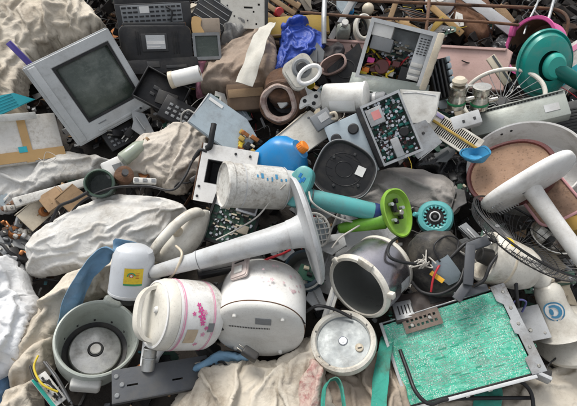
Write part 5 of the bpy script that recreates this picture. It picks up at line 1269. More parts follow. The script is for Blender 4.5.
# beige panel
M = F(298, 134, .12, (-.1, .35, .93), (.80, .58, 0)); k = mpp(298, 134, .12)
t = thing('plastic_sheet', 'dusty beige plastic panel behind the blue jug', 'panel', M)
b = BM(); prism(b, [(-28*k, -22*k), (26*k, -20*k), (30*k, -6*k), (24*k, 14*k), (14*k, 16*k), (-28*k, 10*k)], -.008, 0, .002); pn = obj('sheet', b, M_['cream2'], t)
b = BM(); box(b, (0, 12.5*k, .002), (44*k, .004, .006), .001, Matrix.Rotation(.1, 4, 'Z')); obj('rib', b, M_['cream'], pn)
b = BM(); screw(b, (-14*k, 2*k, .002), .006); screw(b, (18*k, 8*k, .002), .005); obj('screw_posts', b, M_['mgrey'], pn)
# blue grey flat case
M = F(226, 124, .16, (.05, .25, .96), (.80, -.60, 0)); k = mpp(226, 124, .16)
t = thing('disc_player', 'flat blue grey disc player case with a smashed open end', 'disc player', M)
b = BM(); prism(b, [(-32*k, -20*k), (26*k, -22*k), (33*k, -8*k), (32*k, 8*k), (14*k, 17*k), (-30*k, 17*k)], -.035, 0, .004); fc = obj('case', b, M_['bgrey'], t)
b = BM(); box(b, (-20*k, 12*k, .001), (16*k, 3*k, .002)); obj('faceplate_print', b, M_['paper'], fc)
b = BM(); box(b, (-31*k, -2*k, -.015), (.006, 36*k, .03), .002); obj('end_panel', b, M_['lgrey'], fc)
rng = random.Random(3)
for m, n_ in (('ochre', 8), ('copper', 8), ('black', 10), ('yellow', 4), ('cream', 6)):
    b = BM()
    for _ in range(n_): box(b, (rng.uniform(18, 38)*k, rng.uniform(-20, 6)*k, rng.uniform(-.01, .012)), (rng.uniform(.01, .035), rng.uniform(.008, .02), .015), .002, None)
    tag(obj('innards', b, M_[m], t), kind='stuff')
# white slotted grille
M = F(453, 134, .17, (.1, .25, .96), (.83, -.56, 0)); k = mpp(453, 134, .17)
t = thing('slotted_grille', 'off white plastic grille with dark slots and a yellowed bar', 'grille', M)
b = BM(); w_, h_ = 56*k, 22*k; hs_ = [((i-9.5)*w_*.036+w_*.05, y*h_, w_*.020, h_*.34) for i in range(20) for y in (-.22, .24)]
plate_holes(b, w_, h_, .010, hs_); gp = obj('panel', b, M_['cream2'], t)
b = BM(); box(b, (w_*.05, 0, -.013), (w_*.8, h_*.9, .003)); obj('slot_backing', b, M_['black'], gp)
b = BM(); box(b, (w_*.02, h_*.02, .004), (w_*.95, .010, .008), .002); obj('bar', b, M_['ochre'], gp)
b = BM(); box(b, (-w_*.42, h_*.36, .002), (.05, .014, .004), .001); obj('label', b, mat('lilac_label', (.35, .3, .5), .5, .2, (.4, .4, .5), 20, bump=0), gp)
# blue lid of the tub's edge
M = F(476, 155, .21, (.1, .72, .68), (.9, .3, 0)); k = mpp(476, 155, .22)*.88
t = thing('blue_cup', 'small crushed bright blue plastic cup at the lip of the tub', 'cup', M)
b = BM(); lathe(b, [(12.5*k, .012), (13.5*k, .016), (14*k, .010), (12*k, -.012), (9*k, -.024), (0, -.026)], 36, None, 1.1, .8); dent(b, .014, 22, 3); obj('cup', b, M_['sky'], t)
b = BM(); lathe(b, [(12.4*k, .011), (8*k, -.014), (0, -.02)], 36, None, 1.1, .8); dent(b, .010, 22, 3); obj('inside', b, M_['sky'], t)
# flat grey green case right
M = F(517, 114, .19, (.0, .42, .9), (.945, .32, 0)); k = mpp(517, 114, .19)
t = thing('flat_case', 'long grey green flat case with perforated edge above the enamel tub', 'case', M)
b = BM(); box(b, (0, 0, -.03), (88*k, 26*k, .06), .004); fc = obj('body', b, mat('sage_metal', (.30, .32, .29), .45, .45, (.12, .10, .07), 9, metal=.2), t)
b = BM()
for i in range(26): box(b, (-40*k+i*3.1*k, 11.4*k, .0005), (1.6*k, 1.6*k, .002))
tag(obj('perforations', b, M_['black'], fc), kind='stuff')
b = BM(); box(b, (0, 12.6*k, .004), (86*k, .004, .008), .001); obj('rear_lip', b, MATS['sage_metal'], fc)
b = BM(); box(b, (30*k, -2*k, .001), (.05, .03, .002)); obj('label', b, M_['lgrey'], fc)
M = F(466, 120, .20, (.1, .3, .95), (.93, .36, 0)); k = mpp(466, 120, .2)
t = thing('junction_box', 'small pale grey junction box below the tarnished metal pots', 'box', M)
b = BM(); box(b, (0, 0, -.02), (28*k, 14*k, .05), .004); jb = obj('case', b, M_['lgrey'], t)
b = BM()
for x in (-.1, .28): box(b, (x*28*k, -1*k, .0055), (.009, .011, .002)); 
obj('knockouts', b, M_['dgrey'], jb)
# large black panel behind tub
M = F(545, 128, .06, (.05, .45, .89), (.95, .3, 0)); k = mpp(545, 128, .06)
t = thing('black_casing', 'wide matt black casing under the grey green flat case', 'casing', M)
b = BM(); box(b, (0, 0, -.03), (120*k, 46*k, .08), .008); tb = obj('casing', b, M_['dgrey'], t)
b = BM()
for i in range(9): box(b, (20*k, -14*k+i*3.4*k, .011), (46*k, 1.4*k, .003))
obj('vent_ribs', b, M_['black'], tb)
# two tarnished pots
for i, (x, y, lab, hh) in enumerate(((456, 96, 'tarnished metal pot with a beige knob top', .05), (479, 97, 'tarnished metal pot with a flat rim beside the knobbed one', .05))):
    k = mpp(x, y, .2); M = F(x, y+8, .19, (.06, .88, .47), (1, 0, 0)); R = 8.5*k; Z = .78
    t = thing('metal_pot', lab, 'pot', M)
    b = BM(); lathe(b, [(0, -.02*Z), (R*.9, -.02*Z), (R, -.012), (R*.96, .03*Z), (R*.8, .045*Z), (R*.78, .055*Z), (R*.92, .062*Z), (R*.95, .09*Z), (R*1.02, .094*Z), (R*1.0, .102*Z), (R*.7, .104*Z), (0, .1*Z)], 36); obj('body', b, M_['chrome'], t)
    b = BM(); cyl(b, (R*.9, 0, .02), (R*1.9, .005, .03), .010, .008, 12, .002); obj('spout', b, M_['chrome'], t)
    b = BM(); lathe(b, [(R*.99, .004), (R*1.03, .006), (R*1.03, .013), (R*.99, .015)], 36); obj('green_band', b, mat('green_band', (.02, .2, .08), .5, .3, (.05, .1, .05), 12), t)
    if i == 0: b = BM(); lathe(b, [(0, .112), (.018, .11), (.028, .10), (.026, .088), (.012, .08)], 24); obj('knob', b, M_['cream'], t)
    else: b = BM(); tube(b, crom([(-R, 0, .08), (-R*1.8, 0, .07), (-R*1.8, 0, .02), (-R, 0, .01)], 6), .005, 8); obj('ear_handle', b, M_['chrome'], t)
# hoop with spokes
M = F(502, 97, .17, (-.15, .28, .95), (1, 0, 0)); k = mpp(502, 97, .17); R = 37*k
t = thing('hoop', 'pale plastic hoop with thin spokes standing behind the flat case', 'hoop', M)
b = BM(); tube(b, [(math.cos(a)*R, math.sin(a)*R*.76, 0) for a in [i*math.pi/36 for i in range(72)]], .0085, 10, True); obj('ring', b, M_['cream2'], t)
b = BM(); cyl(b, (0, -.02, -.006), (0, -.02, .01), .018, seg=18, bev=.002); obj('hub', b, M_['dmetal'], t)
for i in range(22):
    a = i*2*math.pi/22; b = BM(); tube(b, [(0, -.02, 0), (math.cos(a)*R, math.sin(a)*R*.76, 0)], .0014, 5); obj('spoke', b, M_['metal'], t)
M = F(499, 70, .18, (.3, .2, .9), (.62, -.78, 0)); k = mpp(499, 70, .18)
t = thing('wooden_batten', 'short grey batten leaning on the pink foam board', 'batten', M)
b = BM(); box(b, (0, 0, 0), (32*k, 9*k, .012), .002); bt_ = obj('plank', b, M_['cream'], t)
b = BM(); box(b, (0, 2*k, .0065), (31*k, 2*k, .003)); obj('groove', b, M_['dmetal'], bt_)
# black ribbed heat sink
M = F(440, 79, .2, (.3, .2, .93), (.96, .28, 0)); k = mpp(440, 79, .2)
t = thing('heat_sink', 'black ribbed stack of louvres between the tower and the pots', 'radiator', M)
b = BM(); box(b, (2*k, 0, -.03), (22*k, 40*k, .05), .003); obj('block', b, M_['black'], t)
for i in range(4):
    b = BM(); box(b, (-8*k+i*4*k, 0, .005), (1.6*k, 38*k, .03), .001); obj('fin', b, M_['dgrey'], t)
for i in range(6):
    b = BM(); box(b, (10.5*k, -16*k+i*6.6*k, .0), (4*k, 5*k, .03), .002); obj('side_tile', b, M_['bgrey'], t)

# ------------------------------------------------------------------ things round the brown sack
M = F(301, 71, .29, (.1, .2, .97), (.80, .55, 0)); k = mpp(301, 71, .29)
t = thing('juicer_base', 'ivory plastic juicer base with an oval ring and round hole', 'juicer', M)
b = BM(); prism(b, rrect(31*k, 30*k, .03), -.05, 0, .008); jb = obj('housing', b, M_['cream2'], t)
b = BM(); cyl(b, (2*k, 2*k, .0), (2*k, 2*k, .012), 10*k, 9*k, 32, .003); obj('collar', b, M_['mgrey'], jb)
b = BM(); cyl(b, (2*k, 2*k, .010), (2*k, 2*k, .016), 6*k, 5*k, 28, .003); obj('socket', b, M_['dgrey'], jb)
b = BM(); tube(b, [(x+4*k, y-8*k, .020) for x, y in ell(12*k, 7*k, 36)], .008, 10, True); obj('oval_ring', b, M_['white'], t)
M = F(279, 103, .16, (-.35, -.15, .92), (.85, .5, 0)); k = mpp(279, 103, .16); R = 22*k
t = thing('burnt_drum', 'rusty burnt drum with a flaking red and white rim', 'drum', M)
b = BM(); lathe(b, [(R*.80, .0), (R*.83, .006), (R*.97, .004), (R, -.006), (R*1.0, -.10), (R*.95, -.13), (0, -.135)], 48); dent(b, .006, 14, 5); obj('shell', b, M_['rust'], t)
b = BM(); lathe(b, [(R*.62, -.004), (R*.66, .010), (R*.80, .014), (R*.88, .006), (R*.86, -.004)], 48); dent(b, .006, 22, 1); obj('flaked_rim', b, M_['rustw'], t)
b = BM(); lathe(b, [(R*.64, -.002), (R*.58, -.06), (0, -.08)], 40); obj('dark_inside', b, M_['black'], t)
b = BM(); box(b, (R*.05, R*.0, -.04), (.045, .05, .05), .012); dent(b, .006, 30, 2); obj('white_lump', b, M_['dwhite'], t)
M = F(284, 88, .15, (-.1, .5, .86), (.8, -.55, 0)); k = mpp(284, 88, .15)
t = thing('metal_drum', 'dented brown metal drum body behind the burnt rim', 'drum', M)
b = BM(); lathe(b, [(0, -.06), (18*k, -.06), (19*k, -.05), (19*k, .03), (17*k, .045), (0, .05)], 40); dent(b, .008, 12, 7); obj('shell', b, M_['rust'], t)
b = BM(); lathe(b, [(19*k, -.01), (19.6*k, -.006), (19.6*k, .0), (19*k, .004)], 40); dent(b, .006, 12, 7); obj('hoop_bead', b, M_['rust'], t)
M = F(346, 69, .14, (.0, .25, .96), (.72, .69, 0)); k = mpp(346, 69, .14)
t = thing('speaker_panel', 'matt black slanted speaker panel left of the computer tower', 'speaker', M)
b = BM(); prism(b, [(-24*k, -13*k), (20*k, -13*k), (26*k, 11*k), (-14*k, 13*k)], -.02, 0, .003); sp_ = obj('board', b, M_['black'], t)
b = BM(); tube(b, [(math.cos(a)*9*k, math.sin(a)*9*k, .001) for a in [i*math.pi/16 for i in range(32)]], .002, 6, True); obj('cone_ring', b, M_['dgrey'], sp_)
M = F(334, 66, .14, (-.2, .3, .93), (.9, .4, 0)); k = mpp(334, 66, .14)
t = thing('plastic_scoop', 'dusty pinkish plastic scoop beside the black speaker panel', 'scoop', M)
b = BM(); loft(b, [[(x, y, z) for x, y in ell(14*k*s, 9*k*s, 28, 2.4)] for s, z in ((.85, .03), (1, .026), (.95, .0), (.7, -.02))], cap0=False); obj('bowl', b, mat('dusty_pink', (.36, .25, .22), .7, .5, (.12, .08, .06), 12), t)
b = BM(); box(b, (-16*k, 0, .02), (12*k, 4*k, .012), .004); obj('grip', b, MATS['dusty_pink'], t)
M = F(246, 97, .12, (.1, .2, .96), (1, .1, 0)); k = mpp(246, 97, .12)
t = thing('cardboard_box', 'soft brown cardboard box below the muddy sack', 'box', M)
b = BM(); box(b, (0, 0, -.04), (36*k, 26*k, .10), .004); sub(b, 2); dent(b, .005, 12, 3); cb_ = obj('carton', b, mat('brown_card', (.19, .125, .08), .9, .5, (.08, .05, .03), 8), t)
b = BM(); box(b, (0, 4*k, .014), (35*k, 8*k, .004), .001, Matrix.Rotation(.12, 4, 'X')); obj('flap', b, M_['card'], t)

# ------------------------------------------------------------------ black appliances upper left of the middle
k = mpp(157, 44, .2)
M = F(157, 44, .20, (.02, .12, .99), (.995, .02, 0))
t = thing('cassette_radio', 'black cassette radio with a pale display window', 'radio', M)
b = BM(); loft(b, [[(x, y, z) for x, y in rrect(70*k*s, 36*k*s, .03)] for s, z in ((.9, -.10), (1, -.09), (1, -.01), (.97, .004), (.9, .008))]); rb = obj('cabinet', b, M_['black'], t)
b = BM(); box(b, (-2*k, 1*k, .008), (25*k, 17*k, .014), .003); wf = obj('window_frame', b, M_['dgrey'], rb)
b = BM(); box(b, (-1*k, 1.5*k, .0155), (18*k, 13*k, .002)); dw = obj('display_window', b, M_['lgrey'], wf)
b = BM(); box(b, (-1*k, 1*k, .0168), (17*k, 3*k, .001)); box(b, (-3*k, -3*k, .0168), (12*k, 1.2*k, .001)); obj('tape_strip', b, M_['paper'], wf)
for x in (-19, -17, 16, 18.5, 21): b = BM(); box(b, (x*k, 1*k, .007), (.9*k, 22*k, .008), .002); obj('moulded_rib', b, M_['black'], rb)
b = BM(); box(b, (0, 19*k, -.03), (60*k, 3*k, .05), .004); obj('carry_handle', b, M_['dgrey'], t)
k = mpp(155, 18, .22)
M = F(155, 17, .23, (.02, .10, .99), (.995, .05, 0))
t = thing('printer_deck', 'grey recessed control deck standing on the black cassette radio', 'printer', M)
b = BM(); box(b, (0, 0, -.03), (72*k, 26*k, .06), .004); pd_ = obj('housing', b, M_['dgrey'], t)
b = BM(); box(b, (-2*k, 3*k, .002), (58*k, 17*k, .006), .002); dk = obj('deck', b, M_['mgrey'], pd_)
rng = random.Random(2); b = BM()
for i in range(11):
    for j in range(4):
        if 2 < i < 5 and j > 1: continue
        box(b, (-28*k+i*5.2*k, -3*k+j*4*k, .0055), (rng.choice((3, 4.2))*k, 1.6*k, .003))
tag(obj('slots', b, M_['black'], dk), kind='stuff')
b = BM(); box(b, (-9*k, 7*k, .006), (9*k, 6*k, .002)); obj('sticker', b, M_['paper'], dk)
b = BM(); box(b, (-2*k, -9*k, .002), (62*k, 6*k, .006), .002); obj('brown_sill', b, M_['rust'], pd_)
b = BM(); tube(b, crom([(12*k, 9*k, .01), (17*k, 4*k, .02), (15*k, -4*k, .015), (17*k, -9*k, .012)], 6), .004, 8); obj('lead', b, M_['wire_b'], t)
M = F(152, -2, .24, (0, .3, .95), (1, .02, 0)); k = mpp(152, -2, .24)
t = thing('appliance_lid', 'glossy black appliance lid behind the grey control deck', 'lid', M)
b = BM(); box(b, (0, 0, -.02), (74*k, 22*k, .06), .016, None, 4); obj('lid', b, M_['black'], t)
b = BM(); box(b, (0, -8*k, .012), (40*k, 2*k, .006), .002); obj('grip_bar', b, M_['dgrey'], t)
M = F(160, 66, .14, (0, .35, .94), (1, .05, 0)); k = mpp(160, 66, .14)
t = thing('record_deck', 'flat black record deck edge under the cassette radio', 'deck', M)
b = BM(); box(b, (0, 0, -.02), (76*k, 16*k, .06), .004); rd = obj('plinth', b, M_['black'], t)
b = BM(); box(b, (-6*k, 1*k, .0115), (12*k, 6*k, .004), .001); box(b, (16*k, -2*k, .0115), (20*k, 3*k, .004), .001); obj('controls', b, M_['dgrey'], rd)
M = F(162, 93, .14, (-.05, .3, .95), (.83, -.52, 0)); k = mpp(162, 93, .14)
t = thing('paper_tray', 'black plastic paper tray lying right of the television', 'tray', M)
b = BM(); box(b, (0, 0, -.012), (46*k, 34*k, .008), .002); tr = obj('floor', b, M_['black'], t)
for x, y, w_, h_ in ((-22.5, 0, 1.4, 34), (22.5, 0, 1.4, 34), (0, 16.5, 44, 1.4), (0, -16.5, 44, 1.4)): b = BM(); box(b, (x*k, y*k, .004), (w_*k, h_*k, .03), .002); obj('wall', b, M_['black'], tr)
b = BM(); box(b, (-6*k, 2*k, -.004), (8*k, 4*k, .01), .002); box(b, (-8*k, -5*k, -.004), (5*k, 3*k, .008), .002); obj('clips', b, M_['dgrey'], tr)
b = BM(); box(b, (6*k, -4*k, -.003), (20*k, 14*k, .012), .002, Matrix.Rotation(.15, 4, 'Z')); obj('paper_guide', b, M_['dgrey'], tr)
k = mpp(185, 77, .2); R = 7.8*k
M = F(171, 80, .20, (.95, .22, .22), (0, 1, 0))
t = thing('paper_roll', 'white paper roll with a yellowed rim beside the pink bag', 'roll', M)
b = BM(); lathe(b, [(R*.4, 0), (R*.95, 0), (R, .004), (R, 29*k), (R*.95, 30*k), (R*.4, 30*k)], 36); obj('roll', b, M_['paper'], t)
b = BM(); lathe(b, [(R*.9, -.004), (R*1.08, -.004), (R*1.08, .012), (R*1.0, .012)], 36); obj('end_rim', b, M_['yellow'] if False else M_['cream'], t)
b = BM(); lathe(b, [(R*.41, -.002), (R*.34, -.002), (R*.34, 30*k), (R*.41, 30*k)], 24); obj('core', b, M_['card'], t)
M = F(183, 116, .10, (0, .3, .95), (.86, -.5, 0)); k = mpp(183, 116, .1)
t = thing('remote_unit', 'black plastic unit with small keys beside the flat blue grey case', 'keypad', M)
b = BM(); box(b, (0, 0, 0), (44*k, 24*k, .04), .004); ru = obj('case', b, M_['black'], t)
b = BM(); rng = random.Random(8)
for i in range(5):
    for j in range(3): box(b, (-14*k+i*6*k, -6*k+j*5*k, .021), (3.6*k, 2.6*k, .004), .0008)
tag(obj('keys', b, M_['mgrey'], ru), kind='stuff')
M = F(121, 137, .0, (.0, .3, .95), (.86, .5, 0)); k = mpp(121, 137, .0)*.9
t = thing('telephone_keypad', 'green grey keypad poking out below the television', 'keypad', M)
b = BM(); box(b, (0, 0, 0), (34*k, 22*k, .03), .004); ru = obj('case', b, M_['dgrey'], t)
b = BM()
for i in range(5):
    for j in range(3): box(b, (-11*k+i*5*k, -6*k+j*5*k, .017), (3.2*k, 2.4*k, .005), .0008)
tag(obj('keys', b, M_['mgrey'], ru), kind='stuff')

# upper edge: dark grid box, slotted panel, wooden block, small screen
M = F(213, 12, .2, (.0, .25, .97), (.83, -.55, 0)); k = mpp(213, 12, .2)
t = thing('grid_box', 'dark box with pale grid lines beside the slotted white panel', 'box', M)
b = BM(); box(b, (0, 0, -.05), (34*k, 30*k, .10), .004); gb = obj('case', b, M_['dgrey'], t)
for i in range(5): b = BM(); box(b, (0, -11*k+i*5.4*k, .0012), (31*k, .5*k, .002)); obj('line', b, M_['lgrey'], gb)
M = F(243, 8, .20, (.02, .2, .98), (.995, -.03, 0)); k = mpp(243, 8, .2)
t = thing('slotted_sheet', 'off white metal panel with slots above the striped rag', 'panel', M)
W, H = 44*k, 38*k; b = BM(); plate_holes(b, W, H, .012, [(W*.12, H*.02, W*.20, H*.05), (W*.36, H*.10, W*.05, H*.05), (W*.24, -H*.08, W*.04, H*.05), (-W*.3, -H*.1, W*.03, H*.04), (W*.30, -H*.38, W*.04, H*.05)]); sp2 = obj('sheet', b, M_['cream2'], t)
b = BM(); box(b, (0, 0, -.016), (W*.98, H*.98, .004)); obj('backing', b, M_['black'], sp2)
b = BM()
for x, y in ((-.42, -.3), (-.2, -.2), (.1, -.3), (-.35, .05)): screw(b, (x*W, y*H, .001), .004)
obj('rivets', b, M_['dgrey'], sp2)
b = BM(); box(b, (W*.53, 0, -.02), (W*.08, H, .05), .003); obj('dark_side', b, M_['dgrey'], t)
M = F(205, 27, .18, (0, .3, .95), (1, .02, 0)); k = mpp(205, 27, .18)
t = thing('wooden_block', 'tan wooden block with torn tape beside the grid box', 'block', M)
b = BM(); box(b, (2*k, 0, -.03), (26*k, 17*k, .07), .004); wb = obj('block', b, mat('grey_wood', (.27, .22, .17), .85, .5, (.12, .08, .05), 9), t)
b = BM(); prism(b, crom([(-12*k, 9*k, 0), (-3*k, 8*k, 0), (-4*k, 1*k, 0), (-1*k, -7*k, 0), (-12*k, -8*k, 0)], 3, True), .006, .010, .001); obj('torn_tape', b, M_['tape'], wb)
M = F(207, 46, .16, (0, .2, .97), (1, .03, 0)); k = mpp(207, 46, .16)
t = thing('small_screen', 'small dark screen in a grey frame under the wooden block', 'screen', M)
b = BM(); plate_holes(b, 27*k, 26*k, .03, [(0, 0, 22*k, 20*k)]); fr_ = obj('frame', b, M_['mgrey'], t)
b = BM(); box(b, (0, 0, -.012), (25*k, 24*k, .004)); obj('glass', b, M_['glass'], t)
M = F(297, 26, .10, (0, .45, .89), (.99, .08, 0)); k = mpp(297, 26, .1)
t = thing('ochre_board', 'ochre painted board lying behind the cobalt plastic bag', 'board', M)
b = BM(); box(b, (0, 0, 0), (64*k, 20*k, .02), .003); ob = obj('plank', b, M_['ochre'], t)
b = BM(); box(b, (0, -9*k, .008), (63*k, 1.6*k, .014), .002); obj('edge_strip', b, M_['wood'], ob)
M = F(276, 6, .10, (0, .4, .9), (.8, -.6, 0)); k = mpp(276, 6, .1)
t = thing('wooden_crate', 'broken wooden crate corner behind the slotted white panel', 'crate', M)
for i in range(4): b = BM(); box(b, (0, -12*k+i*8*k, 0), (40*k, 5*k, .012), .002); obj('slat', b, M_['wood'], t)
for x in (-17, 17): b = BM(); box(b, (x*k, 0, -.014), (5*k, 34*k, .014), .002); obj('batten', b, M_['card'], t)

# ------------------------------------------------------------------ rack, foam and clutter at the back
M = F(412, 58, .05, (0, .30, .95), (1, -.06, 0)); k = mpp(412, 58, .05)
t = thing('foam_board', 'long dusty pink foam board behind the computer tower', 'board', M)
b = BM(); prism(b, [(-98*k, -26*k), (88*k, -26*k), (91*k, 11*k), (86*k, 14*k), (-98*k, 15*k)], -.04, 0, .004); fb = obj('slab', b, M_['pinkf'], t)
b = BM(); prism(b, [(-98*k, 12*k), (84*k, 11*k), (85*k, 13.6*k), (-98*k, 14.6*k)], -.001, .010, .002); obj('top_lip', b, M_['pinkf'], fb)
k = mpp(430, 10, .12)
A_ = lambda x, y, h=.16: P(x, y, h)
O_ = P(427, 10, .16)
t = thing('metal_rack', 'rusty steel wire rack lying across the back of the heap', 'rack', Matrix.Translation(O_))
def rod(nm, pts, r, m='rust'):
    b = BM(); tube(b, [p-O_ for p in crom(pts, 6)], r, 10); return obj(nm, b, M_[m], t)
rod('top_bar', [A_(300, -3), A_(380, 1), (A_(470, 5)), A_(540, 8), A_(560, 11), A_(568, 20), A_(566, 34, .12), A_(562, 52, .08)], .0075)
rod('cross_bar', [A_(300, 12), A_(380, 18), A_(470, 21), A_(530, 26)], .0065)
rod('upright', [A_(325, -10, .17), A_(324, 14, .17), A_(324, 44, .10)], .012, 'metal')
rod('upright', [A_(430, -12, .165), A_(428, 14, .165), A_(425, 40, .12)], .008)
rod('hook', [A_(541, -8, .17), A_(536, 6, .18), A_(528, 22, .17), A_(524, 34, .15)], .005, 'metal')
rod('hook', [A_(556, -8, .17), A_(551, 10, .18), A_(544, 34, .15)], .007, 'metal')
def plank(lab, x0, y0, x1, y1, h0, h1, wpx, m, th=.016, nm='wooden_plank', cat='plank'):
    a = P(x0, y0, h0); c = P(x1, y1, h1); d = c-a; kk = mpp(x0, y0, h0)
    M = mtx((a+c)/2, lv((x0+x1)/2, (y0+y1)/2, (0, .3, .95)), d); t = thing(nm, lab, cat, M)
    b = BM(); box(b, (0, 0, 0), (d.length, wpx*kk, th), .002); sub(b, 1); dent(b, .002, 15, x0); o = obj('board', b, M_[m], t)
    b = BM(); cyl(b, (d.length*.42, 0, th/2-.001), (d.length*.42, 0, th/2+.003), .004, seg=8); cyl(b, (-d.length*.42, 0, th/2-.001), (-d.length*.42, 0, th/2+.003), .004, seg=8); obj('nail', b, M_['dmetal'], o)
plank('tan wooden stick sloping behind the rack above the tower', 428, 4, 462, 34, .10, .05, 6, 'tape')
plank('pale grey plank slanting behind the rack towards the magenta basin', 456, -10, 522, 37, .12, .08, 10, 'lgrey')
plank('thin wooden batten leaning under the rack beside the coiled hose', 396, 4, 383, 36, .10, .06, 5, 'wood')
plank('tan batten crossing under the rack over the computer tower', 396, 19, 428, 36, .08, .05, 5, 'tape')
plank('ochre wooden offcut under the rack right of the tower', 420, 38, 442, 22, .07, .08, 6, 'ochre')
plank('dark wooden board far behind the rack upright', 330, 36, 352, 6, .08, .08, 6, 'lgrey')
plank('brown plank in the corner behind the rack hooks', 494, 10, 508, 26, .07, .05, 16, 'wood')
M = F(466, 24, .03, (0, .4, .9), (.8, -.5, 0)); k = mpp(466, 24, .03)
sack('rug', 'rusty brown matted rug crumpled behind the rack', 'rug', [(432, 8), (450, -4), (478, 2), (494, 22), (488, 42), (468, 42), (446, 26)], .08, cloth_mat('rust_rug', (.13, .065, .035), (.09, .045, .028), (.04, .025, .018), .6, 14), sp=.012, fold=-.8, jit=.8, R=.1, seed=31, big=16, small=40, amp=.03)
M = F(362, 29, .07, (.25, .3, .92), (0, 1, 0)); k = mpp(362, 29, .07)
t = thing('hose_coil', 'coil of white corrugated hose hanging behind the rack', 'hose', M)
for i in range(5):
    b = BM(); tube(b, [(math.cos(a)*(13-i*.5)*k, math.sin(a)*7.5*k, (i-2)*.018) for a in [q*math.pi/16 for q in range(32)]], .009, 8, True); obj('coil', b, M_['cream2' if i > 1 else 'mgrey'], t)
M = F(343, 32, .07, (.1, .5, .86), (1, .1, 0)); k = mpp(343, 32, .07)
t = thing('jerrycan', 'pale green plastic can behind the pink foam board', 'can', M)
b = BM(); loft(b, [[(x, y, z) for x, y in rrect(13*k*s, 11*k*s, .012)] for s, z in ((.9, -.05), (1, -.04), (1, .03), (.7, .05), (.35, .055), (.35, .075))]); obj('body', b, M_['celad'], t)
b = BM(); cyl(b, (0, 0, .074), (0, 0, .09), .016, seg=14, bev=.002); obj('cap', b, M_['dwhite'], t)
M = F(344, 4, .12, (0, .4, .9), (.9, -.3, 0)); k = mpp(344, 4, .12)
t = thing('plastic_shroud', 'pale blue white plastic shroud hanging on the rack', 'shroud', M)
b = BM(); prism(b, [(-12*k, 10*k), (12*k, 9*k), (10*k, -2*k), (0, -9*k), (-6*k, -5*k)], -.02, 0, .004); obj('shell', b, M_['bgrey'], t)
b = BM(); box(b, (0, 6*k, .002), (18*k, 1.5*k, .005), .001); obj('rib', b, M_['lgrey'], t)
M = F(368, 9, .08, (0, .3, .95), (1, 0, 0)); k = mpp(368, 9, .08)
t = thing('old_ball', 'weathered tan float ball behind the rack', 'ball', M)
b = BM(); lathe(b, [(0, -6*k)]+[(6*k*math.cos(a), 6*k*math.sin(a)) for a in [(-80+i*16)*math.pi/180 for i in range(11)]]+[(0, 6*k)], 28); obj('shell', b, M_['cream'], t)
b = BM(); cband(b, 6*k, -.004, .004, 28, .001); obj('seam', b, M_['card'], t)
M = F(480, 2, .10, (0, .4, .9), (1, .1, 0)); k = mpp(480, 2, .1)
for i in range(7):
    cable('cable', 'thin brown cable looped in a bundle behind the rack', [(398+i*2, 8+i*1.2, .05), (412, 10+i*1.8, .07+i*.004), (428, 14+i*1.6, .07), (446, 8+i*2.4, .05)], .004, M_['rust'] if i % 2 else M_['wire_b'], 'brown cables looped behind the rack')
M = F(440, 1, .09, (0, .5, .87), (1, 0, 0)); k = mpp(440, 1, .09)
t = thing('enamel_bowl', 'white bowl lying upside down behind the rack', 'bowl', M)
b = BM(); lathe(b, [(14*k, -.02), (14.6*k, -.016), (12*k, .01), (8*k, .03), (5*k, .034), (5*k, .04), (0, .04)], 36); obj('bowl', b, M_['dwhite'], t)
b = BM(); lathe(b, [(14.2*k, -.021), (15*k, -.018), (14.6*k, -.013)], 36); obj('rim', b, M_['navy'], t)
cable('wire', 'loose white wire looping down from the rack', [(548, -6, .17), (534, 8, .16), (545, 24, .13), (530, 40, .1)], .003, M_['wire_w'], cat='wire')
# ------------------------------------------------------------------ left side
k = mpp(24, 140, .1)
M = F(20, 140, .12, (.05, .25, .96), (.985, .15, 0))
t = thing('carton', 'white cardboard carton sealed with brown tape below the beige dust sheet', 'carton', M)
W, H = 72*k, 48*k
b = BM(); box(b, (0, 0, -.06), (W, H, .14), .004); sub(b, 2); dent(b, .003, 9, 4); bx_ = obj('box', b, mat('white_card', (.60, .58, .54), .8, .4, (.3, .24, .17), 8), t)
b = BM(); box(b, (W*.06, 0, .0125), (W*.10, H*.99, .003)); obj('tape', b, M_['tape'], bx_)
b = BM(); box(b, (0, -H*.36, .0128), (W*1.0, H*.22, .003)); obj('tape', b, M_['tape'], bx_)
b = BM(); box(b, (W*.0, -H*.22, .0145), (W*.10, H*.12, .002), 0, None); obj('blue_label', b, M_['cyan'], bx_)
b = BM(); box(b, (-W*.1, H*.46, .02), (W*.7, H*.14, .004), .001, Matrix.Rotation(.25, 4, 'X')); obj('flap', b, M_['dwhite'], t)
M = F(8, 104, .22, (.1, .3, .95), (.93, .36, 0)); k = mpp(8, 104, .22)
t = thing('teal_sheet', 'bright teal corrugated plastic sheet between the dust sheet and carton', 'sheet', M)
b = BM(); prism(b, [(-26*k, -10*k), (25*k, -3*k), (10*k, 9*k), (-26*k, 12*k)], -.008, 0, .002); ts = obj('sheet', b, M_['cyan'], t)
for i in range(6): b = BM(); box(b, (-6*k, -6*k+i*2.8*k, .001), (28*k, .5*k, .002), 0, Matrix.Rotation(.08, 4, 'Z')); obj('flute', b, M_['cyan'], ts)
M = F(20, 54, .28, (-.3, .2, .93), (.62, -.78, 0)); k = mpp(20, 54, .28)
t = thing('plastic_ruler', 'short violet plastic strip sticking up behind the television corner', 'strip', M)
b = BM(); box(b, (0, 0, 0), (29*k, 6*k, .008), .002); rl = obj('strip', b, mat('violet', (.07, .05, .26), .4, .3, (.15, .12, .2), 14), t)
b = BM(); box(b, (0, 2*k, .0045), (28*k, .8*k, .002)); obj('ridge', b, MATS['violet'], rl)
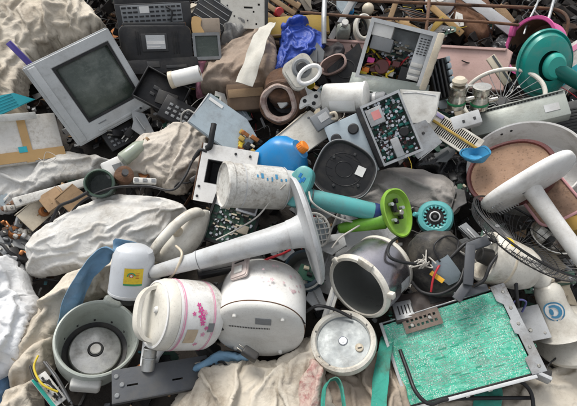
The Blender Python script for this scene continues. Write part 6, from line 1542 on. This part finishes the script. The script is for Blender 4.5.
# foam plank, cardboard and debris
plank('dusty pale foam plank below the slack white sack', 18, 206, 88, 178, .09, .10, 9, 'dwhite', .02, 'foam_plank')
def carton_piece(lab, px, py, h, z, x, w_, h_, m, fold=True):
    k = mpp(px, py, h); M = F(px, py, h, z, x); t = thing('cardboard_piece', lab, 'cardboard', M)
    b = BM(); prism(b, [(-w_*k/2, -h_*k/2), (w_*k/2, -h_*k*.45), (w_*k*.46, h_*k*.5), (-w_*k*.48, h_*k*.44)], -.005, 0, .001); o = obj('sheet', b, M_[m], t)
    b = BM(); box(b, (0, h_*k*.5, -.014), (w_*k*.9, .004, .03), .001); obj('folded_edge', b, M_[m], o)
    b = BM(); box(b, (w_*k*.05, -h_*k*.1, .0008), (w_*k*.3, .004, .0015)); obj('crease', b, M_['wood'], o)
carton_piece('yellowed cardboard piece lying below the foam plank', 38, 212, .08, (.2, .2, .95), (.72, .69, 0), 34, 22, 'cream')
carton_piece('upright brown cardboard flap beside the yellowed piece', 52, 199, .11, (-.4, .3, .87), (.6, -.8, 0), 20, 22, 'card')
carton_piece('tan cardboard flap pointing up beside the green glass jar', 72, 198, .11, (.1, .25, .95), (.7, .7, 0), 24, 20, 'card')
k = mpp(98, 182, .15); R = 14*k
M = F(99, 183, .17, (-.15, .12, .98), (1, 0, 0))
t = thing('glass_jar', 'dark green glass jar with its round mouth facing out of the heap', 'jar', M)
b = BM(); lathe(b, [(R*.84, .0), (R*.90, .004), (R*1.0, .002), (R*1.0, -.012), (R*.9, -.02), (R*.98, -.035), (R*.98, -.10), (0, -.11)], 44); obj('glass', b, M_['gglass'], t)
b = BM(); lathe(b, [(R*.85, .001), (R*.82, -.02), (R*.86, -.09), (0, -.095)], 44); obj('inside', b, mat('jar_inside', (.03, .05, .035), .15, .4, (.14, .16, .12), 30, bump=.05), t)
b = BM(); lathe(b, [(R*.99, -.003), (R*1.03, -.004), (R*1.03, -.008), (R*.99, -.009)], 44); obj('thread', b, M_['gglass'], t)
A_ = P(122, 160, .13); B_ = P(148, 140, .12); d = B_-A_
M = mtx(A_, d, lv(135, 150, (0, 0, 1))); t = thing('glass_bottle', 'small clear green bottle beside the smudged sack', 'bottle', M); R = 7*mpp(135, 150, .12)
b = BM(); lathe(b, [(0, 0), (R*.9, 0), (R, .006), (R, d.length*.6), (R*.8, d.length*.72), (R*.42, d.length*.85), (R*.42, d.length), (R*.36, d.length), (0, d.length*.98)], 28); obj('bottle', b, mat('pale_glass', (.30, .33, .26), .12, .3, (.12, .12, .08), 14, bump=0, spec=.6), t)
b = BM(); lathe(b, [(R*.5, d.length*.9), (R*.52, d.length*.92), (R*.52, d.length*1.02), (0, d.length*1.03)], 28); obj('stopper', b, M_['wood'], t)
M = F(115, 168, .10, (.2, .3, .93), (.9, .4, 0)); k = mpp(115, 168, .1)
t = thing('torn_packet', 'torn pale packet between the green jar and the bottle', 'packet', M)
b = BM(); box(b, (0, 0, 0), (22*k, 18*k, .02), .006); sub(b, 3); dent(b, .008, 20, 1); obj('wrap', b, M_['paper'], t)
b = BM(); box(b, (2*k, 0, .012), (9*k, 6*k, .002)); obj('print', b, M_['mgrey'], t)
M = F(124, 176, .12, (.1, .3, .94), (.8, .5, 0)); k = mpp(124, 176, .12)
t = thing('rust_lump', 'rusty brown motor core wedged beside the green jar', 'motor', M)
b = BM(); lathe(b, [(0, -.05), (7*k, -.05), (9*k, -.02), (9*k, .015), (6*k, .02), (0, .02)], 20); dent(b, .006, 20, 4); obj('core', b, M_['rust'], t)
b = BM(); cyl(b, (0, 0, .028), (0, 0, .05), .012, seg=12); obj('shaft', b, M_['dmetal'], t)
M = F(145, 181, .15, (0, .35, .94), (.99, -.06, 0)); k = mpp(145, 181, .15)
t = thing('power_strip', 'small white power strip resting on the large white sack', 'power strip', M)
b = BM(); box(b, (0, 0, 0), (22*k, 6*k, .016), .004); ps = obj('case', b, M_['dwhite'], t)
b = BM(); 
for i in range(3): box(b, (-8*k+i*8*k, 0, .0105), (4*k, 3*k, .002))
obj('sockets', b, M_['mgrey'], ps)
# debris at the left edge
rng = random.Random(21)
bits = [('dmetal', 'bent dark metal bracket'), ('rust', 'rusty iron bracket'), ('wire_w', 'pale plastic clip'), ('copper', 'copper coloured coil plate'), ('mgrey', 'grey plastic hinge'), ('lgrey', 'light grey plug body')]
places = ['in the scrap left of the yellowed cardboard', 'at the edge of the large white sack', 'under the slack white sack']
for i in range(18):
    x, y = rng.uniform(2, 34), rng.uniform(206, 262); m, lab = bits[i % 6]; h = .03+rng.random()*.05; k = mpp(x, y, h)
    M = F(x, y, h, (rng.gauss(0, .4), .3, .9), (rng.gauss(0, 1), rng.gauss(0, 1), 0))
    t = thing('scrap_part', f'{lab} {places[i // 6]}', 'scrap part', M); w_ = rng.uniform(7, 15)*k; h_ = rng.uniform(4, 8)*k
    b = BM(); box(b, (0, 0, 0), (w_, h_, .014), .003); dent(b, .002, 30, i); o = obj('body', b, M_[m], t)
    b = BM(); box(b, (w_*.35, h_*.2, .012), (w_*.25, h_*.9, .022), .003); obj('tab', b, M_[m], t)
    b = BM(); cyl(b, (-w_*.2, 0, .004), (-w_*.2, 0, .013), h_*.22, seg=10, bev=.001); obj('bolt', b, M_['chrome'], o)

# ------------------------------------------------------------------ bottom
k = mpp(162, 378, .09)
M = F(162, 378, .10, (.02, .22, .97), (.985, .18, 0)); W, H = 92*k, 30*k
t = thing('steel_bracket', 'dark grey steel bracket plate with slots below the flowered rice cooker', 'bracket', M)
b = BM(); plate_holes(b, W, H, .004, [(-W*.30, -H*.05, W*.11, H*.06), (W*.16, -H*.12, W*.11, H*.06), (W*.40, H*.22, W*.03, H*.10)]); pl = obj('plate', b, mat('slate_steel', (.085, .09, .098), .5, .4, (.13, .12, .1), 16, metal=.4), t)
b = BM(); box(b, (0, -H/2, -.014), (W, .004, .028), .001); obj('folded_edge', b, MATS['slate_steel'], pl)
b = BM()
for x, y in ((-.455, .28), (-.45, -.30), (-.40, .0)): screw(b, (x*W, y*H, .002), .007)
obj('bolts', b, M_['mgrey'], pl)
M = F(149, 360, .12, (.03, .95, .3), (1, 0, 0)); R = 6.5*mpp(149, 360, .12)
t = thing('tin_can', 'small dull tin cup between the two rice cookers', 'tin', M)
b = BM(); lathe(b, [(0, -.03), (R*.95, -.03), (R, -.026), (R, .03), (R*1.06, .033), (R*1.0, .036), (R*.9, .033), (R*.86, .0), (0, -.01)], 30); obj('cup', b, M_['alum'], t)
b = BM(); cband(b, R, .006, .009, 30, .0015); obj('bead', b, M_['metal'], t)
M = F(49, 390, .08, (.1, .3, .95), (.66, -.75, 0)); k = mpp(49, 390, .08)
t = thing('inverter_board', 'narrow white inverter board with green edge and coloured wires', 'circuit board', M)
b = BM(); box(b, (0, 0, 0), (36*k, 14*k, .012), .002); ib = obj('board', b, M_['paper'], t)
b = BM(); box(b, (0, -6*k, .007), (35*k, 3*k, .003)); obj('green_edge', b, M_['teal2'], ib)
components(ib, 30*k, 8*k, 24, 4, .006, .014, .012)
for q, (pts, m, lab) in enumerate((([(38, 356, .10), (34, 368, .12), (42, 384, .12), (58, 392, .1)], 'wire_y', 'yellow wire curling over the inverter board'),
                                   ([(30, 366, .11), (36, 380, .12), (50, 384, .11), (62, 398, .09)], 'wire_b', 'black wire curling over the inverter board'),
                                   ([(46, 362, .10), (58, 378, .1), (72, 404, .08)], 'dmetal', 'stiff dark rod beside the inverter board'))):
    cable('wire', lab, pts, .0032, M_[m], cat='wire')
M = F(250, 354, .15, (.2, .4, .9), (.8, -.5, 0)); k = mpp(250, 354, .15)
t = thing('plug', 'black moulded plug on the blue rag', 'plug', M)
b = BM(); box(b, (0, 0, 0), (17*k, 9*k, .028), .006, None, 3); obj('body', b, M_['dgrey'], t)
for s in (-1, 1): b = BM(); box(b, (-11*k, s*2*k, 0), (6*k, 1.2*k, .005), .001); obj('pin', b, M_['chrome'], t)

# ------------------------------------------------------------------ picture tube cone, bracket and cables by the silver cooker
k = mpp(438, 262, .14)
M = F(438, 262, .15, (-.20, .60, .77), (1, 0, 0)); R = 33*k
t = thing('picture_tube', 'dark glass picture tube cone with a grey coil and loose wires', 'picture tube', M)
b = BM(); lathe(b, [(0, -.05), (R*.96, -.05), (R, -.04), (R*.98, -.01), (R*.86, .035), (R*.62, .085), (R*.34, .118), (R*.12, .13), (0, .131)], 48); dent(b, .022, 8, 3); dent(b, .008, 22, 5); obj('cone', b, mat('tube_cone', (.026, .025, .025), .55, .7, (.13, .115, .09), 12, spec=.35, bump=.2), t)
b = BM(); fa = face_ang(M, 445, 268)
g_ = []
for i in range(9):
    a = fa+(i/8-.5)*.8+.15; g_.append([b.verts.new(((R*r+.002)*math.cos(a), (R*r+.002)*math.sin(a), z)) for r, z in ((.95, .008), (.82, .045), (.60, .090))])
for i in range(8):
    for j in range(2): b.faces.new((g_[i][j], g_[i+1][j], g_[i+1][j+1], g_[i][j+1]))
obj('coil_band', b, M_['bgrey'], t)
b = BM(); rng = random.Random(6)
for _ in range(9): a = fa-.5+rng.gauss(0, .15); r = R*.66; p = Vector((r*math.cos(a), r*math.sin(a), .082)); tube(b, crom([p]+[p+Vector((rng.gauss(0, .015), rng.gauss(0, .015), rng.uniform(.0, .03))) for _ in range(3)], 4), .0022, 5)
tag(obj('wire_knot', b, M_['wire_w'], t), kind='stuff')
b = BM(); box(b, (0, 0, 0), (.045, .015, .003), .001); obj('yellow_tag', b, mat('yellow_tag', (.65, .35, .02), .5, .2, (.4, .2, .02), 14, bump=0), t, rel(M, 437, 277, .22, (0, .2, .97), (.75, -.62, 0)))
b = BM(); box(b, (0, 0, 0), (.022, .007, .003), .001); obj('yellow_mark', b, MATS['yellow_tag'], t, rel(M, 440, 238, .21, (0, .2, .97), (.9, -.3, 0)))
def arm(t, nm, pxs, wpx, m, th=.008):
    for i, (a, c) in enumerate(zip(pxs, pxs[1:])):
        A2, C2 = P(*a), P(*c); d = C2-A2; kk = mpp(*a); Mx = t.matrix_world.inverted() @ mtx((A2+C2)/2, lv(a[0], a[1], (.25, .2, .94)), d)
        b = BM(); box(b, (0, 0, 0), (d.length+.004, wpx*kk, th), .002); box(b, (0, wpx*kk/2, -.010), (d.length, .003, .024), .001); obj(nm, b, m, t, Mx)
O_ = P(470, 262, .2)
t = thing('angle_bracket', 'dark grey bent steel bracket standing by the picture tube', 'bracket', Matrix.Translation(O_)); bpy.context.view_layer.update()
arm(t, 'limb', [(486, 241, .28), (470, 246, .29), (468, 284, .27), (456, 299, .23)], 9, MATS['slate_steel'])
arm(t, 'foot', [(456, 296, .23), (486, 288, .23)], 7, MATS['slate_steel'])
for x, y, h in ((486, 239, .24), (477, 243, .25)): b = BM(); screw(b, (0, 0, 0), .010); obj('bolt', b, M_['chrome'], t, t.matrix_world.inverted() @ F(x, y, h, (0, .3, .95), (1, 0, 0)))
M = F(472, 234, .18, (.1, .3, .95), (.6, -.8, 0)); k = mpp(472, 234, .18)
t = thing('plastic_wedge', 'pale grey plastic wedge above the steel bracket', 'wedge', M)
b = BM(); prism(b, [(-14*k, -5*k), (13*k, -3*k), (8*k, 5*k), (-13*k, 4*k)], -.03, 0, .004); obj('wedge', b, M_['mgrey'], t)
b = BM(); box(b, (0, 0, .001), (14*k, 1.5*k, .004), .001); obj('rib', b, M_['lgrey'], t)
# white chassis panel behind the silver cooker
M = F(357, 252, -.01, (-.05, .25, .96), (.93, -.36, 0)); k = mpp(357, 252, -.01)
t = thing('chassis_panel', 'off white folded metal panel behind the silver rice cooker', 'panel', M)
b = BM(); box(b, (0, -8*k, 0), (64*k, 84*k, .006), .002); cp = obj('sheet', b, M_['lgrey'], t)
b = BM(); box(b, (-31*k, -8*k, .014), (.006, 84*k, .030), .002); obj('folded_edge', b, M_['dwhite'], cp)
b = BM(); box(b, (-25*k, -8*k, .006), (2*k, 80*k, .008), .001); obj('rib', b, M_['lgrey'], cp)
b = BM()
for y in (24, 8, -10): screw(b, (-21*k, y*k, .004), .007)
obj('screws', b, M_['dgrey'], cp)
# little guard and dark pot between fan base and silver cooker
M = F(315, 230, .10, (.2, .2, .96), (1, .2, 0)); k = mpp(315, 230, .1); R = 15*k
t = thing('vent_guard', 'small round white cross barred vent guard behind the fan dish', 'guard', M)
b = BM(); tube(b, [(math.cos(a)*R, math.sin(a)*R*1.15, 0) for a in [i*math.pi/18 for i in range(36)]], .005, 8, True); obj('ring', b, M_['dwhite'], t)
for i in range(-2, 3):
    hw = math.sqrt(1-(i/3)**2)
    b = BM(); box(b, (i*R/3, 0, 0), (.004, 2*R*1.15*hw, .004)); obj('bar', b, M_['dwhite'], t)
    b = BM(); box(b, (0, i*R*1.15/3, .004), (2*R*hw, .004, .004)); obj('bar', b, M_['dwhite'], t)
b = BM(); cyl(b, (0, 0, -.04), (0, 0, -.02), R*1.0, R*1.0, 30, .004); obj('backing', b, M_['bgrey'], t)
M = F(303, 268, .09, (-.2, .35, .9), (1, .2, 0)); k = mpp(303, 268, .09); R = 20*k
t = thing('lost_pot', 'dark blue grey pot ring half hidden beside the plain rice cooker', 'pot', M)
b = BM(); lathe(b, [(R*.84, .0), (R*.9, .006), (R, .0), (R*.98, -.06), (0, -.07)], 44); obj('pot', b, mat('blue_black', (.03, .055, .075), .4, .4, (.1, .1, .1), 14), t)
b = BM(); lathe(b, [(R*.85, .001), (R*.8, -.05), (0, -.055)], 44); obj('inside', b, M_['inner'], t)
b = BM(); lathe(b, [(R*1.0, -.014), (R*1.05, -.014), (R*1.05, -.024), (R*1.0, -.024)], 44); obj('band', b, M_['dwhite'], t)
M = F(332, 300, .06, (0, .3, .95), (.3, .95, 0)); k = mpp(332, 300, .06)
t = thing('white_lath', 'white plastic lath between the plain and the silver rice cookers', 'lath', M)
b = BM(); box(b, (0, 0, 0), (44*k, 9*k, .010), .003); lt = obj('lath', b, M_['dwhite'], t)
b = BM(); box(b, (0, 0, .006), (42*k, 2*k, .004), .001); obj('rib', b, M_['lgrey'], lt)
M = F(571, 223, .14, (0, .3, .95), (.9, .35, 0)); k = mpp(571, 223, .14)
t = thing('yellow_carton', 'yellow ochre carton corner right of the white fan pole', 'carton', M)
b = BM(); box(b, (8*k, 0, -.03), (34*k, 17*k, .07), .003); yc = obj('box', b, mat('ochre_card', (.50, .31, .07), .7, .3, (.2, .12, .04), 10), t)
b = BM(); box(b, (8*k, 7*k, .006), (33*k, 2*k, .004), .001); obj('flap_edge', b, M_['card'], yc)
M = F(551, 240, .10, (.3, .4, .86), (.8, -.55, 0)); k = mpp(551, 240, .1)
t = thing('reflector', 'shiny curved metal reflector seen through the dark wire guard', 'reflector', M)
b = BM(); lathe(b, [(20*k, .03), (22*k, .032), (19*k, .0), (12*k, -.02), (0, -.028)], 44, None, 1, .75); obj('bowl', b, M_['chrome'], t)
b = BM(); cyl(b, (0, 0, -.03), (0, 0, .01), .012, seg=14, bev=.002); obj('socket', b, M_['dgrey'], t)

# ------------------------------------------------------------------ single cables
cable('cable', 'black cable lying along the top of the large white sack', [(70, 214, .11), (84, 200, .14), (112, 188, .16), (146, 186, .17), (172, 190, .18), (184, 178, .19), (193, 160, .2), (202, 152, .21)], .0045, M_['wire_b'])
cable('cable', 'thick black hose stub standing on the white duct box', [(206, 150, .21), (210, 146, .23), (212, 134, .25), (214, 124, .26)], .011, M_['black'])
cable('cable', 'short black cable with a bead on the corner of the duct box', [(193, 160, .2), (200, 150, .22), (207, 152, .215)], .006, M_['wire_b'])
cable('cable', 'thin grey cord strung from the drum down to the fan pole', [(286, 184, .30), (274, 196, .27), (258, 216, .24), (236, 230, .23), (216, 240, .22)], .0028, M_['wire_w'])
cable('cable', 'grey cord wrapped round the pale grey fan pole', [(176, 246, .22), (182, 254, .26), (176, 270, .24), (168, 280, .18)], .004, M_['cream'])
cable('cable', 'black cable looping over the silver rice cooker', [(400, 236, .17), (390, 244, .22), (389, 256, .25), (402, 262, .24), (430, 266, .22), (462, 274, .2)], .005, M_['wire_b'])
cable('cable', 'black cable arching from the tube cone over the steel bracket', [(440, 268, .22), (452, 256, .25), (468, 242, .27), (486, 239, .27), (506, 247, .25), (515, 262, .24), (516, 284, .22), (518, 308, .18)], .0055, M_['wire_b'])
cable('cable', 'black cable draped across the cream fan motor', [(500, 252, .28), (490, 266, .28), (484, 280, .26), (474, 286, .24)], .005, M_['wire_b'])
cable('wire', 'red wire rising from the picture tube cone', [(431, 292, .2), (434, 276, .23), (442, 262, .24), (452, 254, .25), (464, 258, .23)], .0034, M_['wire_r'], cat='wire')
cable('wire', 'red wire beside the plain rice cooker', [(262, 262, .17), (270, 258, .18), (282, 254, .17), (290, 250, .15)], .004, M_['wire_r'], cat='wire')
cable('wire', 'stiff grey wire standing above the steel bracket', [(478, 222, .2), (486, 232, .23), (492, 244, .24)], .004, M_['metal'], cat='wire')
cable('cable', 'black cable along the lower edge of the circuit board chassis', [(400, 350, .08), (408, 372, .1), (416, 392, .12), (430, 404, .12), (452, 399, .1), (530, 398, .08)], .006, M_['wire_b'])
cable('cable', 'black cable looping from the chassis over the pale sackcloth', [(512, 378, .1), (524, 384, .11), (532, 396, .1), (534, 420, .09)], .006, M_['wire_b'])
cable('wire', 'violet wire loop at the chassis corner', [(514, 318, .14), (512, 306, .17), (518, 300, .19), (526, 302, .18), (522, 312, .15)], .003, mat('violet_wire', (.12, .12, .3), .5, .2, (.1, .1, .2), 20, bump=0), cat='wire')
cable('cable', 'black cable crossing under the silver rice cooker', [(306, 312, .1), (318, 306, .12), (336, 310, .12), (352, 318, .12)], .005, M_['wire_b'])
cable('cable', 'thin wire hanging on the plain rice cooker base', [(305, 324, .18), (298, 314, .2), (286, 310, .21), (276, 312, .21)], .002, M_['wire_b'])
cable('cable', 'black cable wound round the foot of the picture tube cone', [(412, 282, .16), (422, 292, .2), (440, 294, .22), (458, 284, .22), (464, 268, .22)], .005, M_['wire_b'])
cable('cable', 'grey cable slung across the picture tube cone below the teal dryer end', [(416, 250, .2), (428, 244, .24), (446, 246, .25), (460, 252, .24), (476, 262, .22)], .004, M_['wire_w'])
cable('wire', 'thin black wire looping up above the picture tube cone', [(440, 262, .25), (434, 246, .27), (446, 236, .27), (458, 240, .26), (456, 254, .25)], .0028, M_['wire_b'], cat='wire')
cable('wire', 'curled white wire on top of the smudged sack', [(181, 122, .17), (182, 114, .2), (188, 110, .21), (194, 113, .2)], .0028, M_['wire_w'], cat='wire')
cable('cable', 'black cable lying among the cardboard pieces', [(46, 232, .09), (54, 216, .12), (60, 206, .14), (74, 200, .16), (88, 192, .17)], .006, M_['wire_b'])
cable('cable', 'grey cord hanging over the turquoise hand blender', [(309, 192, .26), (312, 202, .27), (322, 210, .24), (338, 218, .2), (352, 222, .16)], .0035, M_['wire_w'])
cable('wire', 'thin twig like wire across the circuit chassis front', [(332, 248, .16), (340, 238, .18), (352, 230, .18), (362, 224, .16)], .003, M_['wire_w'], cat='wire')
cable('cable', 'thin rod stuck beside the open celadon rice cooker', [(44, 362, .1), (56, 378, .12), (70, 402, .12)], .004, M_['dmetal'])

# ------------------------------------------------------------------ small pieces lying in the gaps
def bit_plug(t, k):
    b = BM(); box(b, (0, 0, 0), (.034, .022, .018), .005, None, 2); o = obj('body', b, M_['black'], t)
    for s in (-1, 1): b = BM(); box(b, (.022, s*.006, 0), (.016, .003, .006)); obj('pin', b, M_['chrome'], t)
    b = BM(); tube(b, crom([(-.016, 0, 0), (-.035, .006, .004), (-.05, .022, 0), (-.075, .02, -.01)], 5), .0032, 6); obj('lead', b, M_['wire_b'], t)
def bit_cap(t, k):
    b = BM(); lathe(b, [(0, .012), (.013, .012), (.016, .009), (.017, -.008), (.014, -.009), (.0135, .004), (0, .005)], 20); obj('cap', b, M_[k], t)
    b = BM(); lathe(b, [(.0165, -.004), (.0185, -.006), (.0175, -.010)], 20); obj('collar', b, M_[k], t)
def bit_board(t, k):
    b = BM(); prism(b, [(-.03, -.02), (.028, -.018), (.034, .006), (.02, .022), (-.028, .018)], -.001, .001); o = obj('board', b, M_['pcb'], t)
    for x, y, m in ((-.015, 0, 'chip'), (.008, .006, 'chip'), (.016, -.008, 'cream')): b = BM(); box(b, (x, y, .004), (.012, .008, .006), .001); obj('component', b, M_[m], o)
    for x, y in ((-.02, .01), (.0, -.01)): b = BM(); cyl(b, (x, y, 0), (x, y, .014), .005, seg=12, bev=.001); obj('capacitor', b, M_['mod'], o)
def bit_coil(t, k):
    b = BM(); lathe(b, [(.007, -.008), (.017, -.008), (.019, 0), (.017, .008), (.007, .008), (.005, 0), (.007, -.008)], 20); obj('winding', b, M_['copper'], t)
    b = BM(); cyl(b, (0, 0, -.012), (0, 0, .012), .0055, seg=10); obj('core', b, M_['dmetal'], t)
def bit_shard(t, k):
    b = BM(); prism(b, [(-.045, -.018), (.02, -.026), (.05, .0), (.016, .014), (.0, .03), (-.04, .016)], -.002, .002, .0006); o = obj('shard', b, M_[k], t)
    b = BM(); box(b, (0, 0, .006), (.05, .0025, .010)); obj('rib', b, M_[k], o)
def bit_gear(t, k):
    b = BM(); n_ = 14; prism(b, [((.022 if i % 4 < 2 else .018)*math.cos(i*math.pi/(2*n_)), (.022 if i % 4 < 2 else .018)*math.sin(i*math.pi/(2*n_))) for i in range(4*n_)], -.003, .003); obj('wheel', b, M_[k], t)
    b = BM(); cyl(b, (0, 0, -.006), (0, 0, .008), .006, seg=12); obj('axle', b, M_['dmetal'], t)
SORTS = [(bit_plug, 'cut_plug', 'black cut off plug with a short lead lying in the scrap', 'plug', ['black']),
         (bit_cap, 'bottle_cap', None, 'cap', ['dwhite', 'blue', 'red', 'yellow']),
         (bit_board, 'board_fragment', 'broken dark green circuit board corner in the scrap', 'board', ['pcb']),
         (bit_coil, 'copper_coil', 'small copper wound coil lying in the scrap', 'coil', ['copper']),
         (bit_shard, 'casing_shard', None, 'shard', ['lgrey', 'cream', 'dgrey', 'bgrey', 'dwhite', 'mgrey']),
         (bit_gear, 'plastic_gear', 'small toothed plastic wheel lying in the scrap', 'gear', ['dwhite'])]
WORDS = dict(dwhite='off white', blue='blue', red='red', yellow='yellow', lgrey='light grey', cream='yellowed', dgrey='charcoal', bgrey='blue grey', mgrey='mid grey')
rng = random.Random(77)
zones = [(200, 262, 95, 120), (225, 330, 205, 262), (262, 330, 90, 120), (440, 500, 150, 215), (300, 345, 200, 320), (100, 200, 85, 140), (5, 60, 195, 262), (140, 215, 345, 372), (395, 500, 225, 300), (425, 475, 60, 125), (280, 345, 40, 110), (405, 460, 110, 170), (505, 570, 240, 330), (120, 200, 120, 200), (330, 500, 0, 40), (190, 330, 0, 60), (95, 130, 0, 60)]
SPOTS = ['beside the flat disc player', 'under the pale grey fan pole', 'beside the burnt drum', 'beside the enamel tub', 'between the fan dish and the silver rice cooker', 'below the cassette radio', 'left of the large white sack', 'below the flowered rice cooker', 'round the picture tube cone', 'between the tower and the metal pots', 'below the cobalt plastic bag', 'beside the slotted grille', 'round the cream desk fan', 'beside the smudged sack', 'behind the rack', 'round the slotted white sheet', 'right of the dust sheet']
assert len(SPOTS) == len(zones)
for i in range(150):
    x0, x1, y0, y1 = zones[i % len(zones)]; x, y = rng.uniform(x0, x1), rng.uniform(y0, y1); f, nm, lab, cat, ks = SORTS[rng.choice((0, 0, 1, 2, 2, 3, 4, 4, 4, 4))]
    kk = rng.choice(ks)
    if lab is None: lab = f'{WORDS[kk]} round bottle cap ' if f is bit_cap else f'{WORDS[kk]} broken casing shard '
    if any((uv_of(P(x, y, .05))[0]-a)**2+(uv_of(P(x, y, .05))[1]-c_)**2 < r_*r_ for a, c_, r_ in CLEAR): continue
    lab = lab.replace(' lying in the scrap', '').replace(' in the scrap', '').strip()+' '+SPOTS[i % len(zones)]
    M = F(x, y, rng.uniform(.03, .08), (rng.gauss(0, .35), .4+rng.gauss(0, .3), .85), (rng.gauss(0, 1), rng.gauss(0, 1), 0))
    sc_ = rng.uniform(.9, 1.7); t = thing(nm, lab, cat, M @ Matrix.Scale(sc_, 4), f'{cat} pieces lying in the gaps')
    f(t, kk)
